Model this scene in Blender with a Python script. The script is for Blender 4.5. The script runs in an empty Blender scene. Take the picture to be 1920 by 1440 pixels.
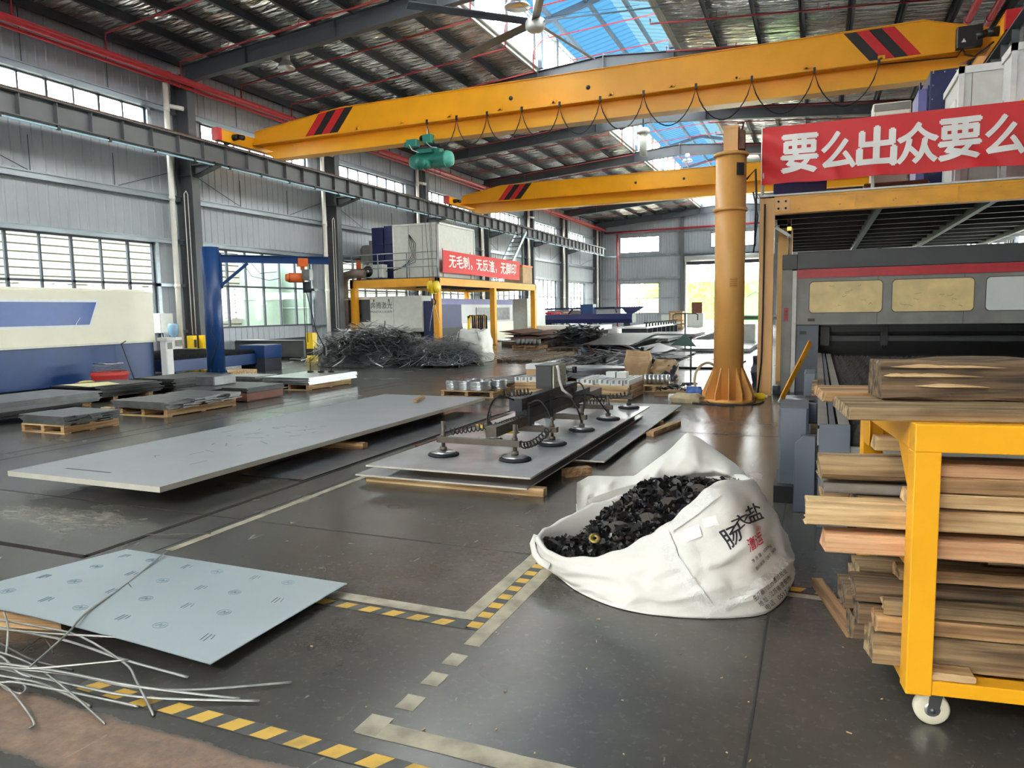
import bpy, bmesh, math, random
from math import pi, sin, cos, radians, hypot, atan2
from mathutils import Vector, Matrix, noise as mnoise
from mathutils.bvhtree import BVHTree

SC = bpy.context.scene
COL = SC.collection
RNG = random.Random(7)

# ------------------------------------------------------------------ camera, sky, exposure
F_PX, YAW, PITCH, ROLL, EYE = 1359.1, 0.398679, 0.100285, -0.0169616, 1.6
_r = Vector((cos(YAW), sin(YAW), 0)); _f = Vector((-sin(YAW), cos(YAW), 0)); _u = Vector((0, 0, 1))
_f2 = cos(PITCH) * _f - sin(PITCH) * _u
_u2 = cos(PITCH) * _u + sin(PITCH) * _f
CAM_R = cos(ROLL) * _r + sin(ROLL) * _u2
CAM_U = -sin(ROLL) * _r + cos(ROLL) * _u2
CAM_F = _f2
EYE_P = Vector((0, 0, EYE))
cam_data = bpy.data.cameras.new('camera')
cam_data.sensor_width = 36.0
cam_data.lens = F_PX / 1920 * 36.0
cam_data.clip_end = 600
cam = bpy.data.objects.new('camera', cam_data)
COL.objects.link(cam)
cam.matrix_world = Matrix(((CAM_R.x, CAM_U.x, -CAM_F.x, 0), (CAM_R.y, CAM_U.y, -CAM_F.y, 0), (CAM_R.z, CAM_U.z, -CAM_F.z, EYE), (0, 0, 0, 1)))
SC.camera = cam

world = bpy.data.worlds.new('world')
SC.world = world
world.use_nodes = True
_bg = world.node_tree.nodes['Background']
_bg.inputs['Color'].default_value = (1.0, 0.985, 0.955, 1)
_bg.inputs['Strength'].default_value = 17.0
SC.view_settings.view_transform = 'Standard'
SC.view_settings.look = 'None'
SC.view_settings.gamma = 1.0
SC.view_settings.exposure = 0.74
SC.view_settings.use_curve_mapping = False
cy = SC.cycles
cy.max_bounces = 7
cy.diffuse_bounces = 4
cy.glossy_bounces = 3
cy.transmission_bounces = 3
cy.transparent_max_bounces = 8
cy.sample_clamp_indirect = 6.0
cy.caustics_reflective = False
cy.caustics_refractive = False


def portal(name, loc, rot, sx, sy):
    """a sampling portal in an opening: it guides the sky light that comes through, it has no light of its own"""
    d = bpy.data.lights.new(name, 'AREA'); d.shape = 'RECTANGLE'; d.size = sx; d.size_y = sy
    d.cycles.is_portal = True
    o = bpy.data.objects.new(name, d); COL.objects.link(o); o.location = loc; o.rotation_euler = rot
    return o


portal('daylight_near_opening', (-2.1, -7.9, 1.2), (pi / 2, 0, pi), 3.4, 2.4)
portal('daylight_added_near_strip', (-7.0, -7.9, 8.15), (pi / 2, 0, pi), 18.0, 1.1)  # high strip added in the unseen near wall to light upper fronts
portal('daylight_far_door', (-7.6, 69.2, 2.9), (pi / 2, 0, 0), 7.2, 5.8)
portal('daylight_left_windows', (-20.1, 25, 2.6), (pi / 2, 0, pi / 2), 90.0, 2.9)
portal('daylight_left_strip', (-20.1, 25, 7.8), (pi / 2, 0, pi / 2), 90.0, 1.0)
portal('daylight_monitor_left', (-9.95, 30.5, 11.75), (pi / 2, 0, pi / 2), 78.0, 1.3)
portal('daylight_monitor_right', (-4.85, 30.5, 11.75), (pi / 2, 0, -pi / 2), 78.0, 1.3)
portal('daylight_right_windows', (5.25, 30, 2.6), (pi / 2, 0, -pi / 2), 76.0, 2.9)


# ------------------------------------------------------------------ geometry helpers
def at(px, py, z=0.0):
    """the world point on the level plane z along the sight line of the photograph's pixel"""
    d = CAM_F + CAM_R * ((px - 960) / F_PX) - CAM_U * ((py - 720) / F_PX)
    return EYE_P + d * ((z - EYE) / d.z)


def at_y(px, py, y):
    d = CAM_F + CAM_R * ((px - 960) / F_PX) - CAM_U * ((py - 720) / F_PX)
    return EYE_P + d * (y / d.y)


def at_x(px, py, x):
    d = CAM_F + CAM_R * ((px - 960) / F_PX) - CAM_U * ((py - 720) / F_PX)
    return EYE_P + d * (x / d.x)


def at_v(px, py, v):
    """point at the given distance straight ahead (level) of the eye"""
    d = CAM_F + CAM_R * ((px - 960) / F_PX) - CAM_U * ((py - 720) / F_PX)
    return EYE_P + d * (v / (d.x * -sin(YAW) + d.y * cos(YAW)))


class G:
    """collects faces of one mesh"""
    def __init__(s):
        s.v = []; s.f = []; s.m = []; s.sm = []

    def add(s, vs, fs, m=0, smooth=False):
        o = len(s.v)
        s.v.extend(tuple(p) for p in vs)
        for f in fs:
            s.f.append(tuple(o + i for i in f)); s.m.append(m); s.sm.append(smooth)
        return s

    def box(s, a, b, m=0):
        x0, x1 = sorted((a[0], b[0])); y0, y1 = sorted((a[1], b[1])); z0, z1 = sorted((a[2], b[2]))
        return s.add([(x0, y0, z0), (x1, y0, z0), (x1, y1, z0), (x0, y1, z0), (x0, y0, z1), (x1, y0, z1), (x1, y1, z1), (x0, y1, z1)],
                     [(0, 3, 2, 1), (4, 5, 6, 7), (0, 1, 5, 4), (1, 2, 6, 5), (2, 3, 7, 6), (3, 0, 4, 7)], m)

    def cbox(s, c, size, rz=0.0, m=0, ry=0.0, rx=0.0):
        """box centred on c"""
        R = Matrix.Rotation(rz, 3, 'Z') @ Matrix.Rotation(ry, 3, 'Y') @ Matrix.Rotation(rx, 3, 'X')
        c = Vector(c); hx, hy, hz = size[0] / 2, size[1] / 2, size[2] / 2
        vs = [c + R @ Vector((sx * hx, sy * hy, sz * hz)) for sz in (-1, 1) for sx, sy in ((-1, -1), (1, -1), (1, 1), (-1, 1))]
        return s.add(vs, [(0, 3, 2, 1), (4, 5, 6, 7), (0, 1, 5, 4), (1, 2, 6, 5), (2, 3, 7, 6), (3, 0, 4, 7)], m)

    def bar(s, p0, p1, w, h, m=0, up=(0, 0, 1)):
        """box-section bar from p0 to p1, w across, h along up"""
        p0 = Vector(p0); p1 = Vector(p1); d = (p1 - p0)
        if d.length < 1e-9: return s
        d.normalize(); up = Vector(up)
        sd = d.cross(up)
        if sd.length < 1e-4: sd = d.cross(Vector((1, 0, 0)))
        sd.normalize(); u = sd.cross(d)
        vs = [p + sd * (a * w / 2) + u * (b * h / 2) for p in (p0, p1) for a, b in ((-1, -1), (1, -1), (1, 1), (-1, 1))]
        return s.add(vs, [(0, 1, 2, 3), (7, 6, 5, 4), (0, 4, 5, 1), (1, 5, 6, 2), (2, 6, 7, 3), (3, 7, 4, 0)], m)

    def tube(s, pts, r, n=8, m=0, closed=False, flat=None):
        """round tube along pts; r number or list; flat=(a,b) makes an a x b strip section"""
        P = [Vector(p) for p in pts]; k = len(P)
        up = Vector((0, 0, 1)); vs = []; prev = None
        for i, p in enumerate(P):
            a = P[(i - 1) % k] if closed or i > 0 else P[i]
            b = P[(i + 1) % k] if closed or i < k - 1 else P[i]
            d = b - a
            d = d.normalized() if d.length > 1e-9 else Vector((1, 0, 0))
            if prev is None:
                e = d.cross(up)
                if e.length < 1e-3: e = d.cross(Vector((1, 0, 0)))
            else:
                e = prev - d * prev.dot(d)
                if e.length < 1e-6: e = d.cross(up)
            e.normalize(); prev = e; g = e.cross(d)
            rr = r[i] if isinstance(r, (list, tuple)) else r
            for j in range(n):
                t = 2 * pi * j / n
                if flat: vs.append(p + e * (cos(t) * flat[0]) + g * (sin(t) * flat[1]))
                else: vs.append(p + e * (cos(t) * rr) + g * (sin(t) * rr))
        fs = []
        for i in range(k if closed else k - 1):
            i2 = (i + 1) % k
            for j in range(n):
                j2 = (j + 1) % n
                fs.append((i * n + j, i * n + j2, i2 * n + j2, i2 * n + j))
        if not closed:
            fs.append(tuple(reversed(range(n)))); fs.append(tuple((k - 1) * n + j for j in range(n)))
        return s.add(vs, fs, m, n > 5)

    def cyl(s, p0, p1, r0, r1=None, n=20, m=0):
        return s.tube([p0, p1], [r0, r0 if r1 is None else r1], n, m)

    def prism(s, poly, axis, a, b, m=0):
        """extrude a 2-D outline along an axis: x:(y,z) y:(x,z) z:(x,y)"""
        def P(q, t):
            return (t, q[0], q[1]) if axis == 'x' else (q[0], t, q[1]) if axis == 'y' else (q[0], q[1], t)
        n = len(poly)
        vs = [P(q, a) for q in poly] + [P(q, b) for q in poly]
        fs = [tuple(range(n)), tuple(reversed(range(n, 2 * n)))] + [(i, n + i, n + (i + 1) % n, (i + 1) % n) for i in range(n)]
        return s.add(vs, fs, m)

    def quad(s, a, b, c, d, m=0):
        return s.add([a, b, c, d], [(0, 1, 2, 3)], m)

    def grid(s, fn, nu, nv, m=0, smooth=True, cu=False):
        vs = [fn(i / nu, j / nv) for j in range(nv + 1) for i in range(nu + (0 if cu else 1))]
        w = nu if cu else nu + 1
        fs = [(j * w + i, j * w + (i + 1) % w, (j + 1) * w + (i + 1) % w, (j + 1) * w + i) for j in range(nv) for i in range(nu)]
        return s.add(vs, fs, m, smooth)

    def lathe(s, prof, c=(0, 0, 0), n=24, m=0, axis='z'):
        vs = []
        for r, z in prof:
            for j in range(n):
                t = 2 * pi * j / n; a, b = r * cos(t), r * sin(t)
                q = (a, b, z) if axis == 'z' else (z, a, b) if axis == 'x' else (a, z, b)
                vs.append((c[0] + q[0], c[1] + q[1], c[2] + q[2]))
        k = len(prof)
        fs = [(i * n + j, i * n + (j + 1) % n, (i + 1) * n + (j + 1) % n, (i + 1) * n + j) for i in range(k - 1) for j in range(n)]
        if prof[0] != prof[-1]: fs += [tuple(reversed(range(n))), tuple((k - 1) * n + j for j in range(n))]
        return s.add(vs, fs, m, True)

    def bevelbox(s, a, b, r=.02, m=0):
        """box with chamfered vertical edges"""
        x0, x1 = sorted((a[0], b[0])); y0, y1 = sorted((a[1], b[1]))
        return s.prism([(x0 + r, y0), (x1 - r, y0), (x1, y0 + r), (x1, y1 - r), (x1 - r, y1), (x0 + r, y1), (x0, y1 - r), (x0, y0 + r)], 'z', a[2], b[2], m)


def mesh_of(name, g, mats):
    me = bpy.data.meshes.new(name)
    me.from_pydata(g.v, [], g.f)
    for mm in (mats if isinstance(mats, (list, tuple)) else [mats]):
        me.materials.append(mm)
    me.polygons.foreach_set('material_index', g.m)
    me.polygons.foreach_set('use_smooth', g.sm)
    me.update()
    return me


def build(name, g, mats, parent=None, bevel=0.0, kind=None, label=None, origin=None):
    """link ONE mesh object. World coordinates: without a parent the origin goes to the base centre"""
    if parent is None and origin is None:
        xs = [p[0] for p in g.v]; ys = [p[1] for p in g.v]; zs = [p[2] for p in g.v]
        origin = ((min(xs) + max(xs)) / 2, (min(ys) + max(ys)) / 2, min(zs))
    if parent is None:
        g.v = [(p[0] - origin[0], p[1] - origin[1], p[2] - origin[2]) for p in g.v]
    o = bpy.data.objects.new(name, mesh_of(name, g, mats))
    COL.objects.link(o)
    if parent is None:
        o.location = origin
    else:
        o.parent = parent
        o.matrix_parent_inverse = PINV.get(parent.name, Matrix.Identity(4))
        PINV[o.name] = Matrix.Identity(4)
    if bevel:
        b = o.modifiers.new('edge', 'BEVEL'); b.width = bevel; b.segments = 2; b.limit_method = 'ANGLE'; b.angle_limit = radians(40)
    if kind: o['kind'] = kind
    if label: o['label'] = label
    return o


PINV = {}


def thing(name, label, cat, loc=(0, 0, 0), group=None, local=False):
    """an Empty at the base of a thing; parts keep world coordinates unless local"""
    o = bpy.data.objects.new(name, None); COL.objects.link(o)
    o.location = loc; o.empty_display_size = .1
    PINV[o.name] = Matrix.Identity(4) if local else Matrix.Translation(Vector(loc)).inverted()
    o['label'] = label; o['category'] = cat
    if group: o['group'] = group
    return o


def tag(o, label, cat, group=None, kind=None):
    o['label'] = label; o['category'] = cat
    if group: o['group'] = group
    if kind: o['kind'] = kind
    return o


def dup(root, loc, rz=None, label=None, group=None):
    r = root.copy(); COL.objects.link(r); r.location = loc
    if rz is not None: r.rotation_euler = (0, 0, rz)
    if label: r['label'] = label
    if group: r['group'] = group
    for ch in list(root.children):
        c = ch.copy(); COL.objects.link(c); c.parent = r
        c.matrix_parent_inverse = Matrix.Identity(4)
        for g2 in list(ch.children):
            d = g2.copy(); COL.objects.link(d); d.parent = c
    return r


def structure(name, g, mats, bevel=0.0):
    return build(name, g, mats, kind='structure', bevel=bevel)


# ------------------------------------------------------------------ materials
def rgb(h):
    """sRGB 0-255 to linear"""
    return tuple((c / 255 / 12.92) if c / 255 <= .04045 else ((c / 255 + .055) / 1.055) ** 2.4 for c in h) + (1.0,)


def mat(name, c, rough=.5, metal=0.0, var=.12, scale=6.0, bump=0.0, bscale=40.0, c2=None, stretch=(1, 1, 1), spec=.5, rvar=0.0, thr=(.35, .68), detail=4.0):
    m = bpy.data.materials.new(name); m.use_nodes = True
    nt = m.node_tree; N = nt.nodes; L = nt.links
    b = N['Principled BSDF']
    c = rgb(c)
    b.inputs['Metallic'].default_value = metal
    b.inputs['Roughness'].default_value = rough
    b.inputs['Specular IOR Level'].default_value = spec
    tc = N.new('ShaderNodeTexCoord'); mp = N.new('ShaderNodeMapping')
    mp.inputs['Scale'].default_value = stretch
    L.new(tc.outputs['Object'], mp.inputs['Vector'])
    if var or c2:
        no = N.new('ShaderNodeTexNoise'); no.inputs['Scale'].default_value = scale; no.inputs['Detail'].default_value = detail
        L.new(mp.outputs['Vector'], no.inputs['Vector'])
        ra = N.new('ShaderNodeValToRGB')
        ra.color_ramp.elements[0].position = thr[0]; ra.color_ramp.elements[1].position = thr[1]
        if c2:
            ra.color_ramp.elements[0].color = c; ra.color_ramp.elements[1].color = rgb(c2)
        else:
            ra.color_ramp.elements[0].color = tuple(min(1, k * (1 - var)) for k in c[:3]) + (1,)
            ra.color_ramp.elements[1].color = tuple(min(1, k * (1 + var)) for k in c[:3]) + (1,)
        L.new(no.outputs['Fac'], ra.inputs['Fac']); L.new(ra.outputs['Color'], b.inputs['Base Color'])
        if rvar:
            mr = N.new('ShaderNodeMapRange'); mr.inputs['To Min'].default_value = rough - rvar; mr.inputs['To Max'].default_value = rough + rvar
            L.new(no.outputs['Fac'], mr.inputs['Value']); L.new(mr.outputs['Result'], b.inputs['Roughness'])
    else:
        b.inputs['Base Color'].default_value = c
    if bump:
        n2 = N.new('ShaderNodeTexNoise'); n2.inputs['Scale'].default_value = bscale; n2.inputs['Detail'].default_value = 3
        L.new(mp.outputs['Vector'], n2.inputs['Vector'])
        bu = N.new('ShaderNodeBump'); bu.inputs['Strength'].default_value = bump; bu.inputs['Distance'].default_value = .02
        L.new(n2.outputs['Fac'], bu.inputs['Height']); L.new(bu.outputs['Normal'], b.inputs['Normal'])
    return m


def wood(name, ca, cb, axis=0, dirt=.25):
    """sawn timber, grain along a local axis"""
    st = [34, 34, 34]; st[axis] = 1.6
    m = mat(name, ca, .75, var=0, c2=cb, scale=.8, stretch=tuple(st), bump=.5, bscale=1.2, thr=(.38, .62), detail=8)
    nt = m.node_tree; N = nt.nodes; L = nt.links; b = N['Principled BSDF']
    src = b.inputs['Base Color'].links[0].from_socket
    n3 = N.new('ShaderNodeTexNoise'); n3.inputs['Scale'].default_value = 3.0; n3.inputs['Detail'].default_value = 5
    tc = N.new('ShaderNodeTexCoord'); L.new(tc.outputs['Object'], n3.inputs['Vector'])
    r = N.new('ShaderNodeValToRGB'); r.color_ramp.elements[0].position = .45; r.color_ramp.elements[1].position = .75
    r.color_ramp.elements[0].color = (1, 1, 1, 1); k = 1 - dirt; r.color_ramp.elements[1].color = (k, k * .95, k * .9, 1)
    L.new(n3.outputs['Fac'], r.inputs['Fac'])
    mx = N.new('ShaderNodeMix'); mx.data_type = 'RGBA'; mx.blend_type = 'MULTIPLY'; mx.inputs['Factor'].default_value = 1
    L.new(src, mx.inputs['A']); L.new(r.outputs['Color'], mx.inputs['B']); L.new(mx.outputs['Result'], b.inputs['Base Color'])
    return m


def chipped(name, c, under, rough=.4, amount=.62, scale=9.0, stretch=(1, 1, 1), metal=0.0, var=.08):
    """paint with chips and grime down to another colour"""
    m = mat(name, c, rough, metal, var=var, scale=2.2, stretch=stretch)
    nt = m.node_tree; N = nt.nodes; L = nt.links; b = N['Principled BSDF']
    src = b.inputs['Base Color'].links[0].from_socket
    n3 = N.new('ShaderNodeTexNoise'); n3.inputs['Scale'].default_value = scale; n3.inputs['Detail'].default_value = 8; n3.inputs['Roughness'].default_value = .7
    tc = N.new('ShaderNodeTexCoord'); mp = N.new('ShaderNodeMapping'); mp.inputs['Scale'].default_value = stretch
    L.new(tc.outputs['Object'], mp.inputs['Vector']); L.new(mp.outputs['Vector'], n3.inputs['Vector'])
    r = N.new('ShaderNodeValToRGB'); r.color_ramp.elements[0].position = amount; r.color_ramp.elements[1].position = amount + .03
    L.new(n3.outputs['Fac'], r.inputs['Fac'])
    mx = N.new('ShaderNodeMix'); mx.data_type = 'RGBA'
    L.new(r.outputs['Color'], mx.inputs['Factor']); L.new(src, mx.inputs['A']); mx.inputs['B'].default_value = rgb(under)
    L.new(mx.outputs['Result'], b.inputs['Base Color'])
    return m


def glass_mat(name, tint=(.93, .97, .96), refl=.12):
    m = bpy.data.materials.new(name); m.use_nodes = True
    nt = m.node_tree; N = nt.nodes; L = nt.links
    N.remove(N['Principled BSDF'])
    t = N.new('ShaderNodeBsdfTransparent'); t.inputs['Color'].default_value = tint + (1,)
    g = N.new('ShaderNodeBsdfGlossy'); g.inputs['Roughness'].default_value = .03
    f = N.new('ShaderNodeLayerWeight'); f.inputs['Blend'].default_value = .5
    pw = N.new('ShaderNodeMath'); pw.operation = 'POWER'; pw.inputs[1].default_value = 5; L.new(f.outputs['Facing'], pw.inputs[0])
    ml = N.new('ShaderNodeMath'); ml.operation = 'MULTIPLY_ADD'; ml.inputs[1].default_value = .45; ml.inputs[2].default_value = .03; L.new(pw.outputs[0], ml.inputs[0])
    x = N.new('ShaderNodeMixShader')
    L.new(ml.outputs[0], x.inputs['Fac']); L.new(t.outputs['BSDF'], x.inputs[1]); L.new(g.outputs['BSDF'], x.inputs[2])
    L.new(x.outputs['Shader'], N['Material Output'].inputs['Surface'])
    return m


def sheet_translucent(name, c, trans=.7):
    m = bpy.data.materials.new(name); m.use_nodes = True
    nt = m.node_tree; N = nt.nodes; L = nt.links
    b = N['Principled BSDF']; b.inputs['Base Color'].default_value = c + (1,); b.inputs['Roughness'].default_value = .4
    t = N.new('ShaderNodeBsdfTranslucent'); t.inputs['Color'].default_value = c + (1,)
    x = N.new('ShaderNodeMixShader'); x.inputs['Fac'].default_value = trans
    L.new(b.outputs['BSDF'], x.inputs[1]); L.new(t.outputs['BSDF'], x.inputs[2])
    L.new(x.outputs['Shader'], N['Material Output'].inputs['Surface'])
    return m


def emit(name, c, s):
    m = bpy.data.materials.new(name); m.use_nodes = True
    b = m.node_tree.nodes['Principled BSDF']; b.inputs['Base Color'].default_value = c + (1,)
    b.inputs['Emission Color'].default_value = c + (1,); b.inputs['Emission Strength'].default_value = s
    return m


M = {}
M['steel_grey'] = mat('steel_grey', (92, 95, 98), .55, var=.1, scale=1.5)
M['rafter'] = mat('rafter', (74, 78, 84), .5, var=.08, scale=1.2)
M['steel_dark'] = mat('steel_dark', (52, 57, 66), .55, var=.12, scale=1.5)
M['beam_grey'] = mat('beam_grey', (100, 102, 104), .5, var=.08, scale=1.2)
M['wall_sheet'] = mat('wall_sheet', (160, 165, 171), .45, var=.06, scale=.7, metal=.15)
M['girt'] = mat('girt', (150, 160, 168), .32, metal=.75, var=.15, scale=3, stretch=(1, .2, 1))
M['frame_dark'] = mat('frame_dark', (62, 68, 78), .45, var=.05)
M['pipe_red'] = mat('pipe_red', (170, 42, 49), .35, var=.1, scale=3)
M['pipe_dull'] = mat('pipe_dull', (150, 40, 48), .4, var=.1, scale=3)
M['pipe_white'] = mat('pipe_white', (222, 219, 210), .4, var=.06, scale=2)
M['crane_yellow'] = mat('crane_yellow', (238, 165, 22), .38, var=.05, scale=1.2)
M['deep_yellow'] = chipped('deep_yellow', (226, 158, 34), (96, 62, 30), .45, .66, 7)
M['cart_yellow'] = chipped('cart_yellow', (250, 180, 30), (150, 120, 60), .38, .73, 16, var=.04)
M['black_paint'] = mat('black_paint', (26, 26, 28), .45, var=.1)
M['rubber'] = mat('rubber', (22, 22, 23), .75, var=.2, scale=20)
M['stripe_red'] = mat('stripe_red', (204, 38, 44), .4, var=.05)
M['stripe_black'] = mat('stripe_black', (28, 26, 28), .45, var=.05)
M['bright_steel'] = mat('bright_steel', (196, 198, 200), .28, metal=.9, var=.08, scale=3)
M['mid_steel'] = mat('mid_steel', (120, 121, 122), .38, metal=.7, var=.18, scale=5)
M['dark_steel'] = mat('dark_steel', (58, 58, 60), .42, metal=.55, var=.3, scale=6)
M['rusty'] = mat('rusty', (112, 74, 52), .75, var=0, c2=(66, 52, 46), scale=9, bump=.2)
M['teal'] = mat('teal', (40, 124, 108), .4, var=.08)
M['teal_light'] = mat('teal_light', (96, 190, 168), .4, var=.06)
M['navy'] = mat('navy', (36, 42, 88), .4, var=.08)
M['press_blue'] = chipped('press_blue', (24, 60, 112), (190, 196, 202), .38, .76, 7)
M['press_panel_blue'] = mat('press_panel_blue', (36, 80, 152), .3, var=.06)
M['cream'] = mat('cream', (228, 224, 204), .4, var=.04, scale=1.5)
M['white_paint'] = mat('white_paint', (228, 229, 226), .4, var=.04)
M['off_white'] = mat('off_white', (206, 208, 202), .45, var=.05)
M['machine_grey'] = mat('machine_grey', (128, 128, 122), .45, var=.14, scale=2.5, bump=.05)
M['machine_dark'] = mat('machine_dark', (62, 64, 66), .45, var=.1, scale=2)
M['machine_slate'] = mat('machine_slate', (86, 94, 104), .42, var=.12, scale=2.5)
M['machine_red'] = mat('machine_red', (178, 40, 50), .42, var=.08)
M['lilac'] = mat('lilac', (112, 112, 168), .4, var=.06)
M['orange'] = mat('orange', (222, 104, 44), .45, var=.1)
M['wood_pale'] = wood('wood_pale', (228, 198, 148), (176, 140, 96))
M['wood_mid'] = wood('wood_mid', (194, 156, 108), (118, 88, 60))
M['wood_dark'] = wood('wood_dark', (128, 104, 76), (54, 44, 34), dirt=.4)
M['wood_grey'] = wood('wood_grey', (176, 150, 110), (98, 80, 58), dirt=.35)
M['wood_pink'] = wood('wood_pink', (226, 182, 138), (196, 146, 106), dirt=.12)
M['wood_pale_y'] = wood('wood_pale_y', (206, 170, 122), (160, 122, 84), axis=1)
M['wood_mid_y'] = wood('wood_mid_y', (170, 132, 92), (112, 84, 58), axis=1)
M['cardboard'] = mat('cardboard', (190, 158, 118), .8, var=.1, scale=4, bump=.1)
M['plate_matt'] = mat('plate_matt', (182, 183, 184), .42, metal=.08, var=.04, scale=2)
M['edge_pale'] = mat('edge_pale', (206, 204, 190), .45, metal=.2, var=.05)
M['glass'] = glass_mat('glass')
M['yellow_bright'] = mat('yellow_bright', (244, 204, 28), .4, var=.05)
M['red_drum'] = chipped('red_drum', (196, 60, 58), (110, 60, 50), .45, .7, 8)
M['banner_red'] = mat('banner_red', (216, 48, 52), .55, var=.04, scale=2)
M['text_white'] = mat('text_white', (242, 240, 236), .5, var=.02)
M['text_black'] = mat('text_black', (44, 44, 46), .6, var=.05)
M['text_red'] = mat('text_red', (216, 64, 84), .6, var=.05)
M['cable'] = mat('cable', (24, 24, 26), .55, var=.1)
M['bag_white'] = mat('bag_white', (222, 221, 213), .55, var=.05, scale=2.5, bump=.25, bscale=300)
M['green_leaf'] = mat('green_leaf', (104, 150, 52), .6, var=.4, scale=2)
M['concrete'] = mat('concrete', (170, 168, 160), .8, var=.08, scale=.5)
# ------------------------------------------------------------------ floor
def floor_material():
    m = bpy.data.materials.new('polished_concrete'); m.use_nodes = True
    nt = m.node_tree; N = nt.nodes; L = nt.links; b = N['Principled BSDF']
    tc = N.new('ShaderNodeTexCoord')

    def noise(scale, detail=5, rough=.6, st=(1, 1, 1)):
        mp = N.new('ShaderNodeMapping'); mp.inputs['Scale'].default_value = st; L.new(tc.outputs['Object'], mp.inputs['Vector'])
        n = N.new('ShaderNodeTexNoise'); n.inputs['Scale'].default_value = scale; n.inputs['Detail'].default_value = detail; n.inputs['Roughness'].default_value = rough
        L.new(mp.outputs['Vector'], n.inputs['Vector']); return n.outputs['Fac']

    def ramp(src, p0, c0, p1, c1):
        r = N.new('ShaderNodeValToRGB'); e = r.color_ramp.elements
        e[0].position = p0; e[1].position = p1; e[0].color = c0; e[1].color = c1
        L.new(src, r.inputs['Fac']); return r.outputs['Color']

    def mix(f, a, bb):
        x = N.new('ShaderNodeMix'); x.data_type = 'RGBA'
        if isinstance(f, float): x.inputs['Factor'].default_value = f
        else: L.new(f, x.inputs['Factor'])
        for k, s in (('A', a), ('B', bb)):
            if isinstance(s, tuple): x.inputs[k].default_value = s
            else: L.new(s, x.inputs[k])
        return x.outputs['Result']

    def math_(op, a, bb=None, clamp=False):
        x = N.new('ShaderNodeMath'); x.operation = op; x.use_clamp = clamp
        for i, s in enumerate((a, bb)):
            if s is None: continue
            if isinstance(s, (int, float)): x.inputs[i].default_value = s
            else: L.new(s, x.inputs[i])
        return x.outputs[0]
    sep = N.new('ShaderNodeSeparateXYZ'); L.new(tc.outputs['Object'], sep.inputs['Vector'])
    X, Y = sep.outputs['X'], sep.outputs['Y']

    def band(src, lo, hi, soft, wob):
        """1 inside lo..hi along src with a wobbling edge"""
        s = math_('ADD', src, math_('MULTIPLY', math_('SUBTRACT', wob, .5), soft * 3))
        a = math_('MULTIPLY', math_('SUBTRACT', s, lo), 1 / soft, True)
        c = math_('MULTIPLY', math_('SUBTRACT', hi, s), 1 / soft, True)
        return math_('MULTIPLY', a, c)
    base = ramp(noise(.55, 6, .65), .3, rgb((58, 57, 54)), .72, rgb((88, 86, 80)))
    base = mix(ramp(noise(1.3, 5, .7), .52, (0, 0, 0, 1), .72, (.35, .35, .35, 1)), base, rgb((98, 84, 72)))
    fine = noise(26, 4, .7)
    base = mix(ramp(fine, .56, (0, 0, 0, 1), .78, (.3, .3, .3, 1)), base, rgb((140, 136, 128)))
    wob = noise(3.5, 5, .7)
    # bare brownish screed strip worn through the paint near the camera
    strip = math_('MULTIPLY', band(Y, 1.60, 1.93, .03, wob), math_('MULTIPLY', math_('SUBTRACT', -1.05, X), 8.0, True))
    strip = math_('MULTIPLY', strip, ramp(noise(9, 6, .75), .30, (.35, .35, .35, 1), .55, (1, 1, 1, 1)))
    base = mix(strip, base, ramp(noise(14, 5, .7), .35, rgb((120, 92, 72)), .7, rgb((158, 128, 104))))
    # pale line of paint at the left edge
    base = mix(math_('MULTIPLY', band(Y, 1.30, 1.37, .02, wob), .7), base, rgb((178, 172, 160)))
    # scuffed pale patch left of the floor groove
    sc = math_('MULTIPLY', band(X, -6.6, -4.75, .5, wob), band(Y, 3.5, 4.3, .4, wob))
    sc = math_('MULTIPLY', sc, ramp(noise(5.0, 8, .8, (1, 2.2, 1)), .42, (0, 0, 0, 1), .62, (.8, .8, .8, 1)))
    base = mix(sc, base, rgb((172, 166, 152)))
    # scratches
    for rz, sc_, st in ((.5, 1.1, (1, .35, 1)), (-.9, 1.6, (1, .25, 1)), (1.9, 2.3, (1, .4, 1))):
        mp = N.new('ShaderNodeMapping'); mp.inputs['Rotation'].default_value = (0, 0, rz); mp.inputs['Scale'].default_value = st; L.new(tc.outputs['Object'], mp.inputs['Vector'])
        vo = N.new('ShaderNodeTexVoronoi'); vo.feature = 'DISTANCE_TO_EDGE'; vo.inputs['Scale'].default_value = sc_; vo.inputs['Randomness'].default_value = 1
        L.new(mp.outputs['Vector'], vo.inputs['Vector'])
        line = math_('LESS_THAN', vo.outputs['Distance'], .004)
        keep = ramp(noise(1.7 + sc_, 5, .7), .60, (0, 0, 0, 1), .66, (.42, .42, .42, 1))
        base = mix(math_('MULTIPLY', line, keep), base, rgb((176, 172, 162)))
    flecks = ramp(noise(70, 2, .5), .74, (0, 0, 0, 1), .76, (.7, .7, .7, 1))
    base = mix(math_('MULTIPLY', flecks, ramp(noise(1.9, 4, .7), .5, (0, 0, 0, 1), .62, (1, 1, 1, 1))), base, rgb((170, 166, 156)))
    L.new(base, b.inputs['Base Color'])
    rr = math_('ADD', math_('ADD', math_('MULTIPLY', noise(1.3, 3, .5), .16), .17), math_('MULTIPLY', strip, .3))
    L.new(rr, b.inputs['Roughness'])
    b.inputs['Specular IOR Level'].default_value = .6
    bu = N.new('ShaderNodeBump'); bu.inputs['Strength'].default_value = .13; bu.inputs['Distance'].default_value = .012
    L.new(noise(4.5, 6, .65), bu.inputs['Height']); L.new(bu.outputs['Normal'], b.inputs['Normal'])
    return m


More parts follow.
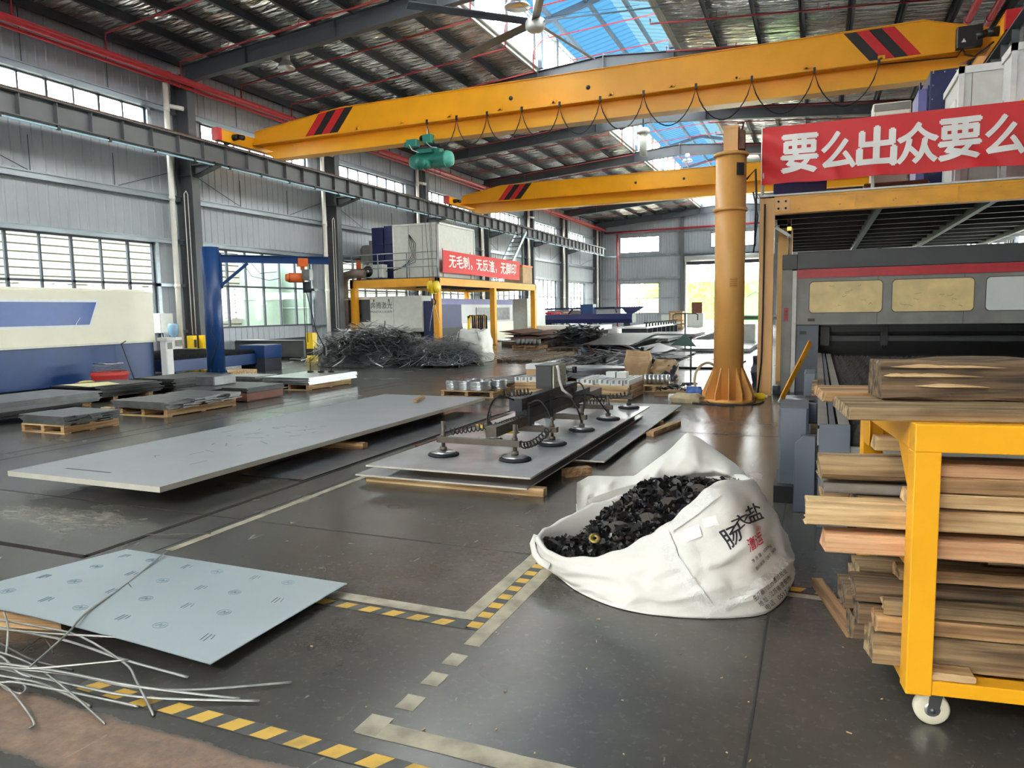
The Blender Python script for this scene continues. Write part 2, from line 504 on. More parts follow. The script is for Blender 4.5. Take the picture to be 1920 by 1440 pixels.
X_L, X_R, Y_N, Y_F, RIDGE = -20.0, 5.2, -8.0, 69.0, -7.4
g = G(); g.quad((X_L - .2, Y_N, 0), (X_R + .2, Y_N, 0), (X_R + .2, Y_F + .2, 0), (X_L - .2, Y_F + .2, 0))
structure('floor', g, floor_material()).location = (0, 0, 0)
bpy.data.objects['floor'].data.transform(Matrix.Translation((-7.4, 30.6, 0)))
g = G(); g.quad((-120, -90, -.06), (120, -90, -.06), (120, 220, -.06), (-120, 220, -.06))
structure('ground', g, M['concrete'])

# saw-cut grooves and joints in the floor
M['groove'] = mat('groove', (34, 26, 22), .9, var=.2, scale=8)
M['joint'] = mat('joint', (52, 50, 48), .9, var=.2, scale=8)
g = G()
g.box((-4.545, 3.25, 0), (-4.495, 60, .002)); g.box((-9.5, 3.225, 0), (-4.495, 3.275, .002))
structure('floor_joint', g, M['groove'])
for x in (-4.16, -8.6, -8.95, -12.6, -.2):
    g = G(); g.box((x - .006, -6, 0), (x + .006, 60, .0012)); structure('floor_joint', g, M['joint'])
for y in (4.32, 9.4, 14.6, 20.4):
    g = G(); g.box((-12, y - .006, 0), (4, y + .006, .0012)); structure('floor_joint', g, M['joint'])


# floor tapes: a dirty clear or black tape with its printed pattern
def tape_mat(name, a, b_, amount=.5):
    return mat(name, a, .5, var=0, c2=b_, scale=7, thr=(amount - .12, amount + .2), detail=8)


M['tape_beige'] = tape_mat('tape_beige', (186, 178, 154), (134, 126, 108))
M['tape_black'] = tape_mat('tape_black', (64, 64, 62), (88, 86, 82))
M['tape_yellow'] = tape_mat('tape_yellow', (222, 178, 70), (150, 122, 58), .62)


def plain_tape(p0, p1, w, label, z=.0016, name='floor_tape', m='tape_beige', group=None):
    p0 = Vector((p0[0], p0[1], 0)); p1 = Vector((p1[0], p1[1], 0)); d = (p1 - p0).normalized(); s = Vector((-d.y, d.x, 0)) * (w / 2)
    g = G(); n = max(2, int((p1 - p0).length / .12)); a = []; b_ = []
    rr = random.Random(int(p0.x * 1000) + int(p0.y * 777))
    for i in range(n + 1):
        p = p0.lerp(p1, i / n); j = rr.uniform(-.006, .006)
        a.append(p + s * (1 + j * 8) + Vector((0, 0, z))); b_.append(p - s * (1 + rr.uniform(-.05, .05)) + Vector((0, 0, z)))
    for i in range(n):
        g.quad(b_[i], b_[i + 1], a[i + 1], a[i])
    o = build(name, g, M[m]); return tag(o, label, 'floor tape', group)


def hazard_tape(p0, p1, w, label, slant=.6, step=.115, z=.0022):
    p0 = Vector((p0[0], p0[1], z)); p1 = Vector((p1[0], p1[1], z)); d = (p1 - p0).normalized(); s = Vector((-d.y, d.x, 0)) * (w / 2)
    L_ = (p1 - p0).length; root = thing('hazard_tape', label, 'floor tape', (p0 + p1) / 2)
    g = G(); g.quad(p0 - s, p1 - s, p1 + s, p0 + s); build('tape', g, M['tape_black'], root)
    g = G(); t = .02; up = Vector((0, 0, .0008))
    while t + step * .55 < L_:
        a = p0 + d * t + up; k = d * (w * slant)
        t2 = min(t + step * .52, L_)
        b_ = p0 + d * t2 + up
        g.quad(a - s * .92, b_ - s * .92, b_ + s * .92 + k * .5, a + s * .92 + k * .5)
        t += step
    build('stripes', g, M['tape_yellow'], root)


plain_tape((-2.62, 3.30), (-1.66, 3.30), .085, 'worn beige tape along the far side of the cross-wise hazard tape')
plain_tape((-1.66, 3.26), (-1.66, 4.55), .085, 'worn beige tape left of the hazard tape leading under the white bag', z=.0026)
plain_tape((-1.50, 3.00), (-1.50, 4.2), .085, 'worn beige tape right of the hazard tape leading under the white bag')
hazard_tape((-2.58, 3.19), (-1.60, 3.19), .075, 'black and yellow hazard tape running from the blue film sheet to the tape corner', .9, .15)
hazard_tape((-1.58, 3.16), (-1.58, 4.6), .075, 'black and yellow hazard tape running from the tape corner under the white bag', 0, .13)
for y, wd in ((2.845, 'farthest from the camera'), (2.655, 'in the middle'), (2.45, 'nearest the camera')):
    plain_tape((-1.51, y - .055), (-1.51, y + .055), .085, 'square patch of beige tape, ' + wd + ' of three in a row', name='tape_patch', group='square tape patches on the floor')
plain_tape((-1.60, 2.235), (-.55, 2.235), .10, 'long beige tape crossing the floor at the bottom centre of the photo')
plain_tape((-1.56, 2.19), (-1.56, 2.32), .10, 'short beige tape end laid across the start of the long beige tape', z=.003)
hazard_tape((-2.95, 2.06), (-1.05, 2.06), .085, 'black and yellow hazard tape beside the brown bare strip, under the wire bundle', .95, .16)
hazard_tape((-.30, 4.28), (.75, 4.28), .075, 'black and yellow hazard tape running under the yellow timber trolley', .9, .15)
plain_tape((-.30, 4.19), (.75, 4.19), .06, 'worn beige tape along the near side of the hazard tape under the trolley')
plain_tape((-4.08, 3.55), (-4.08, 7.4), .07, 'faded yellow line beside the long floor groove', m='tape_beige')

# ------------------------------------------------------------------ left wall
BAY = 7.9
COLS = [11.06 + BAY * i for i in range(-2, 8)]
COLS[-1] = 68.3


def corrugated(g, y0, y1, z0, z1, x=X_L, pitch=.30, deep=.02, m=0, axis='y', sign=1):
    """profiled sheet between two heights"""
    n = max(1, int(round((y1 - y0) / pitch))); st = (y1 - y0) / n; pts = []
    for i in range(n):
        a = y0 + i * st
        pts += [(a, 0), (a + st * .72, 0), (a + st * .80, deep), (a + st * .92, deep)]
    pts.append((y1, 0))
    lo, hi = [], []
    for t, d in pts:
        q = (x + sign * d, t) if axis == 'y' else (t, x + sign * d)
        lo.append((q[0], q[1], z0)); hi.append((q[0], q[1], z1))
    k = len(pts)
    g.add(lo + hi, [(i, i + 1, k + i + 1, k + i) for i in range(k - 1)], m)


g = G()
corrugated(g, Y_N, Y_F, 8.3, 10.4)
corrugated(g, Y_N, Y_F, 4.02, 7.15)
corrugated(g, Y_N, Y_F, 0, 1.15)
WIN = []
for c in COLS[:-1]:
    wy0, wy1 = c + .85, min(c + 6.5, Y_F - 1)
    WIN.append((wy0, wy1))
edges = [Y_N] + [v for w in WIN for v in w] + [Y_F]
for a, b_ in zip(edges[0::2], edges[1::2]):
    if b_ > a:
        corrugated(g, a, b_, 1.15, 4.02); corrugated(g, a, b_, 7.15, 8.3)
structure('wall_left', g, M['wall_sheet'])


def window(n, y0, y1, z0, z1, x, nm, rails, fw=.06, mat_='frame_dark', axis='y', pane=True):
    root = bpy.data.objects.new('window_%d' % n, None); COL.objects.link(root)
    root.location = (x, (y0 + y1) / 2, z0) if axis == 'y' else ((y0 + y1) / 2, x, z0)
    root['kind'] = 'structure'; PINV[root.name] = Matrix.Translation(root.location).inverted()

    def B(g, a0, a1, c0, c1, t):
        if axis == 'y': g.box((x - t, a0, c0), (x + t, a1, c1))
        else: g.box((a0, x - t, c0), (a1, x + t, c1))
    g = G(); t = .05
    B(g, y0, y1, z0, z0 + fw, t); B(g, y0, y1, z1 - fw, z1, t); B(g, y0, y0 + fw, z0, z1, t); B(g, y1 - fw, y1, z0, z1, t)
    for i in range(1, nm):
        yy = y0 + (y1 - y0) * i / nm; h = fw * (.62 if i % 2 else .42)
        B(g, yy - h, yy + h, z0, z1, .04)
    for z in rails: B(g, y0, y1, z - .035, z + .035, .04)
    build('window_frame', g, M[mat_], root)
    if pane:
        g = G(); B(g, y0 + .02, y1 - .02, z0 + .02, z1 - .02, .004)
        build('pane', g, M['glass'], root)
    return root


wn = 1
for (a, b_) in WIN:
    window(wn, a, b_, 1.15, 4.02, X_L - .02, 6, (2.68,)); wn += 1
    window(wn, a, b_, 7.15, 8.3, X_L - .02, 7, ()); wn += 1

# horizontal girts, posts between sheets
tn = 1
for z, h in ((5.52, .2), (4.1, .16), (8.37, .2)):
    for c0, c1 in zip(COLS[:-1], COLS[1:]):
        g = G(); g.box((X_L + .03, c0, z - h / 2), (X_L + .16, c1 - .3, z + h / 2)); g.box((X_L + .16, c0, z + h / 2 - .03), (X_L + .22, c1 - .3, z + h / 2))
        g.box((X_L + .16, c0, z - h / 2), (X_L + .22, c1 - .3, z - h / 2 + .025))
        structure('trim_%d' % tn, g, M['girt']); tn += 1
for c0, c1 in zip(COLS[:-1], COLS[1:]):
    for z in (2.65, 1.1):
        g = G(); g.box((X_L + .03, c0 + 6.5, z - .05), (X_L + .13, c1 - .3, z + .05)); structure('trim_%d' % tn, g, M['girt']); tn += 1
    g = G(); g.box((X_L + .03, c0 + 6.5, 0), (X_L + .13, c0 + 6.62, 4.02)); structure('trim_%d' % tn, g, M['girt']); tn += 1
    g = G(); g.box((X_L + .03, c0 + 6.5, 7.15), (X_L + .13, c0 + 6.62, 8.3)); structure('trim_%d' % tn, g, M['girt']); tn += 1
    for dy in (2.6, 5.2):   # thin sag rods between the girts
        g = G(); g.cyl((X_L + .06, c0 + dy, 5.5), (X_L + .06, c0 + dy, 6.6), .012, n=6); g.cyl((X_L + .06, c0 + dy, 8.4), (X_L + .06, c0 + dy, 10.2), .012, n=6)
        structure('trim_%d' % tn, g, M['frame_dark']); tn += 1
    g = G(); g.tube([(X_L + .1, c0 + .2, 6.5), (X_L + .1, c0 + 2.5, 5.65)], .012, 6); g.tube([(X_L + .1, c1 - .5, 6.4), (X_L + .1, c0 + 5.3, 5.65)], .012, 6)
    structure('trim_%d' % tn, g, M['frame_dark']); tn += 1

# columns
for c in COLS:
    g = G()
    g.box((X_L + .70, c - .32, 0), (X_L + .73, c, 9.6)); g.box((X_L + .05, c - .32, 0), (X_L + .08, c, 9.6)); g.box((X_L + .06, c - .175, 0), (X_L + .72, c - .145, 9.6))
    g.box((X_L + .0, c - .4, 0), (X_L + .8, c + .08, .03))
    if c < 68:
        g.box((X_L + .08, c - .31, 6.28), (X_L + .72, c - .01, 6.31))
        g.prism([(X_L + .73, 6.25), (X_L + 1.6, 6.5), (X_L + 1.6, 6.62), (X_L + .73, 6.62)], 'y', c - .17, c - .15)   # corbel under the crane beam
        g.box((X_L + .73, c - .30, 6.585), (X_L + 1.78, c - .02, 6.615)); g.box((X_L + 1.45, c - .30, 6.40), (X_L + 1.47, c - .02, 6.6))
        g.add([(X_L + .73, c - .3, 6.22), (X_L + .73, c - .02, 6.22), (X_L + 1.78, c - .02, 6.5), (X_L + 1.78, c - .3, 6.5)], [(0, 1, 2, 3)])
        g.add([(X_L + .73, c - .3, 6.25), (X_L + .73, c - .02, 6.25), (X_L + 1.78, c - .02, 6.53), (X_L + 1.78, c - .3, 6.53)], [(3, 2, 1, 0)])
    structure('wall_column', g, M['steel_grey'])


# crane runway beams on both sides
def runway(x, side):
    g = G()
    g.box((x - .012, 8, 6.64), (x + .012, 66.5, 7.20)); g.box((x - .2, 8, 7.19), (x + .2, 66.5, 7.22)); g.box((x - .16, 8, 6.62), (x + .16, 66.5, 6.645))
    y = 8.5
    while y < 66.5:
        for s in (-1, 1): g.box((x + s * .012, y - .012, 6.645), (x + s * .15, y + .012, 7.19))
        y += .985
    structure('wall_runway_beam', g, M['beam_grey'])
    g = G(); g.box((x - .035, 8, 7.22), (x + .035, 66.5, 7.32)); g.box((x - .08, 8, 7.22), (x + .08, 66.5, 7.235))
    structure('wall_runway_rail', g, M['rusty'])


runway(-18.5, 1); runway(3.7, -1)
root = thing('conductor_rail', 'thin pale blue conductor rail with black clamps under the left crane beam', 'conductor rail', (-18.35, 36, 6.5))
g = G(); g.box((-18.36, 8.2, 6.50), (-18.32, 66, 6.545)); build('rail', g, mat('rail_blue', (150, 190, 205), .4), root)
for i in range(38):
    g = G(); y = 8.9 + i * 1.5; g.box((-18.38, y - .04, 6.49), (-18.30, y + .04, 6.60)); build('clamp', g, M['black_paint'], root)

# ------------------------------------------------------------------ far wall, near wall, right wall
DOOR = (-11.3, -3.9, 5.8)
g = G()
def fwall(x0, x1, z0, z1): corrugated(g, x0, x1, z0, z1, x=Y_F, axis='x', sign=-1, pitch=.26)
fwall(X_L, -17.6, 0, 11.4); fwall(-13.8, DOOR[0], 0, 11.4); fwall(-17.6, -13.8, 8.4, 11.4); fwall(-17.6, -13.8, 4.03, 6.9); fwall(-17.6, -13.8, 0, 1.15)
fwall(DOOR[0], -9.15, 5.8, 11.6); fwall(-9.15, -5.2, 8.4, 11.6); fwall(-9.15, -5.2, 5.8, 7.1); fwall(-5.2, DOOR[1], 5.8, 11.6); fwall(DOOR[1], X_R, 0, 11.4)
structure('wall_far', g, M['wall_sheet'])
window(wn, -17.6, -13.8, 6.9, 8.4, Y_F, 2, (), axis='x'); wn += 1
window(wn, -9.15, -5.2, 7.1, 8.4, Y_F, 2, (), axis='x'); wn += 1
window(wn, -17.6, -13.8, 1.15, 4.03, Y_F, 2, (2.6,), axis='x'); wn += 1
for x in (-11.65, -3.55, X_L + .3, X_R - .5):
    g = G(); g.box((x - .14, Y_F - .34, 0), (x + .14, Y_F - .31, 11)); g.box((x - .14, Y_F - .08, 0), (x + .14, Y_F - .05, 11)); g.box((x - .015, Y_F - .33, 0), (x + .015, Y_F - .06, 11))
    structure('wall_column', g, M['steel_grey'])
for z in (8.75, 6.62, 4.45):
    for a, b_ in ((X_L, -11.8), (-11.5, X_R)):
        if a > -12 and z < 5.8: continue
        g = G(); g.box((a, Y_F - .2, z - .09), (b_, Y_F - .05, z + .09)); structure('trim_%d' % tn, g, M['girt']); tn += 1
for z in (2.6, 1.1):
    g = G(); g.box((-13.8, Y_F - .16, z - .06), (-11.8, Y_F - .05, z + .06)); structure('trim_%d' % tn, g, M['girt']); tn += 1
g = G(); g.box((X_L, Y_F - .16, 2.54), (-17.6, Y_F - .05, 2.66)); structure('trim_%d' % tn, g, M['girt']); tn += 1
g = G(); g.box((-13.6, Y_F - .12, 0), (-11.9, Y_F - .03, 1.05)); structure('baseboard_far', g, M['off_white'])
# roll-up door: housing, guide rails
root = bpy.data.objects.new('door_1', None); COL.objects.link(root); root.location = (-7.6, Y_F, 0); root['kind'] = 'structure'; PINV[root.name] = Matrix.Translation(root.location).inverted()
g = G(); g.tube([(DOOR[0] - .1, Y_F - .35, 6.12), (DOOR[1] + .1, Y_F - .35, 6.12)], .27, 16); build('roller', g, M['off_white'], root)
g = G(); g.box((DOOR[0] - .1, Y_F - .12, 5.55), (DOOR[1] + .1, Y_F - .05, 5.95)); build('lintel_panel', g, M['steel_dark'], root)
for x in (DOOR[0] - .05, DOOR[1] + .05):
    g = G(); g.box((x - .06, Y_F - .18, 0), (x + .06, Y_F - .02, 5.9)); build('guide_rail', g, M['pipe_white'], root)

g = G()
for a, b_ in [(Y_N, 10.0)] + [(y, y + 1.2) for y in (17.2, 25.1, 33.0, 40.9, 48.8, 56.7)] + [(64.6, Y_F)]:
    corrugated(g, a, b_, 1.15, 4.02, x=X_R, sign=-1)
corrugated(g, 10.0, 17.2, 1.15, 4.02, x=X_R, sign=-1)
corrugated(g, Y_N, Y_F, 0, 1.15, x=X_R, sign=-1); corrugated(g, Y_N, Y_F, 4.02, 10.4, x=X_R, sign=-1)
structure('wall_right', g, M['wall_sheet'])
for y in (18.4, 26.3, 34.2, 42.1, 50.0, 57.9):
    window(wn, y, y + 6.7, 1.15, 4.02, X_R + .02, 6, (2.68,)); wn += 1
g = G()   # unseen near end: opening sized and high strip added for light from behind
g.box((X_L, Y_N - .1, 2.4), (X_R, Y_N, 7.6)); g.box((X_L, Y_N - .1, 0), (-3.8, Y_N, 2.4)); g.box((-.4, Y_N - .1, 0), (X_R, Y_N, 2.4)); g.box((X_L, Y_N - .1, 8.7), (X_R, Y_N, 11.2)); g.box((X_L, Y_N - .1, 7.6), (-16, Y_N, 8.7)); g.box((2, Y_N - .1, 7.6), (X_R, Y_N, 8.7))
structure('wall_near', g, M['wall_sheet'])

# ------------------------------------------------------------------ roof
def zroof(x): return 11.05 - .08 * abs(x - RIDGE)


def foil_material():
    m = bpy.data.materials.new('foil_insulation'); m.use_nodes = True
    nt = m.node_tree; N = nt.nodes; L = nt.links; b = N['Principled BSDF']
    b.inputs['Base Color'].default_value = (.80, .80, .78, 1); b.inputs['Metallic'].default_value = .7; b.inputs['Roughness'].default_value = .2
    tc = N.new('ShaderNodeTexCoord')
    out = None
    for st, rz in (((1.2, 5.5, 1), .5), ((1.2, 5.5, 1), -.5)):
        mp = N.new('ShaderNodeMapping'); mp.inputs['Rotation'].default_value = (0, 0, rz); mp.inputs['Scale'].default_value = st
        L.new(tc.outputs['Object'], mp.inputs['Vector'])
        n = N.new('ShaderNodeTexNoise'); n.inputs['Scale'].default_value = .85; n.inputs['Detail'].default_value = 1.6; n.inputs['Distortion'].default_value = .4
        L.new(mp.outputs['Vector'], n.inputs['Vector'])
        if out is None: out = n.outputs['Fac']
        else:
            a = N.new('ShaderNodeMath'); a.operation = 'ADD'; L.new(out, a.inputs[0]); L.new(n.outputs['Fac'], a.inputs[1]); out = a.outputs[0]
    bu = N.new('ShaderNodeBump'); bu.inputs['Strength'].default_value = 1.0; bu.inputs['Distance'].default_value = .14
    L.new(out, bu.inputs['Height']); L.new(bu.outputs['Normal'], b.inputs['Normal'])
    return m


M['foil'] = foil_material()
MON = 2.55    # half width of the roof monitor
g = G()
for a, b_ in ((X_L - .3, RIDGE - MON), (RIDGE + MON, X_R + .3)):
    n = 24
    vs = []
    for j in range(2):
        for i in range(n + 1):
            x = a + (b_ - a) * i / n; vs.append((x, (Y_N, Y_F)[j], zroof(x)))
    g.add(vs, [(i, n + 1 + i, n + 2 + i, i + 1) for i in range(n)])
o = structure('ceiling', g, M['foil'])
g = G()   # roof skin above the insulation
for a, b_ in ((X_L - .5, RIDGE - MON), (RIDGE + MON, X_R + .5)):
    g.add([(a, Y_N, zroof(a) + .1), (b_, Y_N, zroof(b_) + .1), (b_, Y_F + .3, zroof(b_) + .1), (a, Y_F + .3, zroof(a) + .1)], [(0, 1, 2, 3)])
structure('roof', g, M['steel_grey'])
for s in (-1, 1):
    k = 0
    while True:
        x = RIDGE + s * (MON + .12 + k * 1.36)
        if x < X_L + .3 or x > X_R - .3: break
        g = G(); z = zroof(x)
        g.box((x - .012, Y_N, z - .28), (x + .012, Y_F, z)); g.box((x - .02, Y_N, z - .28), (x + .09, Y_F, z - .262)); g.box((x - .09, Y_N, z - .018), (x + .02, Y_F, z))
        structure('ceiling_purlin', g, M['steel_dark'] if k else M['off_white']); k += 1
# tapered portal rafters
def zbot(x): 
    d = abs(x - RIDGE)
    return 10.22 - .078 * d


for c in COLS + [-4.74 - BAY + 7.9]:
    y = c - .16
    for s, xe in ((-1, X_L + .4), (1, X_R - .4)):
        g = G(); n = 14; top = []; bot = []
        for i in range(n + 1):
            x = RIDGE + (xe - RIDGE) * i / n; top.append((x, zroof(x) - .28)); bot.append((x, zbot(x)))
        g.prism(top + bot[::-1], 'y', y - .008, y + .008)
        for i in range(n):
            for q in (top, bot):
                (xa, za), (xb, zb) = q[i], q[i + 1]
                g.add([(xa, y - .12, za), (xb, y - .12, zb), (xb, y + .12, zb), (xa, y + .12, za), (xa, y - .12, za + .018), (xb, y - .12, zb + .018), (xb, y + .12, zb + .018), (xa, y + .12, za + .018)],
                      [(0, 3, 2, 1), (4, 5, 6, 7), (0, 1, 5, 4), (2, 3, 7, 6)])
        for d in (2.55, 6.0, 9.4):
            x = RIDGE + s * d; g.box((x - .008, y - .12, zbot(x)), (x + .008, y + .12, zroof(x) - .28))
        g.box((RIDGE + s * .02, y - .13, zbot(RIDGE)), (RIDGE, y + .13, zroof(RIDGE) - .2))
        structure('ceiling_rafter', g, M['rafter'])
# ridge monitor: posts, glazed sides, translucent blue roof sheets
M['sky_sheet'] = sheet_translucent('sky_sheet', (.007, .026, .048), .75)
M['sky_sheet_pale'] = sheet_translucent('sky_sheet_pale', (.016, .036, .048), .75)
M['milky'] = sheet_translucent('milky', (.80, .84, .86), .8)
ZM0, ZM1 = zroof(RIDGE + MON) + .05, 12.45
for s in (-1, 1):
    x = RIDGE + s * MON
    g = G(); g.box((x - .03, Y_N, ZM0 - .18), (x + .03, Y_F, ZM0 + .12)); g.box((x - .05, Y_N, ZM1 - .1), (x + .05, Y_F, ZM1)); structure('ceiling_monitor_kerb', g, M['off_white'])
    y = Y_N; 
    while y < Y_F:
        g = G(); g.box((x - .06, y - .11, ZM0), (x + .06, y + .11, ZM1)); structure('ceiling_monitor_post', g, M['steel_grey']); y += 2.63
    g = G(); g.quad((x - .02 * s, Y_N, ZM0 + .1), (x - .02 * s, Y_F, ZM0 + .1), (x - .02 * s, Y_F, ZM1 - .1), (x - .02 * s, Y_N, ZM1 - .1))
    root = structure('window_%d' % wn, g, M['glass']); wn += 1
g = G()
pitch = .45
for s in (-1, 1):
    y = Y_N
    k = 0
    while y < Y_F:
        xa, xb = RIDGE, RIDGE + s * (MON + .25); za, zb = 13.1, ZM1 + .05
        y2 = y + pitch
        for p, q, d0, d1 in ((y, y + .30, 0, 0), (y + .30, y + .35, 0, .04), (y + .35, y + .41, .04, .04), (y + .41, y2, .04, 0)):
            g.add([(xa, p, za + d0), (xb, p, zb + d0), (xb, q, zb + d1), (xa, q, za + d1)], [(0, 1, 2, 3)], m=0 if (s < 0) else 1)
        y = y2
structure('ceiling_skylight', g, [M['sky_sheet'], M['sky_sheet_pale']])
M['blue_steel'] = mat('blue_steel', (110, 126, 140), .5, var=.08)
for s in (-1, 1):
    for t in (.25, .8):
        x = RIDGE + s * MON * t; z = 13.1 + (ZM1 - 13.05) * t - .02
        g = G(); g.box((x - .05, Y_N, z - .2), (x + .05, Y_F, z - .02)); structure('ceiling_monitor_purlin', g, M['blue_steel'])
for c in COLS:
    g = G(); y = c - .16
    for s in (-1, 1):
        g.bar((RIDGE, y, 12.9), (RIDGE + s * MON, y, ZM1 - .15), .15, .2); g.box((RIDGE + s * (MON - .1) - .08, y - .1, ZM0 - .2), (RIDGE + s * (MON - .1) + .08, y + .1, ZM1))
    structure('ceiling_monitor_frame', g, M['blue_steel'])
# ------------------------------------------------------------------ overhead travelling cranes
def crane(y, label, group, sagged, tapers, full):
    root = thing('overhead_crane', label, 'crane', (RIDGE, y, 7.3))
    xl, xr = -18.45, 3.65
    z0, z1, zl, zr = 7.0, 8.38, 7.58, 7.24
    g = G()
    tl, tr = tapers
    top = [(xl + .1, 7.98), (tl, z1), (tr, z1), (xr - .1, 7.98)]
    g.prism([(xl + .05, zl), (xr - .05, zl)] + top[::-1], 'y', y, y + .45)            # box web, tapered to both ends
    for (xa, za), (xb, zb) in zip(top[:-1], top[1:]):
        g.add([(xa, y - .04, za), (xb, y - .04, zb), (xb, y + .49, zb), (xa, y + .49, za), (xa, y - .04, za + .02), (xb, y - .04, zb + .02), (xb, y + .49, zb + .02), (xa, y + .49, za + .02)],
              [(0, 3, 2, 1), (4, 5, 6, 7), (0, 1, 5, 4), (2, 3, 7, 6)])
    g.box((xl + .05, y - .13, zl - .05), (xr - .05, y + .5, zl))                       # ledge under the box
    g.prism([(xl + .9, zr), (xr - .9, zr), (xr - .1, zl - .05), (xl + .1, zl - .05)], 'y', y + .19, y + .30)
    g.prism([(xl + .95, z0), (xr - .95, z0), (xr - .5, zr), (xl + .5, zr)], 'y', y - .02, y + .46)   # lower beam with flanges
    girder = build('girder', g, M['crane_yellow'], root)
    PINV[girder.name] = Matrix.Translation(Vector(root.location)).inverted()

    def sub(name, g, m):
        o = bpy.data.objects.new(name, mesh_of(name, g, M[m])); COL.objects.link(o); o.parent = girder
        g2 = o.data; return o
    k = .66
    for i, x in enumerate((-16.19, -15.86, -15.53, -15.20)):
        g = G(); e = y - .004; g.add([(x, e, zl + .02), (x + .33, e, zl + .02), (x + .33 + k, e, z1 - .01), (x + k, e, z1 - .01)], [(0, 1, 2, 3)]); sub('stripe', g, ('stripe_red', 'stripe_black')[i % 2])
    for i, x in enumerate((1.06, 1.34, 1.62, 1.90)):
        g = G(); e = y - .004; g.add([(x, e, zl + .02), (x + .29, e, zl + .02), (x - .62 + .29, e, z1 - .02), (x - .62, e, z1 - .02)], [(0, 1, 2, 3)]); sub('stripe', g, ('stripe_black', 'stripe_red')[i % 2])
    for x in (-8.6, -6.2):
        g = G(); g.cyl((x, y - .006, 7.93), (x, y + .01, 7.93), .065, n=16); sub('web_hole', g, 'stripe_black')
    x = -14
    while x < 3:
        g = G(); g.box((x - .03, y - .16, zl), (x + .03, y, zl + .05)); g.box((x - .08, y - .16, zl), (x + .08, y - .13, zl + .09)); sub('bracket', g, 'crane_yellow'); x += 1.7
    for s, x in ((-1, -18.5), (1, 3.7)):
        g = G(); g.box((x - .13, y - 1.55, 7.40), (x + .13, y + 2.0, 7.76)); g.box((x - .15, y - 1.55, 7.76), (x + .15, y + 2.0, 7.78))
        et = build('end_truck', g, M['crane_yellow'], root)
        for yy in (y - 1.2, y + 1.7):
            g = G(); g.cyl((x - .06, yy, 7.45), (x + .06, yy, 7.45), .125, n=20); build('wheel', g, M['dark_steel'], root)
        g = G(); g.box((x - .14, y - 1.72, 7.40), (x + .14, y - 1.55, 7.80)); build('buffer', g, M['stripe_red'], root)
        g = G(); xs = x - s * .13; g.cyl((xs, y - 1.0, 7.6), (xs - s * .22, y - 1.0, 7.6), .11, .09, 16); g.cyl((xs - s * .22, y - 1.0, 7.6), (xs - s * .42, y - 1.0, 7.55), .085, n=16); build('drive_motor', g, M['black_paint'], root)
    if full:
        g = G(); g.tube([(-17.6, y - .12, 7.52), (3.3, y - .12, 7.52)], .018, 6); g.tube([(-17.6, y - .12, 7.56), (3.3, y - .12, 7.56)], .01, 6); build('festoon_track', g, M['deep_yellow'], root)
        pts = []; xs = sagged
        for i, (xa, xb) in enumerate(zip(xs[:-1], xs[1:])):
            sag = .5 + .09 * (xb - xa) * 3
            for j in range(14):
                t = j / 14; pts.append((xa + (xb - xa) * t, y - .15, 7.46 - sag * (1 - (2 * t - 1) ** 2) ** .75))
        pts.append((xs[-1], y - .15, 7.46)); pts.append((2.9, y - .15, 7.4)); pts.append((3.0, y - .15, 7.55))
        g = G(); g.tube(pts, .016, 5); build('festoon_cable', g, M['cable'], root)
        for x in xs:
            g = G(); g.box((x - .03, y - .16, 7.46), (x + .03, y - .10, 7.60)); build('cable_carrier', g, M['black_paint'], root)
        g = G(); g.bevelbox((2.86, y - .34, 7.55), (3.38, y - .10, 8.02), .02); cb = build('control_box', g, M['black_paint'], root)
        g = G(); g.prism([(2.95, 7.66), (3.05, 7.66), (3.0, 7.75)], 'y', y - .345, y - .341); o = bpy.data.objects.new('warning_label', mesh_of('warning_label', g, M['text_white'])); COL.objects.link(o); o.parent = cb; o.matrix_parent_inverse = Matrix.Translation(Vector(root.location)).inverted(); 
        cbm = Matrix.Translation(Vector(root.location))
        o.matrix_parent_inverse = Matrix.Identity(4)
        g = G(); g.tube([(3.0, y - .2, 7.56), (3.05, y - .25, 7.4), (3.25, y - .2, 7.35), (3.55, y - .6, 7.5)], .02, 6); build('motor_lead', g, M['cable'], root)
    return root


crane(20.7, 'long yellow overhead crane nearest the camera with red and black stripes and hanging cable loops', 'overhead cranes',
      (-11.4, -10.36, -9.33, -8.2, -7.02, -5.81, -4.57, -3.15, -1.72, -.21, 1.25), (-14.67, 2.2), True)
crane(36.9, 'second yellow overhead crane farther down the hall, partly behind the round yellow pillar', 'overhead cranes', (), (-16.0, 1.6), False)

# electric wire-rope hoist on the near crane
root = thing('rope_hoist', 'teal electric hoist hanging under the near yellow crane with a yellow hook block', 'hoist', (-11.5, 20.9, 6.2))
Y0 = 20.93
g = G(); g.lathe([(.0, -12.22), (.16, -12.22), (.23, -12.10), (.25, -11.95), (.25, -11.85), (.21, -11.84), (.21, -11.72), (.25, -11.7), (.25, -10.95), (.26, -10.93)], (0, Y0, 6.42), 24, axis='x')
build('drum', g, M['teal'], root)
g = G(); g.lathe([(.0, -10.93), (.26, -10.93), (.265, -10.88), (.22, -10.76), (.08, -10.70), (0, -10.70)], (0, Y0, 6.42), 24, axis='x'); build('drum_end_cap', g, M['teal_light'], root)
g = G(); g.cyl((-11.5, Y0 - .2, 6.28), (-11.5, Y0 - .5, 6.26), .15, n=20); g.cyl((-11.5, Y0 - .5, 6.26), (-11.5, Y0 - .54, 6.26), .12, n=20); build('gear_motor', g, M['teal'], root)
g = G(); g.box((-11.95, Y0 - .14, 6.60), (-11.1, Y0 + .14, 6.78)); g.box((-11.85, Y0 - .3, 6.62), (-11.3, Y0 - .14, 6.72)); build('suspension_frame', g, M['teal'], root)
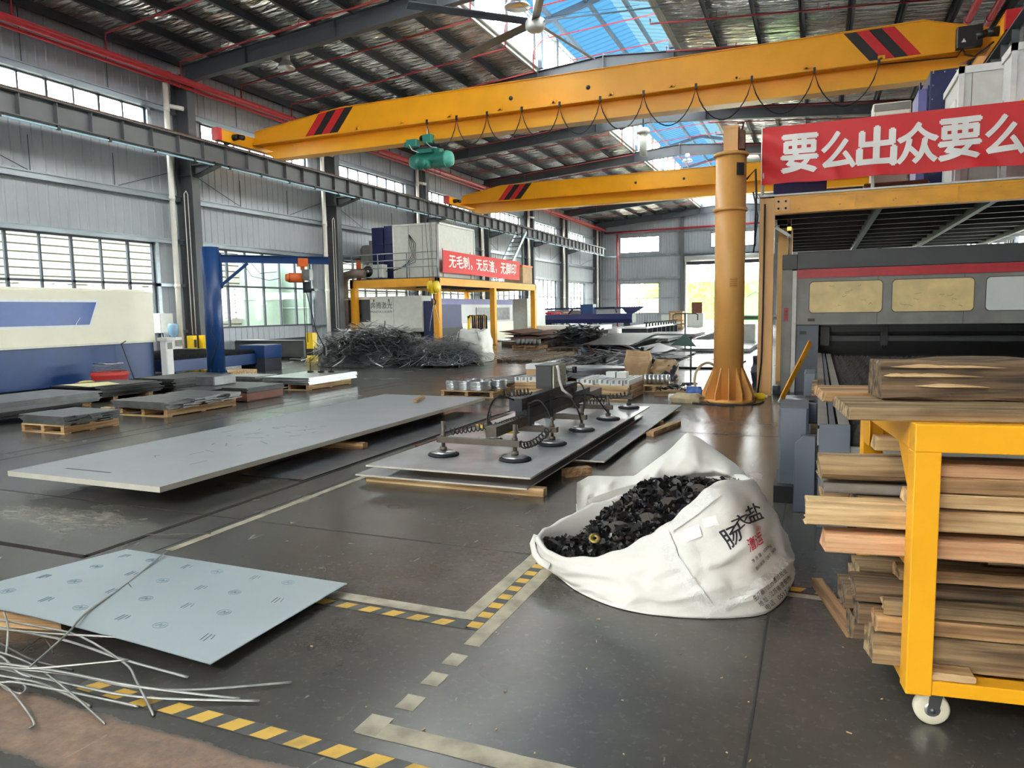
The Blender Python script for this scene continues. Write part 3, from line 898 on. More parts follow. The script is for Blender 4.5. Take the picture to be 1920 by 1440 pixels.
g = G(); g.bevelbox((-12.1, Y0 - .52, 6.80), (-11.72, Y0 - .26, 7.02), .03); g.cyl((-12.2, Y0 - .39, 6.90), (-12.08, Y0 - .39, 6.90), .08, n=16); build('trolley_motor', g, M['teal'], root)
g = G(); g.bevelbox((-11.52, Y0 - .5, 6.86), (-11.2, Y0 - .28, 7.12), .03); build('junction_box', g, M['teal'], root)
for x in (-11.65, -11.3):
    for s in (-1, 1):
        g = G(); g.cyl((x, Y0 + s * .20, 7.08), (x, Y0 + s * .28, 7.08), .085, n=16); build('trolley_wheel', g, M['black_paint'], root)
for x in (-11.82, -11.62, -11.55, -11.3):
    g = G(); g.cyl((x, Y0 - .1, 6.3), (-11.47 + (x + 11.57) * .5, Y0 - .1, 2.55), .008, n=5); build('rope', g, M['dark_steel'], root)
g = G(); g.tube([(-11.4, Y0 - .35, 7.4), (-11.35, Y0 - .5, 6.85), (-11.2, Y0 - .5, 6.72), (-11.05, Y0 - .4, 6.7)], .013, 5); g.tube([(-11.95, Y0 - .55, 6.85), (-11.85, Y0 - .55, 6.68), (-11.7, Y0 - .4, 6.62)], .013, 5); build('power_lead', g, M['off_white'], root)
g = G()
for s in (-1, 1): g.cyl((-11.47 + s * .07, Y0 - .1, 2.42), (-11.47 + s * .14, Y0 - .1, 2.42), .2, n=20)
g.box((-11.55, Y0 - .16, 2.2), (-11.39, Y0 - .04, 2.5)); build('hook_block', g, M['yellow_bright'], root)
g = G(); g.tube([(-11.47, Y0 - .1, 2.2), (-11.47, Y0 - .1, 2.05), (-11.40, Y0 - .1, 1.96), (-11.44, Y0 - .1, 1.86), (-11.54, Y0 - .1, 1.88), (-11.56, Y0 - .1, 1.96)], .028, 8); build('hook', g, M['dark_steel'], root)
g = G(); g.tube([(-11.46, Y0 - .12, 1.92), (-11.56, Y0 - .2, 1.3), (-11.6, Y0 - .2, 1.0)], .02, 6, flat=(.05, .006)); g.tube([(-11.46, Y0 - .08, 1.92), (-11.3, Y0, 1.05)], .02, 6, flat=(.03, .006)); tag(build('lifting_sling', g, M['off_white']), 'white webbing sling hanging from the yellow crane hook in front of the dark blue machine', 'sling')

# ------------------------------------------------------------------ pipes
def pipe(name, pts, r, m, label, cat='pipe', group=None, n=10):
    g = G(); g.tube(pts, r, n); return tag(build(name, g, M[m]), label, cat, group)


def flanged(name, y0, y1, x, z, r, m, label, step):
    root = thing(name, label, 'pipe', (x, (y0 + y1) / 2, z)); g = G(); g.tube([(x, y0, z), (x, y1, z)], r, 14); build('pipe_run', g, M[m], root)
    y = y0 + 2
    while y < y1:
        g = G(); g.tube([(x, y - .05, z), (x, y + .05, z)], r * 1.18, 14); build('coupling', g, M[m], root); y += step
    return root


flanged('sprinkler_main', Y_N, 68.3, -18.9, 9.12, .105, 'pipe_red', 'thick red sprinkler main running the length of the left wall under the roof', 5.9)
flanged('sprinkler_feed', Y_N, 68.3, -19.25, 9.05, .05, 'pipe_red', 'thinner red pipe just behind and below the thick red main', 8.1)
flanged('sprinkler_main', Y_N, 68.3, 3.55, 9.16, .09, 'pipe_red', 'left one of two dull red pipes above the right end of the near crane', 5.9)
flanged('sprinkler_main', Y_N, 68.3, 4.05, 9.12, .09, 'pipe_red', 'right one of two dull red pipes above the right end of the near crane', 5.9)
pipe('sprinkler_cross_main', [(-19, 68.6, 8.85), (5, 68.6, 9.1)], .09, 'pipe_red', 'red pipe crossing the far end wall above its windows')
pipe('sprinkler_riser', [(-17.75, 68.6, 8.74), (-17.75, 68.6, 0)], .07, 'pipe_red', 'vertical red pipe down the far end wall left of its windows')
g = G()
zs = lambda x: zroof(x) - .46
proto = None
BR = [15.45 - 2.65 * 3] + [15.45 - 2.65 * 2, 15.45 - 2.65] + [15.45 + 2.65 * i for i in range(19)]
for i, y in enumerate(BR):
    lab = 'thin red sprinkler branch pipe hung under the roof purlins across the hall'
    if proto is None:
        proto = thing('sprinkler_branch', lab, 'pipe', (RIDGE, y, 10.2), 'sprinkler branch pipes under the roof')
        g = G(); g.tube([(-18.9, y, 9.23), (-18.9, y, zs(-18.9)), (-9.9, y, zs(-9.9))], .027, 7); build('pipe_run', g, M['pipe_dull'], proto)
        g = G(); g.tube([(-9.9, y, zs(-9.9)), (-9.9, y, zs(-9.9) + .75), (-9.5, y, 11.5), (-5.4, y, 11.7), (-5.4, y, 11.95)], .02, 6); build('monitor_loop', g, M['pipe_red'], proto)
        g = G(); g.tube([(-5.0, y, zs(-5.0) + .15), (-5.0, y, zs(-5.0)), (3.6, y, zs(3.6))], .027, 7); build('pipe_run', g, M['pipe_dull'], proto)
        for x in (-17.2, -14.5, -11.8, -3, -.2, 2.4):
            g = G(); g.cyl((x, y, zs(x)), (x, y, zroof(x) - .25), .008, n=5); build('hanger_rod', g, M['steel_dark'], proto)
            g = G(); g.cyl((x + .3, y, zs(x + .3)), (x + .3, y, zs(x + .3) + .16), .014, n=6); build('sprinkler_head', g, M['pipe_red'], proto)
        protos_world = True
    else:
        r = proto.copy(); COL.objects.link(r); r.location = (RIDGE, y, 10.2)
        for ch in proto.children:
            c = ch.copy(); COL.objects.link(c); c.parent = r; c.matrix_parent_inverse = ch.matrix_parent_inverse
# white rainwater pipes beside the columns
for i, c in enumerate(COLS[3:]):
    root = thing('drain_pipe', 'white rainwater pipe on the left wall, ' + ('nearest the camera', 'second from the camera, beside the blue jib crane', 'third from the camera, behind the container', 'fourth from the camera', 'fifth from the camera', 'sixth from the camera', 'in the far left corner')[min(i, 6)], 'pipe', (-19.3, c - 1.15, 0))
    g = G(); g.tube([(-19.3, c - 1.15, 0), (-19.3, c - 1.15, 9.0)], .085, 14); build('pipe_run', g, M['pipe_white'], root)
    for z in (2.6, 5.4, 8.2):
        g = G(); g.cyl((-19.3, c - 1.15, z - .06), (-19.3, c - 1.15, z + .06), .098, n=14); build('collar', g, M['pipe_white'], root)
    if i < 5:
        g = G(); g.tube([(-19.25, c - 1.1, 8.3), (-19.05, c - .7, 8.28)], .07, 10); build('side_branch', g, M['pipe_white'], root)
for i, c in enumerate(COLS[3:6]):
    g = G(); g.tube([(-19.2, c - .75, 1.0), (-19.2, c - .75, 5.6), (-19.2, c - .66, 5.7), (-19.2, c - .6, 5.6), (-19.2, c - .6, 1.0)], .014, 8)
    tag(build('conduit', g, M['pipe_white']), 'pair of thin white conduits joined at the top beside the ' + ('nearest', 'second', 'third')[i] + ' wall column', 'conduit')

# ------------------------------------------------------------------ high-bay lamps and the big ceiling fan
def highbay(x, y, z, top, label, sc=1.0):
    root = thing('high_bay_lamp', label, 'lamp', (x, y, z), 'high bay lamps')
    g = G(); g.lathe([(.27 * sc, 0), (.28 * sc, .02), (.20 * sc, .16), (.13 * sc, .24), (.12 * sc, .25), (.11 * sc, .24), (.18 * sc, .15), (.26 * sc, .01)], (x, y, z), 24); build('reflector', g, M['bright_steel'], root)
    g = G(); g.lathe([(.0, .22), (.125 * sc, .22), (.125 * sc, .40), (.09 * sc, .44), (0, .44)], (x, y, z), 20); build('housing', g, M['off_white'], root)
    g = G(); g.cyl((x, y, z + .42), (x, y, top), .012, n=6); build('drop_rod', g, M['steel_dark'], root)


highbay(-15.87, 19.5, 9.45, zroof(-15.87), 'bell-shaped high bay lamp under the roof above the left end of the near crane')
highbay(-7.9, 19.6, 10.0, 12.9, 'pale high bay lamp under the blue skylight beside the big ceiling fan', 1.3)
highbay(-16.0, 52.0, 9.3, zroof(-16) - .0, 'high bay lamp glowing white near the far left roof corner')
highbay(-6.9, 42.2, 9.75, 10.3, 'small dark high bay lamp under the ridge of the far rafter')
root = thing('metal_dish', 'shiny shallow metal dish just behind the top edge of the large red banner', 'dish', (-.22, 14.5, 3.555))
g = G(); g.lathe([(0, 4.86), (.12, 4.85), (.26, 4.79), (.33, 4.71), (.32, 4.70), (.24, 4.77), (0, 4.83)], (-.22, 14.5, 0), 32); build('bowl', g, M['bright_steel'], root)
g = G(); g.cyl((-.22, 14.5, 3.556), (-.22, 14.5, 4.83), .025, n=10); build('pole', g, M['steel_dark'], root)

root = thing('ceiling_fan', 'huge five-bladed ceiling fan under the skylight ridge', 'ceiling fan', (-7.12, 18.9, 9.1))
fx, fy, fz = -7.12, 18.9, 9.24
g = G(); g.lathe([(0, -.22), (.20, -.22), (.26, -.14), (.26, .06), (.14, .12), (0, .12)], (fx, fy, fz), 24); build('hub', g, M['off_white'], root)
g = G(); g.cyl((fx, fy, fz + .1), (fx, fy, 10.25), .05, n=12); build('drop_tube', g, M['off_white'], root)
for k in range(5):
    a = radians(8 + 72 * k); d = Vector((cos(a), sin(a), 0)); s = Vector((-sin(a), cos(a), 0)); c = Vector((fx, fy, fz))
    g = G(); vs = []
    for t in (.25, 3.45):
        w = .115
        for u, h in ((-w, -.03), (-w * .2, .03), (w, .055), (w * .9, .035), (-w * .2, .0), (-w, -.05)):
            vs.append(c + d * t + s * u + Vector((0, 0, h)))
    g.add(vs, [(i, (i + 1) % 6, 6 + (i + 1) % 6, 6 + i) for i in range(6)] + [tuple(range(5, -1, -1)), tuple(range(6, 12))])
    build('blade', g, M['machine_slate'], root)
    g = G(); b_ = radians(8 + 36 + 72 * k)
    if k < 4: g.cyl((fx, fy, fz + .1), (fx + 3.2 * cos(b_), fy + 3.2 * sin(b_), 10.1), .006, n=5); build('stay_wire', g, M['steel_dark'], root)
root = thing('ceiling_fan', 'second big ceiling fan, seen edge-on as a white tube below the farther skylight', 'ceiling fan', (-6.9, 31.0, 8.0))
g = G(); g.cyl((-6.9, 31.0, 8.0), (-6.9, 31.0, 8.95), .16, n=18); build('drop_tube', g, M['off_white'], root)
g = G(); g.lathe([(0, 8.9), (.26, 8.9), (.28, 9.0), (.2, 9.12), (0, 9.12)], (-6.9, 31.0, 0), 20); build('cap', g, M['off_white'], root)
g = G(); g.cyl((-6.9, 31.0, 9.1), (-6.9, 31.0, 10.9), .03, n=10); build('hanger', g, M['steel_dark'], root)

# ------------------------------------------------------------------ what stands outside the openings
M['neighbour'] = mat('neighbour', (132, 131, 122), .6, var=.03, scale=.5)
M['tank_green'] = mat('tank_green', (122, 140, 130), .5, var=.05)
M['hedge'] = mat('hedge', (120, 158, 62), .7, var=.45, scale=1.2)
root = thing('neighbouring_building', 'pale building with horizontal siding seen through the left windows', 'building', (-28, 20, 0))
g = G(); z = 0
while z < 9.5:
    g.box((-28.0, -20, z), (-27.93, 66, z + .24)); z += .30
g.box((-34, -20, 0), (-28.0, 66, 9.5)); build('siding', g, M['neighbour'], root)
for y in (12.0, 24.2, 35, 46):
    g = G(); g.box((-27.93, y, .9), (-27.88, y + 2.2, 2.6)); f_ = build('window_frame', g, M['frame_dark'], root)
for i, (y, r, h) in enumerate(((29.2, 1.0, 5.2), (31.9, 1.15, 4.2))):
    root = thing('storage_tank', ('tall pale green tank outside the window behind the blue jib crane', 'wider pale green tank outside the window behind the orange hoist')[i], 'tank', (-26, y, 0))
    g = G(); g.lathe([(0, 0), (r, 0), (r, h), (r * .6, h + .4), (0, h + .5)], (-26, y, 0), 32); build('shell', g, M['tank_green'], root)
    g = G(); g.lathe([(r, h * .45), (r + .05, h * .45), (r + .05, h * .45 + .1), (r, h * .45 + .1)], (-26, y, 0), 32); build('hoop', g, M['tank_green'], root)
M['board_cream'] = mat('board_cream', (222, 196, 140), .7, var=.12, scale=3, stretch=(3, 1, .2))
g = G()
for i in range(26): g.box((-19 + i * .26, 76, 0), (-19 + i * .26 + .22, 76.05, 2.6 + .1 * (i % 3)))
tag(build('board_fence', g, M['board_cream']), 'cream board fence outside the far left window', 'fence')


def shrub_mass(name, x0, x1, y, h, label, seed, m='hedge'):
    rr = random.Random(seed); g = G()
    for i in range(900):
        x = rr.uniform(x0, x1); t = rr.random(); hh = h * (.75 + .25 * sin(x * 1.3 + seed) ** 2)
        z = hh * t ** .7; yy = y + rr.uniform(-1, 1) * 1.2 * (1 - .4 * t); s = rr.uniform(.25, .5)
        a, b_, c = [Vector((rr.uniform(-1, 1), rr.uniform(-1, 1), rr.uniform(-.8, .8))) * s for _ in range(3)]
        p = Vector((x, yy, z)); g.add([p + a, p + b_, p + c, p - a * .8], [(0, 1, 2), (0, 2, 3)])
    g.prism([(x0, y + 1.0), (x1, y + 1.0), (x1, y + 1.4), (x0, y + 1.4)], 'z', 0, h * .72)
    o = build(name, g, M[m]); return tag(o, label, 'bushes', kind='stuff')


shrub_mass('bushes', -22, 8, 98, 7.0, 'sunlit green bushes outside the far roll-up door', 3)
M['barrier_yellow'] = mat('barrier_yellow', (240, 206, 40), .5, var=.05)
root = thing('roadside_barrier', 'low yellow barrier outside the far roll-up door', 'barrier', (-10, 90, 0))
g = G(); g.box((-17, 90, .9), (2, 90.06, 1.15)); g.box((-17, 90, .45), (2, 90.06, .65)); build('rail', g, M['barrier_yellow'], root)
for x in (-16, -13, -10, -7, -4, -1):
    g = G(); g.box((x - .06, 90.06, -.06), (x + .06, 90.16, 1.2)); build('post', g, M['barrier_yellow'], root)
M['shed_green'] = mat('shed_green', (70, 190, 60), .5, var=.05)
root = thing('garden_shed', 'bright green shed outside the far door, right of the round pillar', 'shed', (-6.6, 86, 0))
g = G(); g.prism([(-7.6, -.06), (-5.6, -.06), (-5.6, 2.9), (-6.4, 3.3), (-7.6, 2.6)], 'y', 86, 88); build('wall_panel', g, M['shed_green'], root)
g = G(); g.add([(-7.8, 85.8, 2.6), (-6.4, 85.8, 3.36), (-6.4, 88.2, 3.36), (-7.8, 88.2, 2.6)], [(0, 1, 2, 3)]); g.add([(-6.4, 85.8, 3.36), (-5.4, 85.8, 2.86), (-5.4, 88.2, 2.86), (-6.4, 88.2, 3.36)], [(0, 1, 2, 3)]); build('roof_panel', g, M['white_paint'], root)
# ------------------------------------------------------------------ text
def text_shape(s, size, bold=0.0, cuts=0):
    """outline of a line of writing: vertices (x, y) from its lower left, and faces"""
    cu = bpy.data.curves.new('lettering', 'FONT'); cu.body = s; cu.size = size; cu.offset = bold
    o = bpy.data.objects.new('lettering', cu); COL.objects.link(o); bpy.context.view_layer.update()
    me = bpy.data.meshes.new_from_object(o.evaluated_get(bpy.context.evaluated_depsgraph_get()))
    if cuts:
        bm = bmesh.new(); bm.from_mesh(me); bmesh.ops.triangulate(bm, faces=bm.faces[:])
        for _ in range(cuts):
            es = [e for e in bm.edges if e.calc_length() > .09]
            if not es: break
            bmesh.ops.subdivide_edges(bm, edges=es, cuts=1); bmesh.ops.triangulate(bm, faces=bm.faces[:])
        bm.to_mesh(me); bm.free()
    vs = [(v.co.x, v.co.y) for v in me.vertices]; fs = [tuple(p.vertices) for p in me.polygons]
    bpy.data.objects.remove(o); bpy.data.curves.remove(cu); bpy.data.meshes.remove(me)
    return vs, fs


def lettering(name, s, box, fn, m, parent, bold=0.0, cuts=0):
    """writing stretched to box=(u0,v0,u1,v1) and laid on a surface by fn(u,v)->point"""
    vs, fs = text_shape(s, 1.0, 0.0, cuts)
    x0 = min(v[0] for v in vs); x1 = max(v[0] for v in vs); y0 = min(v[1] for v in vs); y1 = max(v[1] for v in vs)
    u0, v0, u1, v1 = box
    if bold:      # heavier strokes: the same outline laid down again a little to each side
        k = len(vs); vs = [(a + dx * bold, b_ + dy * bold) for dx, dy in ((0, 0), (-1, 0), (1, 0), (0, 1), (0, -1)) for a, b_ in vs]; fs = [tuple(i + j * k for i in f) for j in range(5) for f in fs]
    pts = [fn(u0 + (v[0] - x0) / (x1 - x0) * (u1 - u0), v0 + (v[1] - y0) / (y1 - y0) * (v1 - v0)) for v in vs]
    g = G(); g.add(pts, fs)
    return build(name, g, M[m], parent)


# ------------------------------------------------------------------ pallets and plate stacks
def pallet(x0, y0, x1, y1, label, h=.12, rz=0.0, m='wood_pale_y', mx='wood_pale', group='wooden pallets'):
    cx, cy = (x0 + x1) / 2, (y0 + y1) / 2
    root = thing('pallet', label, 'pallet', (cx, cy, 0), group, local=True); root.rotation_euler = (0, 0, rz)
    w, l = x1 - x0, y1 - y0
    for i in range(3):
        x = -w / 2 + .04 + (w - .08) * i / 2; g = G(); g.box((x - .035, -l / 2, .015), (x + .035, l / 2, h - .018)); build('stringer', g, M[m], root)
    n = max(3, int(l / .22))
    for i in range(n):
        y = -l / 2 + (l - .1) * i / (n - 1); g = G(); g.box((-w / 2, y, h - .018), (w / 2, y + .1, h)); build('deck_board', g, M[mx], root)
    for y in (-l / 2, -.05, l / 2 - .1):
        g = G(); g.box((-w / 2, y, 0), (w / 2, y + .1, .015)); build('base_board', g, M[mx], root)
    return root


def plates(cx, cy, z, w, l, n, t, label, group, m='mid_steel', jit=.04, rz=0.0, seed=1, gap=.001, name='steel_plate'):
    """n loose plates lying on each other, each an object"""
    rr = random.Random(seed); proto = None
    for i in range(n):
        ti = t
        px, py = cx + rr.uniform(-jit, jit), cy + rr.uniform(-jit, jit); a = rz + rr.uniform(-jit, jit) * .25
        if proto is None:
            g = G(); g.prism([(-w / 2, -l / 2), (w / 2, -l / 2), (w / 2, l / 2), (-w / 2, l / 2)], 'z', 0, ti)
            proto = build(name, g, M[m] if isinstance(m, str) else m, origin=(0, 0, 0)); o = proto
        else:
            o = proto.copy(); COL.objects.link(o)
        o.location = (px, py, z); o.rotation_euler = (0, 0, a); tag(o, label, 'steel plate', group); z += t + gap
    return z


def strips(cx, cy, z, w, l, n, label, group, m, seed, along='x', t=.012, layers=4):
    """cut strips lying side by side in layers, each an object"""
    rr = random.Random(seed)
    for k in range(layers):
        s = l / n
        for i in range(n):
            ww = w * rr.uniform(.86, 1.06); g = G()
            if along == 'x': g.box((-ww / 2, -s * .48, 0), (ww / 2, s * .48, t))
            else: g.box((-s * .48, -ww / 2, 0), (s * .48, ww / 2, t))
            o = build('steel_strip', g, M[m], origin=(0, 0, 0))
            d = -l / 2 + s * (i + .5)
            o.location = (cx + rr.uniform(-.05, .05), cy + d, z) if along == 'x' else (cx + d, cy + rr.uniform(-.05, .05), z)
            o.rotation_euler = (0, 0, rr.uniform(-.012, .012)); tag(o, label, 'steel strip', group)
        z += t + .0015
    return z


pallet(-10.50, 6.76, -9.60, 7.62, 'small open pallet nearest the camera on the left, under pale grey steel strips')
strips(-10.05, 7.19, .121, .98, .84, 5, 'pale grey steel strip on the small pallet nearest the camera at the left', 'strips on the nearest small pallet', 'mid_steel', 3, layers=7, t=.016)
g = G(); g.box((-10.38, 7.93, 0), (-10.18, 8.03, .2)); tag(build('wood_block', g, M['wood_pale']), 'short wooden block standing behind the nearest small pallet', 'wood block')

pallet(-10.62, 8.45, -9.55, 9.95, 'long pallet of square feet behind the nearest small pallet, under grey plates', .13)
strips(-10.12, 9.2, .131, 1.25, 1.62, 6, 'grey steel strip on the long pallet behind the nearest small one', 'strips on the long pallet', 'mid_steel', 5, layers=6, t=.018)

M['brown_steel'] = mat('brown_steel', (112, 66, 50), .5, var=.15, scale=4, metal=.2)
g = G(); g.box((-10.25, 10.36, .02), (-9.68, 11.35, .17)); g.box((-10.2, 10.40, 0), (-10.1, 11.3, .02)); g.box((-9.8, 10.40, 0), (-9.72, 11.3, .02))
tag(build('steel_tray', g, M['brown_steel'], bevel=.008), 'reddish brown steel tray under dark plates, left of the long grey sheet', 'tray')
plates(-9.97, 10.86, .171, .6, 1.0, 4, .022, 'dark steel plate lying on the reddish brown tray', 'plates on the brown tray', 'dark_steel', .03, seed=8)
for k, x in enumerate((-11.1, -10.5)):
    g = G(); g.box((x, 10.2, 0), (x + .1, 11.7, .1)); tag(build('timber_skid', g, M['wood_dark']), ('left', 'right')[k] + ' dark timber skid under the plates beside the brown tray', 'skid')
plates(-10.85, 10.95, .101, .86, 1.55, 5, .024, 'dark plate in the low stack just left of the reddish brown tray', 'plates left of the brown tray', 'dark_steel', .05, seed=9)
g = G(); g.bevelbox((-11.5, 10.9, .23), (-11.0, 11.5, .40), .02); tag(build('ribbed_block', g, M['mid_steel']), 'grey ribbed steel block on the dark plates at the foot of the blue jib crane', 'steel block')

pallet(-10.88, 12.36, -9.86, 13.88, 'pallet under shiny bright-topped sheets, beyond the brown tray', .13)
plates(-10.37, 13.12, .131, 1.2, 1.72, 8, .018, 'thin shiny sheet in the bright-topped stack beyond the brown tray', 'sheets of the bright-topped stack', 'bright_steel', .05, seed=10)
for i, (px, py) in enumerate(((-10.45, 13.55), (-10.7, 13.5), (-10.2, 13.6))):
    p = Vector((px, py, 0)); g = G(); g.cyl((p.x, p.y, .2845), (p.x, p.y, .31), .07, n=14); g.cyl((p.x, p.y, .31), (p.x, p.y, .31 + (.06, .30, .12)[i]), .012, n=8)
    tag(build('suction_pad', g, M['rubber']), ('low black suction pad on the bright-topped sheet stack, middle of three', 'tall thin black suction pad on the bright-topped sheet stack', 'black suction pad at the right end of the bright-topped sheet stack')[i], 'suction pad')

pallet(-12.40, 12.62, -11.52, 13.28, 'small pallet right of the foot of the blue jib crane', .11)
plates(-11.96, 12.95, .111, .92, .72, 6, .02, 'grey plate on the small pallet right of the blue jib crane foot', 'plates on the small pallet by the jib', 'mid_steel', .03, seed=11)

for nm, x0, x1, y0, y1, zt, n, m, lab, gr in (
        ('a', -13.35, -12.0, 5.4, 9.2, .0, 7, 'mid_steel', 'long grey sheet in the stack along the foot of the blue press', 'long sheets along the press'),
        ('b', -11.9, -11.35, 5.2, 8.3, .0, 4, 'dark_steel', 'dark sheet in the low stack at the left edge of the photo', 'low dark sheets at the left edge'),
        ('c', -13.7, -12.45, 9.5, 10.9, .0, 8, 'dark_steel', 'dark plate in the stack topped with cream paper in front of the red drum', 'plates in front of the red drum'),
        ('d', -13.5, -12.35, 11.15, 12.75, .0, 8, 'dark_steel', 'dark plate in the stack in front of the white console post', 'plates in front of the console post')):
    cx, cy = (x0 + x1) / 2, (y0 + y1) / 2
    for k, y in enumerate((y0 + .3, y1 - .3)):
        g = G(); g.box((x0 - .02, y - .05, 0), (x1 + .06, y + .05, .1)); tag(build('wood_bearer', g, M['wood_mid']), 'wooden bearer under ' + {'a': 'the long grey press-side stack', 'b': 'the low dark left-edge stack', 'c': 'the paper-topped stack by the red drum', 'd': 'the dark stack by the console post'}[nm] + (', near end', ', far end')[k], 'bearer')
    plates(cx, cy, .101, x1 - x0, y1 - y0, n, .024, lab, gr, m, .05, seed=20 + ord(nm))
M['paper_cream'] = mat('paper_cream', (236, 226, 170), .7, var=.04)
g = G(); g.add([(-13.6, 9.55, .3165), (-12.55, 9.4, .3165), (-12.5, 10.0, .318), (-13.2, 10.3, .3165)], [(0, 1, 2, 3)]); g.add([(-13.6, 9.55, .3145), (-12.55, 9.4, .3145), (-12.5, 10.0, .316), (-13.2, 10.3, .3145)], [(3, 2, 1, 0)])
tag(build('paper_sheet', g, M['paper_cream']), 'sheet of cream paper on the dark plates in front of the red drum', 'paper')

# ------------------------------------------------------------------ blue and white press brake
root = thing('press_brake', 'large cream and blue press brake at the left edge with a blue slanted panel', 'press brake', (-15.9, 9.2, 0))
g = G(); g.box((-16.6, 5.2, 1.0), (-15.2, 13.24, 2.22)); g.box((-16.6, 5.2, 2.22), (-15.3, 13.1, 2.27)); build('upper_beam', g, M['cream'], root, bevel=.012)
g = G(); g.box((-16.6, 5.2, .12), (-15.22, 13.16, .985)); build('lower_frame', g, M['press_blue'], root, bevel=.01)
g = G(); g.box((-16.5, 5.3, 0), (-15.4, 13.0, .12)); build('plinth', g, M['black_paint'], root)
g = G(); g.box((-15.225, 5.2, .985), (-15.19, 13.24, 1.03)); build('die_rail', g, M['edge_pale'], root)
for i, (yy, k) in enumerate(((5.4, .0), )):
    g = G(); g.prism([(5.2, 1.40), (11.53, 1.40), (11.76, 2.03), (5.2, 2.03)], 'x', -15.2, -15.190); p = build('slanted_border', g, M['white_paint'], root)
    g = G(); g.prism([(5.2, 1.455), (11.48, 1.455), (11.69, 1.96), (5.2, 1.96)], 'x', -15.192, -15.184); build('slanted_panel', g, M['press_panel_blue'], root)
g = G(); g.box((-16.6, 13.16, .1), (-15.3, 13.26, 2.2)); build('end_plate', g, M['steel_dark'], root)
g = G(); g.tube([(-15.17, 11.26, 1.62), (-15.17, 11.16, 1.5), (-15.17, 11.1, 1.36)], .006, 5); build('scratch_mark', g, M['white_paint'], root)
root = thing('console_post', 'white control post standing at the right end of the blue press', 'control post', (-15.0, 13.42, 0))
g = G(); g.bevelbox((-15.14, 13.3, 0), (-14.92, 13.52, 1.0), .02); build('post', g, M['white_paint'], root)
g = G(); g.box((-15.2, 13.28, 1.0), (-14.86, 13.56, 1.09)); build('console_top', g, M['off_white'], root, bevel=.01)
g = G(); g.box((-14.918, 13.34, .80), (-14.91, 13.48, .96)); build('button_panel', g, M['machine_grey'], root)
g = G(); g.box((-15.25, 13.2, 0), (-14.8, 13.6, .02)); build('foot_plate', g, M['white_paint'], root)

root = thing('metal_drum', 'low red steel drum in front of the blue press with a wire basket on it', 'drum', (-14.45, 11.32, 0))
g = G(); g.lathe([(.0, 0), (.36, 0), (.37, .02), (.365, .14), (.385, .16), (.365, .18), (.36, .30), (.385, .33), (.385, .37), (.36, .42), (.35, .42), (.34, .1), (0, .1)], (-14.45, 11.32, 0), 32); build('shell', g, M['red_drum'], root)
g = G(); g.lathe([(0, .36), (.345, .36), (.345, .375), (0, .40)], (-14.45, 11.32, 0), 24); build('fill', g, M['cardboard'], root)
root = thing('wire_basket', 'grey wire mesh basket sitting on the red drum', 'basket', (-14.45, 11.3, .40))
g = G()
for i in range(13):
    for y in (11.14, 11.46): g.cyl((-14.72 + i * .045, y, .41), (-14.72 + i * .045, y, .60), .004, n=4)
for z in (.41, .47, .53, .59):
    for y in (11.14, 11.46): g.cyl((-14.72, y, z), (-14.18, y, z), .005, n=4)
    for x in (-14.72, -14.18): g.cyl((x, 11.14, z), (x, 11.46, z), .005, n=4)
build('mesh', g, M['mid_steel'], root)
g = G(); g.tube([(-14.72, 11.14, .60), (-14.18, 11.14, .60), (-14.18, 11.46, .60), (-14.72, 11.46, .60)], .010, 6, closed=True); build('rim', g, M['bright_steel'], root)
M['lid_yellow'] = mat('lid_yellow', (238, 220, 130), .5, var=0, c2=(214, 90, 110), scale=2.2, thr=(.52, .56))
g = G(); g.lathe([(0, 0), (.24, 0), (.27, .03), (.25, .035), (0, .015)], (0, 0, 0), 28); o = tag(build('plastic_lid', g, M['lid_yellow'], origin=(0, 0, 0)), 'pale yellow and pink round lid leaning beside the red drum', 'lid'); o.location = (-14.25, 10.55, .12); o.rotation_euler = (.5, .15, .4)
g = G(); g.cyl((-14.9, 12.35, .02), (-15.12, 12.2, 1.0), .012, n=8); g.cyl((-15.12, 12.2, .98), (-15.1, 12.32, 1.05), .012, n=8); tag(build('pry_rod', g, M['stripe_black'], origin=(-14.9, 12.35, 0)), 'thin black rod leaning on the lower blue front of the press', 'rod')

# ------------------------------------------------------------------ blue jib crane
root = thing('jib_crane', 'blue jib crane with a round column and a level arm, beside the press', 'jib crane', (-13.27, 13.25, 0))
jc = Vector((-13.27, 13.25, 0)); ja = Vector((-11.55, 15.47, 0)); jd = (ja - jc).normalized(); js = Vector((-jd.y, jd.x, 0))
g = G(); g.cyl((jc.x, jc.y, .02), (jc.x, jc.y, 3.22), .205, n=32); build('column', g, M['press_blue'], root)
g = G(); g.cyl((jc.x, jc.y, 0), (jc.x, jc.y, .025), .36, n=32); build('base_plate', g, M['press_blue'], root)
for k in range(8):
    a = k * pi / 4 + .2; d = Vector((cos(a), sin(a), 0)); t = Vector((-sin(a), cos(a), 0)) * .006; p = jc + d * .2; q = jc + d * .34
    g = G(); g.add([p - t + Vector((0, 0, .02)), q - t + Vector((0, 0, .02)), p - t + Vector((0, 0, .36)), p + t + Vector((0, 0, .02)), q + t + Vector((0, 0, .02)), p + t + Vector((0, 0, .36))], [(0, 1, 2), (5, 4, 3), (0, 3, 4, 1), (1, 4, 5, 2), (2, 5, 3, 0)]); build('gusset', g, M['press_blue'], root)
st = jc + jd * .22
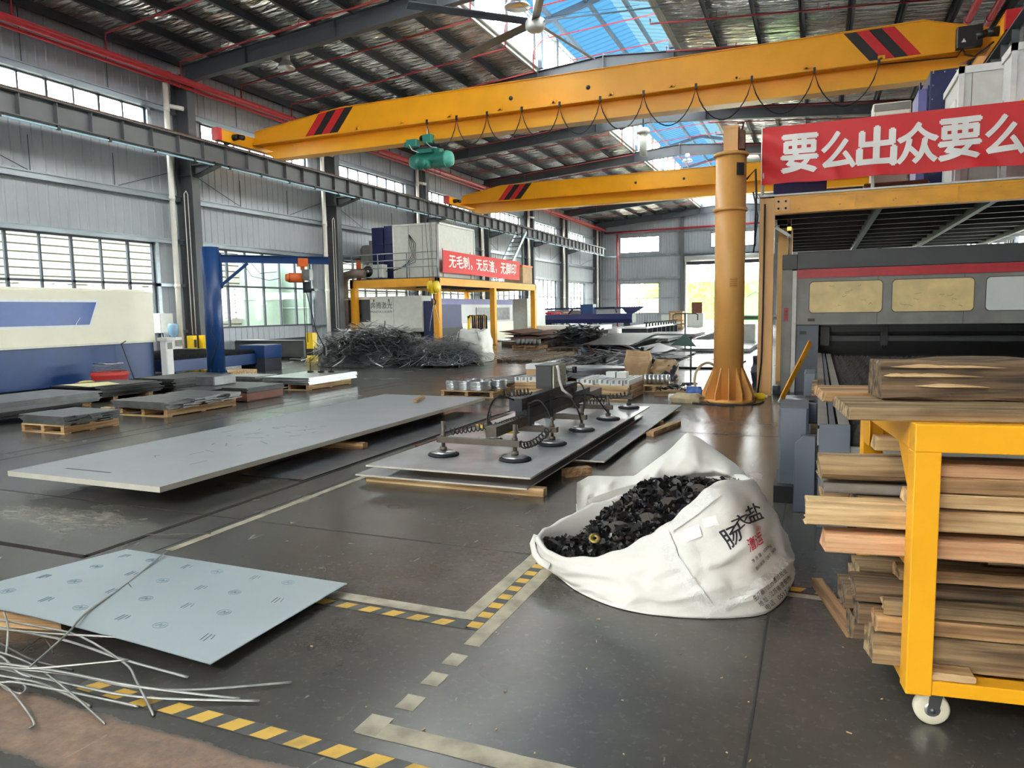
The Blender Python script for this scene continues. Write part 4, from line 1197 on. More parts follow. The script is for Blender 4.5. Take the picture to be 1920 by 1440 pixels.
g = G(); g.bar(st + Vector((0, 0, 2.96)), ja + Vector((0, 0, 2.96)), .012, .18); g.bar(st + Vector((0, 0, 3.045)), ja + Vector((0, 0, 3.045)), .13, .015); g.bar(st + Vector((0, 0, 2.875)), ja + Vector((0, 0, 2.875)), .13, .015); g.bar(ja - jd * .01 + Vector((0, 0, 2.96)), ja + Vector((0, 0, 2.96)), .14, .19)
build('arm', g, M['press_blue'], root)
g = G(); g.bar(st + jd * .02 + Vector((0, 0, 2.35)), st + jd * .62 + Vector((0, 0, 2.86)), .07, .07); build('brace', g, M['press_blue'], root)
g = G(); g.bar(st + Vector((0, 0, 2.25)), st + Vector((0, 0, 3.08)), .14, .05, up=jd); build('pivot_bracket', g, M['press_blue'], root)
g = G(); g.tube([st + jd * .5 + Vector((0, 0, 2.86)), st + jd * .7 + Vector((0, 0, 2.55)), st + jd * 1.1 + Vector((0, 0, 2.45)), st + jd * 1.35 + Vector((0, 0, 2.5))], .008, 5); g.tube([st + jd * .7 + Vector((0, 0, 2.86)), st + jd * .9 + Vector((0, 0, 2.62)), st + jd * 1.3 + Vector((0, 0, 2.66))], .008, 5); build('arm_cable', g, M['cable'], root)
g = G(); g.tube([jc + js * -.2 + Vector((-.02, -.1, 1.35)), jc + Vector((.12, -.22, 1.2)), jc + Vector((.19, -.14, 1.05)), jc + Vector((.14, -.2, .7)), jc + Vector((.05, -.23, .4))], .010, 6); build('column_cable', g, M['cable'], root)
hp = jc + jd * 2.15
root = thing('chain_hoist', 'orange electric chain hoist hanging from the arm of the blue jib crane', 'hoist', (hp.x, hp.y, 2.4))
g = G(); g.cbox(hp + Vector((0, 0, 2.90)), (.24, .2, .2), atan2(jd.y, jd.x)); g.cbox(hp + Vector((0, 0, 2.78)), (.10, .05, .14), atan2(jd.y, jd.x)); build('trolley', g, M['orange'], root)
g = G(); g.cyl(hp - jd * .34 + Vector((0, 0, 2.52)), hp + jd * .02 + Vector((0, 0, 2.52)), .12, n=20); g.cyl(hp - jd * .42 + Vector((0, 0, 2.52)), hp - jd * .34 + Vector((0, 0, 2.52)), .09, .11, 20); build('motor', g, M['orange'], root)
g = G(); g.bevelbox((hp.x + .02, hp.y - .12, 2.45), (hp.x + .26, hp.y + .12, 2.72), .05); build('gear_case', g, M['mid_steel'], root)
g = G(); g.cyl(hp + jd * .1 + Vector((0, 0, 2.15)), hp + jd * .1 + Vector((0, 0, 2.42)), .10, .085, 18); build('chain_bag', g, M['steel_dark'], root)
g = G(); g.cyl(hp + Vector((0, 0, .5)), hp + Vector((0, 0, 2.45)), .012, n=6); g.cyl(hp + Vector((.05, .02, .9)), hp + Vector((.02, .02, 2.4)), .008, n=6); build('chain', g, M['dark_steel'], root)
g = G(); g.tube([hp + Vector((.06, 0, 2.3)), hp + Vector((.25, .1, 1.2)), hp + Vector((.42, .2, .75))], .014, 6); build('pendant_cable', g, M['cable'], root)
g = G(); g.cbox(hp + Vector((.43, .2, .66)), (.07, .06, .2)); build('pendant', g, M['black_paint'], root)

# ------------------------------------------------------------------ blue cutting table behind the jib
root = thing('cutting_table', 'low blue cutting table with a bed of dark slats behind the blue jib crane', 'cutting table', (-16.4, 15.4, 0))
g = G(); g.box((-18.2, 13.55, .20), (-15.0, 16.6, .50)); build('frame', g, M['press_blue'], root, bevel=.01)
for x in (-17.9, -15.2):
    g = G(); g.box((x - .1, 13.7, 0), (x + .1, 13.9, .2)); build('foot', g, M['black_paint'], root)
for i in range(60):
    y = 13.6 + i * .05; g = G(); n = 24; top = []
    for k in range(n): x = -18.15 + 3.1 * k / n; top += [(x, .62), (x + .5 * 3.1 / n, .55)]
    top.append((-15.05, .62)); g.prism(top + [(-15.05, .5), (-18.15, .5)], 'y', y, y + .006); build('slat', g, M['dark_steel'], root)
g = G(); g.box((-15.6, 16.5, .36), (-14.68, 17.25, .74)); build('end_block', g, M['press_blue'], root, bevel=.01)
g = G(); g.box((-15.58, 16.52, 0), (-14.70, 17.23, .36)); build('end_block_base', g, M['steel_dark'], root)
g = G(); g.box((-17.5, 15.9, .63), (-16.7, 16.3, .65)); tag(build('tray', g, M['black_paint']), 'flat black tray lying on the slats of the blue cutting table', 'tray')
g = G(); g.box((-14.6, 14.2, 0), (-13.9, 15.3, .16)); tag(build('wood_crate', g, M['wood_pale']), 'low pale timber crate under the far end of the blue cutting table beam', 'crate')

root = thing('water_dispenser', 'white water dispenser with a clear blue bottle against the left wall', 'water dispenser', (-19.0, 17.25, 0))
M['bottle_blue'] = mat('bottle_blue', (140, 176, 205), .15, var=.05)
g = G(); g.bevelbox((-19.2, 17.08, 0), (-18.82, 17.44, .95), .03); build('body', g, M['white_paint'], root)
g = G(); g.lathe([(.0, .95), (.07, .95), (.09, 1.0), (.15, 1.05), (.155, 1.33), (.13, 1.38), (0, 1.39)], (-19.0, 17.25, 0), 24); build('bottle', g, M['bottle_blue'], root)
g = G(); g.box((-18.82, 17.14, .68), (-18.78, 17.38, .86)); build('tap_panel', g, M['machine_grey'], root)
for i, (x, y) in enumerate(((-18.72, 17.72), (-18.5, 18.0))):
    root = thing('jerry_can', ('yellow canister nearer the water dispenser', 'yellow canister nearer the wall column')[i], 'canister', (x, y, 0), 'yellow canisters')
    g = G(); g.bevelbox((x - .13, y - .13, .0), (x + .13, y + .13, .98), .05); build('body', g, M['yellow_bright'], root)
    g = G(); g.box((x + .12, y - .04, .6), (x + .15, y + .04, .85)); build('handle', g, M['stripe_black'], root)
root = thing('electric_box', 'white electrical box on the left wall above the water dispenser', 'electrical box', (-19.75, 17.55, 1.08))
g = G(); g.box((-19.93, 17.3, 1.08), (-19.6, 17.82, 1.72)); build('case', g, M['off_white'], root, bevel=.01)
g = G(); g.box((-19.6, 17.32, 1.1), (-19.585, 17.8, 1.7)); build('door', g, M['white_paint'], root)
g = G(); g.tube([(-19.75, 17.5, 1.08), (-19.7, 17.5, .7), (-19.75, 17.4, 0)], .02, 6); build('lead', g, M['cable'], root)

# dark grey machine bed by the wall, striped bollard
root = thing('grey_machine_bed', 'long dark grey machine bed below the windows behind the blue cutting table', 'machine bed', (-18, 20.9, 0))
g = G(); g.box((-19.6, 20.5, .12), (-16.5, 21.3, .68)); g.box((-19.55, 20.48, .66), (-16.5, 21.32, .71)); build('bed', g, M['machine_dark'], root, bevel=.01)
g = G(); g.box((-19.4, 20.6, 0), (-16.7, 21.2, .12)); build('plinth', g, M['black_paint'], root)
g = G(); g.prism([(-18.6, .71), (-16.5, .71), (-16.5, .83), (-18.3, .73)], 'y', 20.9, 21.3); build('slide', g, M['machine_dark'], root)
root = thing('bollard', 'yellow and black striped square bollard left of the scrap metal heap', 'bollard', (-15.9, 20.15, 0))
for i, (z0, z1, m) in enumerate(((0, .22, 'yellow_bright'), (.22, .44, 'stripe_black'), (.44, .98, 'yellow_bright'))):
    g = G(); g.box((-16.05, 20.05, z0), (-15.75, 20.3, z1)); build('band', g, M[m], root)

# ------------------------------------------------------------------ yellow platform with the laser cutter beneath
PX0, PX1, PY0, PY1 = -19.2, -14.75, 27.2, 38.8
root = thing('steel_platform', 'yellow steel platform over the white and blue laser cutter at the left wall', 'platform', (-17, 33, 0))
g = G(); g.box((PX0, PY0, 2.72), (PX1, PY0 + .16, 3.06)); build('beam', g, M['deep_yellow'], root)
g = G(); g.box((PX1 - .16, PY0, 2.74), (PX1, PY1, 3.06)); build('beam', g, M['deep_yellow'], root)
g = G(); g.box((PX0, PY1 - .16, 2.74), (PX1, PY1, 3.06)); build('beam', g, M['deep_yellow'], root)
g = G(); g.box((PX0, PY0, 2.74), (PX0 + .16, PY1, 3.06)); build('beam', g, M['deep_yellow'], root)
for i in range(6):
    y = PY0 + 1.7 + i * 1.9; g = G(); g.box((PX0 + .16, y, 2.85), (PX1 - .16, y + .12, 3.04)); build('joist', g, M['steel_dark'], root)
g = G(); g.box((PX0, PY0, 3.06), (PX1, PY1, 3.10)); build('deck', g, M['steel_dark'], root)
for x, y in ((PX1 - .13, PY0 + .13), (PX1 - .13, 33.1), (PX1 - .13, PY1 - .13), (PX0 + .14, PY0 + .13), (PX0 + .14, PY1 - .13)):
    g = G(); g.box((x - .13, y - .13, 0), (x + .13, y + .13, 2.74)); p = build('post', g, M['deep_yellow'], root)
    g = G(); g.box((x - .2, y - .2, 0), (x + .2, y + .2, .02)); build('foot_plate', g, M['deep_yellow'], root)
root = thing('platform_railing', 'grey pipe railing along the front edge of the yellow platform', 'railing', (-17, PY0 + .08, 3.1))
for z in (3.55, 3.86, 4.16):
    g = G(); g.tube([(-19.9, PY0 + .08, z), (PX1 - .05, PY0 + .08, z)], .022, 8); build('rail', g, M['girt'], root)
for x in (-19.1, -17.75, -16.3, PX1 - .06):
    g = G(); g.cyl((x, PY0 + .08, 3.10), (x, PY0 + .08, 4.18), .025, n=8); build('post', g, M['girt'], root)
g = G()
for i in range(2): pass


def ripple(u, v): return .03 * sin(u * 4.1 + v * 3) + .02 * sin(u * 9 + 1.3) * v
root = thing('banner', 'red banner with white characters along the side of the left yellow platform', 'banner', (-14.7, 31.8, 3.25))
BF = lambda u, v, o=0: (-14.66 + ripple(u, v) + o, 27.45 + u * 8.7, 3.27 + v * .95 - .03 * u + .02 * sin(u * 6) * (1 - v))
g = G(); g.grid(lambda u, v: BF(u, v), 60, 8); g.grid(lambda u, v: BF(1 - u, v, -.012), 60, 8); build('cloth', g, M['banner_red'], root)
lettering('lettering', '无毛刺，无反渣，无脚印', (.062, .24, .94, .84), lambda u, v: BF(u, v, .01), 'text_white', root, .022, 5)
for y in (27.6, 30.3, 33.1, 36.0):
    g = G(); g.cyl((-14.72, y, 3.1), (-14.72, y, 4.3), .02, n=8); build('support_post', g, M['girt'], root)

root = thing('equipment_cabin', 'white panel cabin on the left yellow platform with a black cable at its front', 'cabin', (-16.2, 29.8, 3.1))
g = G(); g.box((-17.35, 28.0, 3.1), (-15.12, 31.5, 5.42)); build('panel_shell', g, M['off_white'], root)
for x in (-17.35, -15.12):
    for y in (28.0, 31.5): 
        g = G(); g.box((x - .04, y - .04, 3.1), (x + .04, y + .04, 5.45)); build('corner_trim', g, M['white_paint'], root)
g = G(); g.box((-17.39, 27.96, 5.38), (-15.08, 31.54, 5.46)); build('top_trim', g, M['white_paint'], root)
for x in (-16.6, -15.9):
    g = G(); g.box((x - .008, 27.985, 3.1), (x + .008, 28.0, 5.38)); build('panel_joint', g, M['machine_grey'], root)
for i in range(4):
    g = G(); g.tube([(-16.55, 27.97, 5.0), (-16.5 + .1 * i, 27.9, 4.6), (-16.35 + .05 * i, 27.85, 4.1 - .1 * i), (-16.7 - .2 * i, 27.8, 3.6 - .05 * i), (-17.4 - .15 * i, 27.75, 3.45)], .014, 5); build('cable', g, M['cable'], root)
for i, (x0, x1, z1, m) in enumerate(((-18.1, -17.5, 5.5, 'navy'), (-18.75, -18.15, 5.45, 'navy'))):
    root = thing('dust_collector', ('dark blue cabinet right beside the white cabin on the platform', 'slightly shorter dark blue cabinet left of its twin on the platform')[i], 'dust collector', ((x0 + x1) / 2, 28.9, 3.1))
    g = G(); g.box((x0, 28.4, 3.1), (x1, 29.5, 4.7)); build('lower_case', g, M[m], root, bevel=.01)
    g = G(); g.box((x0 + .02, 28.36, 4.7), (x1, 29.5, z1)); build('upper_case', g, M[m], root, bevel=.01)
    g = G(); g.box((x0 + .05, 28.385, 3.3), (x1 - .05, 28.4, 4.6)); build('door', g, M[m], root)
for i, (x, r) in enumerate(((-19.55, .33), (-19.0, .25))):
    root = thing('air_tank', ('wide grey air tank at the left end of the platform', 'narrow grey ribbed unit between the air tank and the blue cabinets')[i], 'tank', (x, 29.2, 3.1))
    g = G()
    if i == 0: g.lathe([(0, 3.1), (r, 3.12), (r, 4.6), (r * .7, 4.75), (0, 4.8)], (x, 29.2, 0), 24)
    else: g.box((x - r, 28.9, 3.1), (x + r, 29.5, 4.95))
    build('shell', g, M['machine_grey'], root)
    g = G(); g.box((x - .1, 28.6, 3.6), (x + .1, 28.9, 3.9)); build('gauge_box', g, M['off_white'], root)
g = G(); g.box((-18.98, 27.42, 3.1), (-18.75, 27.46, 3.95)); tag(build('notice_board', g, M['orange'], origin=(-18.83, 27.52, 3.1)), 'small orange notice board leaning on the platform railing', 'notice board')
bpy.data.objects['notice_board'].location.z = 3.1
root = thing('air_conditioner', 'white outdoor air conditioner unit with a round fan on the platform edge', 'air conditioner', (-18.3, 27.75, 3.1))
g = G(); g.bevelbox((-18.65, 27.5, 3.16), (-17.65, 27.9, 3.74), .03); build('case', g, M['off_white'], root)
g = G(); g.cyl((-18.42, 27.505, 3.45), (-18.42, 27.485, 3.45), .25, n=28); build('fan_grille', g, M['black_paint'], root)
g = G(); g.cyl((-18.42, 27.485, 3.45), (-18.42, 27.47, 3.45), .07, n=16); build('fan_hub', g, M['off_white'], root)
for x in (-18.5, -17.8):
    g = G(); g.box((x - .04, 27.55, 3.1), (x + .04, 27.85, 3.16)); build('foot', g, M['black_paint'], root)
root = thing('exhaust_duct', 'large brown steel duct bending down in front of the left end of the yellow platform', 'duct', (-19.5, 26.95, 0))
g = G(); g.tube([(-18.3, 27.02, 3.32), (-18.85, 27.0, 3.34), (-19.25, 27.05, 3.28), (-19.46, 27.12, 3.05), (-19.52, 27.2, 2.7), (-19.52, 27.2, .95)], .19, 20); build('pipe_run', g, mat('duct_brown', (122, 108, 100), .45, metal=.4, var=.12), root)
g = G(); g.cyl((-19.52, 27.2, 0), (-19.52, 27.2, .95), .21, n=20); build('lower_sleeve', g, M['pipe_white'], root)
g = G(); g.cyl((-19.52, 27.2, 2.2), (-19.52, 27.2, 2.25), .21, n=20); build('clamp', g, M['girt'], root)

# laser cutter
root = thing('laser_cutter', 'white and dark blue laser cutting machine under the left yellow platform', 'laser cutter', (-17.7, 33, 0))
g = G(); g.prism([(27.55, .95), (27.62, .78), (28.4, .7), (28.4, 2.33), (27.55, 2.33)], 'x', -19.6, -15.78); build('front_cabinet', g, M['off_white'], root, bevel=.01)
g = G(); g.box((-19.3, 27.9, 0), (-16.1, 29.5, .75)); build('base', g, M['machine_grey'], root)
g = G(); g.box((-19.52, 27.535, 1.22), (-18.42, 27.55, 2.22)); d_ = build('black_panel', g, M['steel_dark'], root)
g = G(); g.box((-19.0, 27.52, 1.38), (-18.84, 27.535, 1.58)); build('switch_plate', g, M['stripe_black'], root)
for x in (-18.40, -17.2):
    g = G(); g.box((x - .005, 27.54, 1.1), (x + .005, 27.551, 2.3)); build('panel_joint', g, M['machine_grey'], root)
for x in (-18.2, -17.42):
    g = G(); g.box((x - .02, 27.53, 2.1), (x + .02, 27.55, 2.22)); build('latch', g, M['stripe_black'], root)
fl = lambda u, v: (u, 27.545, v)
lettering('lettering', '奔腾激光', (-18.38, 1.80, -17.26, 2.10), fl, 'text_black', root)
lettering('lettering', 'PENTA LASER', (-18.38, 1.62, -17.27, 1.71), fl, 'text_black', root)
g = G(); g.box((-19.1, 28.4, .2), (-15.6, 31.0, 2.1)); build('gantry_housing', g, M['navy'], root, bevel=.02)
g = G(); g.box((-15.78, 27.7, .1), (-15.3, 28.3, 2.1)); build('side_column', g, M['navy'], root)
g = G(); g.box((-19.1, 31.0, 1.05), (-15.6, 37.3, 1.95)); build('side_enclosure', g, M['plate_matt'], root)
g = G(); g.box((-19.1, 28.6, 1.95), (-15.58, 37.3, 2.22)); build('upper_band', g, M['lilac'], root)
g = G(); g.box((-19.1, 31.0, .1), (-15.57, 37.3, 1.05)); build('lower_panel', g, M['cream'], root)
for y in (32.6, 34.9):
    g = G(); g.box((-15.6, y, 1.15), (-15.57, y + 1.9, 1.8)); build('viewing_window', g, M['mid_steel'], root)
g = G(); g.box((-15.62, 28.9, .3), (-15.55, 31.0, .9)); build('loading_mouth', g, M['stripe_black'], root)
root = thing('control_cabinet', 'tall white control cabinet at the far end of the laser cutter', 'cabinet', (-15.9, 39.6, 0))
g = G(); g.box((-16.6, 39.0, .2), (-15.4, 42.0, 2.3)); build('case', g, M['off_white'], root, bevel=.01)
g = G(); g.box((-15.4, 39.6, .8), (-15.25, 40.4, 2.2)); build('cooling_unit', g, M['white_paint'], root)
g = G(); g.box((-16.5, 39.1, 0), (-15.5, 41.9, .2)); build('plinth', g, M['black_paint'], root)
root = thing('strap_rack', 'yellow rack hung with dark lifting straps in front of the laser cutter', 'rack', (-13.3, 28.4, 0))
g = G()
for y in (27.6, 29.3): g.box((-13.6, y - .04, 0), (-13.5, y + .04, 1.42)); g.box((-13.9, y - .04, 0), (-13.1, y + .04, .06))
g.box((-13.6, 27.56, 1.34), (-13.5, 29.34, 1.42)); build('frame', g, M['yellow_bright'], root)
for i in range(8):
    y = 27.75 + i * .2; m = ('text_black', 'rusty', 'cardboard', 'text_black')[i % 4]
    g = G(); g.tube([(-13.47, y, .45), (-13.46, y + .03, .9), (-13.45, y, 1.40), (-13.55, y, 1.45), (-13.65, y, 1.40), (-13.66, y - .03, .8), (-13.62, y + .02, .35)], .03, 6, flat=(.05, .012)); build('strap', g, M[m], root)
g = G(); g.box((-13.55, 27.1, 0), (-13.1, 27.5, .52)); g.box((-13.1, 27.15, .15), (-13.085, 27.45, .4)); tag(build('junction_box', g, M['off_white'], bevel=.01), 'small white switch box on the floor at the corner post of the left platform', 'switch box')

# stairs behind the platform
root = thing('steel_stair', 'thin grey steel stair leaning at the wall beyond the left platform banner', 'stair', (-18.5, 42, 0))
for s in (0, .7):
    g = G(); g.bar((-17.9 + s, 39.5, 3.1), (-17.9 + s, 43.6, 6.6), .05, .2); build('stringer', g, M['girt'], root)
for i in range(12):
    t = (i + .5) / 12; g = G(); g.box((-17.9, 39.4 + 4.1 * t, 3.1 + 3.5 * t), (-17.2, 39.6 + 4.1 * t, 3.13 + 3.5 * t)); build('tread', g, M['steel_dark'], root)
g = G(); g.bar((-17.5, 43.6, 0), (-17.5, 43.6, 6.6), .08, .08); build('support_post', g, M['steel_dark'], root)
root = thing('orange_crate', 'orange wooden crate on the far end of the left yellow platform', 'crate', (-15.2, 37.6, 3.1))
g = G(); g.box((-15.9, 36.9, 3.1), (-14.8, 38.3, 4.05)); build('panel', g, M['cardboard'], root)
g = G(); g.box((-15.95, 36.85, 3.98), (-14.78, 38.35, 4.08)); build('batten', g, M['orange'], root)
# ------------------------------------------------------------------ scrap heaps of offcut strip
def heap_strips(name, cx, cy, rx, ry, h, n, label, seed, wmin=.006, wmax=.03, lmin=.3, lmax=1.05, curl=.7, mats=('bright_steel', 'bright_steel', 'mid_steel', 'dark_steel'), core='dark_steel'):
    """a heap nobody could count: curled strips over a dark core"""
    rr = random.Random(seed); g = G()

    def hz(x, y):
        d = ((x - cx) / rx) ** 2 + ((y - cy) / ry) ** 2
        return h * max(0, 1 - d) ** .42
    g.grid(lambda u, v: (cx + rx * .93 * v * cos(2 * pi * u), cy + ry * .93 * v * sin(2 * pi * u), max(.005, .8 * hz(cx + rx * v * cos(2 * pi * u), cy + ry * v * sin(2 * pi * u)) * (1 + .12 * sin(u * 40 + v * 9)))), 28, 8, m=len(mats) , cu=True)
    for i in range(n):
        a = rr.uniform(0, 2 * pi); q = rr.random() ** .5
        x, y = cx + rx * .97 * q * cos(a), cy + ry * .97 * q * sin(a)
        z = max(.012, hz(x, y) * (rr.uniform(.82, 1.04) if rr.random() < .7 else rr.uniform(.05, .9))); L_ = rr.uniform(lmin, lmax); t = rr.uniform(0, 2 * pi)
        k = rr.gauss(0, curl) / max(L_, .3); pts = []; dz = rr.gauss(0, .28); px, py, pz = x, y, z; m = 6
        for j in range(m + 1):
            pts.append((px, py, max(.012, pz))); st = L_ / m
            px += cos(t) * st; py += sin(t) * st; t += k * st * 2; pz += dz * st; dz -= rr.uniform(-.05, .12)
            if j > 1 and (pz > hz(px, py) + .30 or pz < .012): break
        w = rr.uniform(wmin, wmax)
        g.tube(pts, .01, 4, m=rr.choice(range(len(mats))), flat=(w, .002 + w * .1))
    o = build(name, g, [M[k] for k in mats] + [M[core]]); return tag(o, label, 'scrap heap', kind='stuff')


heap_strips('scrap_strip_heap', -13.15, 19.7, 1.85, 1.85, 1.15, 2000, 'tall heap of dark curled metal strip left of the thin wire heap', 41, wmin=.005, wmax=.026)
heap_strips('scrap_wire_heap', -10.95, 20.2, 1.35, 1.9, .66, 1500, 'lower heap of thin shiny metal strip right of the tall dark heap', 42, wmin=.004, wmax=.011, lmin=.5, lmax=1.4, mats=('bright_steel', 'bright_steel', 'mid_steel'))
heap_strips('scrap_plate_heap', -9.75, 30.9, 1.25, 1.4, .85, 260, 'dark heap of scrap sheet beyond the rusty skids in the middle of the hall', 43, wmin=.03, wmax=.12, lmin=.3, lmax=1.1, mats=('dark_steel', 'mid_steel', 'dark_steel'))
heap_strips('scrap_offcut_heap', -5.5, 21.0, 1.4, 2.6, .28, 240, 'low spread of dark offcut strip in front of the bent dark sheet stack', 44, wmin=.012, wmax=.06, lmin=.6, lmax=2.2, curl=.2, mats=('dark_steel', 'mid_steel', 'rusty'))


# ------------------------------------------------------------------ white bulk bags
def cloth_bump(p, s=3.0): return mnoise.noise(Vector(p) * s) * .5 + mnoise.noise(Vector(p) * s * 2.3) * .25


root = thing('bulk_bag', 'crumpled white bulk bag standing beside the thin scrap wire heap', 'bag', (-10.2, 21.2, 0))
def bag2(u, v):
    a = 2 * pi * u; x, y = cos(a), sin(a); k = max(abs(x), abs(y)) ** .55; r = .72 / k * (1 + .07 * sin(v * 3) - .20 * v * v)
    p = Vector((-10.2 + r * x * .70, 21.2 + r * y * .70, .98 * v * (1 + .06 * sin(a * 2 + 1))))
    d = cloth_bump(p, 4) * .10; return (p.x + x * d, p.y + y * d, max(.0, p.z + d * .6))
g = G(); g.grid(bag2, 48, 22, cu=True); g.grid(lambda u, v: (lambda q: (-10.2 + (q[0] + 10.2) * (1 - v), 21.2 + (q[1] - 21.2) * (1 - v), q[2] + .03 * sin(v * 9)))(bag2(u, 1)), 48, 4, cu=True); build('body', g, M['bag_white'], root)
for s in (-1, 1):
    g = G(); g.tube([(-10.2 + s * .26, 20.85, .92), (-10.2 + s * .34, 20.7, .98), (-10.2 + s * .42, 20.68, .72)], .03, 6, flat=(.04, .006)); build('lifting_loop', g, M['bag_white'], root)

# ------------------------------------------------------------------ stock lying in the middle of the hall
for i, (x, y, w, l) in enumerate(((-10.05, 18.7, 1.05, .08), (-10.05, 20.0, 1.05, .08))):
    g = G(); g.box((x - w / 2, y - l / 2, 0), (x + w / 2, y + l / 2, .06)); tag(build('wood_bearer', g, M['wood_dark']), ('near', 'far')[i] + ' dark bearer under the lone bent plate in front of the white bag', 'bearer')
g = G(); g.grid(lambda u, v: (-10.6 + 1.15 * u, 18.3 + 2.2 * v, .062 + .012 * sin(u * 7) + .03 * u * u), 10, 4); g.grid(lambda u, v: (-10.6 + 1.15 * (1 - u), 18.3 + 2.2 * v, .056 + .012 * sin((1 - u) * 7) + .03 * (1 - u) ** 2), 10, 4)
tag(build('bent_plate', g, M['mid_steel']), 'lone dark plate with a bent edge in front of the standing white bag', 'steel plate')

rr = random.Random(5)
for i in range(9):
    g = G(); w, l = rr.uniform(.8, 1.3), rr.uniform(2.2, 3.4); g.box((-w / 2, -l / 2, 0), (w / 2, l / 2, .012))
    o = build('rusty_plate', g, M['rusty'], origin=(0, 0, 0)); o.location = (-12.0 + rr.uniform(-.6, .6), 31.2 + rr.uniform(-1, 1), .25 + i * .055); o.rotation_euler = (rr.uniform(-.02, .02), .06 + i * .012, rr.uniform(-.35, .35))
    tag(o, 'brown rusty plate in the fanned pile beside the yellow platform posts', 'steel plate', 'fanned rusty plates')
for y in (30.2, 32.2):
    g = G(); g.box((-13.2, y, 0), (-10.8, y + .12, .22)); tag(build('timber_baulk', g, M['wood_dark']), ('nearer', 'farther')[int(y > 31)] + ' timber beam under the fanned pile of brown rusty plates', 'timber')
for i in range(4):
    x = -9.3 + i * .34; g = G(); g.box((x, 20.9, 0), (x + .16, 25.2, .10)); tag(build('timber_baulk', g, M['wood_dark']), 'long dark timber lying on the floor right of the standing white bag', 'timber', 'long dark timbers on the floor')
pallet(-11.85, 28.2, -10.65, 29.3, 'dark pallet with short pipe ends in front of the black scrap sheet heap', .14, m='wood_mid_y', mx='wood_mid')
for i in range(6):
    x = -11.7 + i * .19; g = G(); g.lathe([(.085, 0), (.085, .26), (.07, .26), (.07, .01), (0, .01)], (x, 28.5, .141), 16); tag(build('pipe_end', g, M['mid_steel']), 'short pipe end standing on the dark pallet before the black scrap heap', 'pipe end', 'pipe ends on the dark pallet')
pallet(-9.9, 27.0, -8.7, 28.0, 'empty weathered pallet lying in front of the dark bent sheets', .12, m='wood_mid_y', mx='wood_dark')

# dark bent sheet stack
z = .03
rr = random.Random(15)
for i in range(11):
    b_ = .02 + .020 * i; g = G(); x0, x1, y0, y1 = -8.15, -6.25, 26.1, 31.6
    dx = rr.uniform(-.05, .05)
    f1 = lambda u, v: (x0 + dx + (x1 - x0) * u, y0 + (y1 - y0) * v, b_ + .015 + .02 * i * (.3 + .7 * min(1, v * 1.5)) + (.16 * max(0, v - .25) if i > 8 else 0))
    g.grid(f1, 4, 6); g.grid(lambda u, v: (lambda p: (p[0], p[1], p[2] - .010))(f1(1 - u, v)), 4, 6)
    tag(build('dark_sheet', g, M['dark_steel']), 'dark sheet in the bent stack in the middle of the hall', 'steel sheet', 'sheets of the bent dark stack')
for i in range(6):
    f1 = lambda u, v: (-6.1 + 1.3 * u, 24.0 + 3.4 * v - .5 * u * (i % 2), .03 + .05 * i * (1 - .8 * abs(2 * u - 1)) + .01 * i)
    g = G(); g.grid(f1, 8, 4); g.grid(lambda u, v: (lambda p: (p[0], p[1], p[2] - .008))(f1(1 - u, v)), 8, 4)
    tag(build('folded_sheet', g, M['dark_steel']), 'black sagging sheet in the heap right of the bent dark stack', 'steel sheet', 'black sagging sheets')
rr = random.Random(16)
for i in range(26):
    x = -4.9 + rr.uniform(-.75, .75); y0 = 15.2 + rr.uniform(-.6, .6); L_ = rr.uniform(3.2, 5.2); g = G()
    g.bar((0, 0, .01), (rr.uniform(-.5, .5), L_, .01), .06, .014); o = build('flat_bar', g, M['mid_steel' if i % 3 else 'rusty'], origin=(0, 0, 0)); o.location = (x, y0, .02 + .017 * (i % 8)); tag(o, 'long narrow flat bar lying on the floor behind the timber crate of white profiles', 'flat bar', 'flat bars behind the profile crate')

# sheets lying about farther down the hall
M['sheet_gloss'] = mat('sheet_gloss', (150, 152, 155), .18, metal=.7, var=.1, scale=3)
for i, (x0, y0, x1, y1, z, m, lab) in enumerate((
        (-5.6, 22.6, -3.9, 26.0, .06, 'dark_steel', 'dark flat sheet on the floor left of the green hooded stand'),
        (-4.6, 26.8, -2.2, 31.0, .14, 'sheet_gloss', 'glossy pale sheet on low supports behind the green hooded stand'),
        (-4.4, 31.8, -1.9, 36.5, .12, 'sheet_gloss', 'glossy sheet farther down the hall behind the first glossy one'),
        (-8.6, 34.0, -6.4, 38.0, .20, 'mid_steel', 'grey sheet stack beyond the bent dark sheets'),
        (-8.8, 39.4, -6.0, 43.5, .22, 'mid_steel', 'grey sheet farther beyond the bent dark sheets'),
        (-3.6, 19.4, -1.9, 22.6, .05, 'mid_steel', 'grey plate on the floor just beyond the green hooded stand'),
        (-10.3, 33.0, -9.0, 37.0, .34, 'rusty', 'reddish plate pile beyond the black scrap sheet heap'))):
    root = thing('sheet_stack', lab, 'steel sheets', ((x0 + x1) / 2, (y0 + y1) / 2, 0))
    for k in range(max(1, int(z / .035))):
        d = .03 * sin(k * 2.1 + i); g = G(); zz = z - .03 * k - .012; g.box((x0 + d, y0 - d, zz), (x1 + d, y1 - d, zz + .018)); build('sheet', g, M[m], root)
    for y in (y0 + .3, y1 - .4):
        g = G(); g.box((x0, y, 0), (x1, y + .1, max(.01, z - .03 * max(1, int(z / .035)) + .018))); build('bearer', g, M['wood_dark'], root)

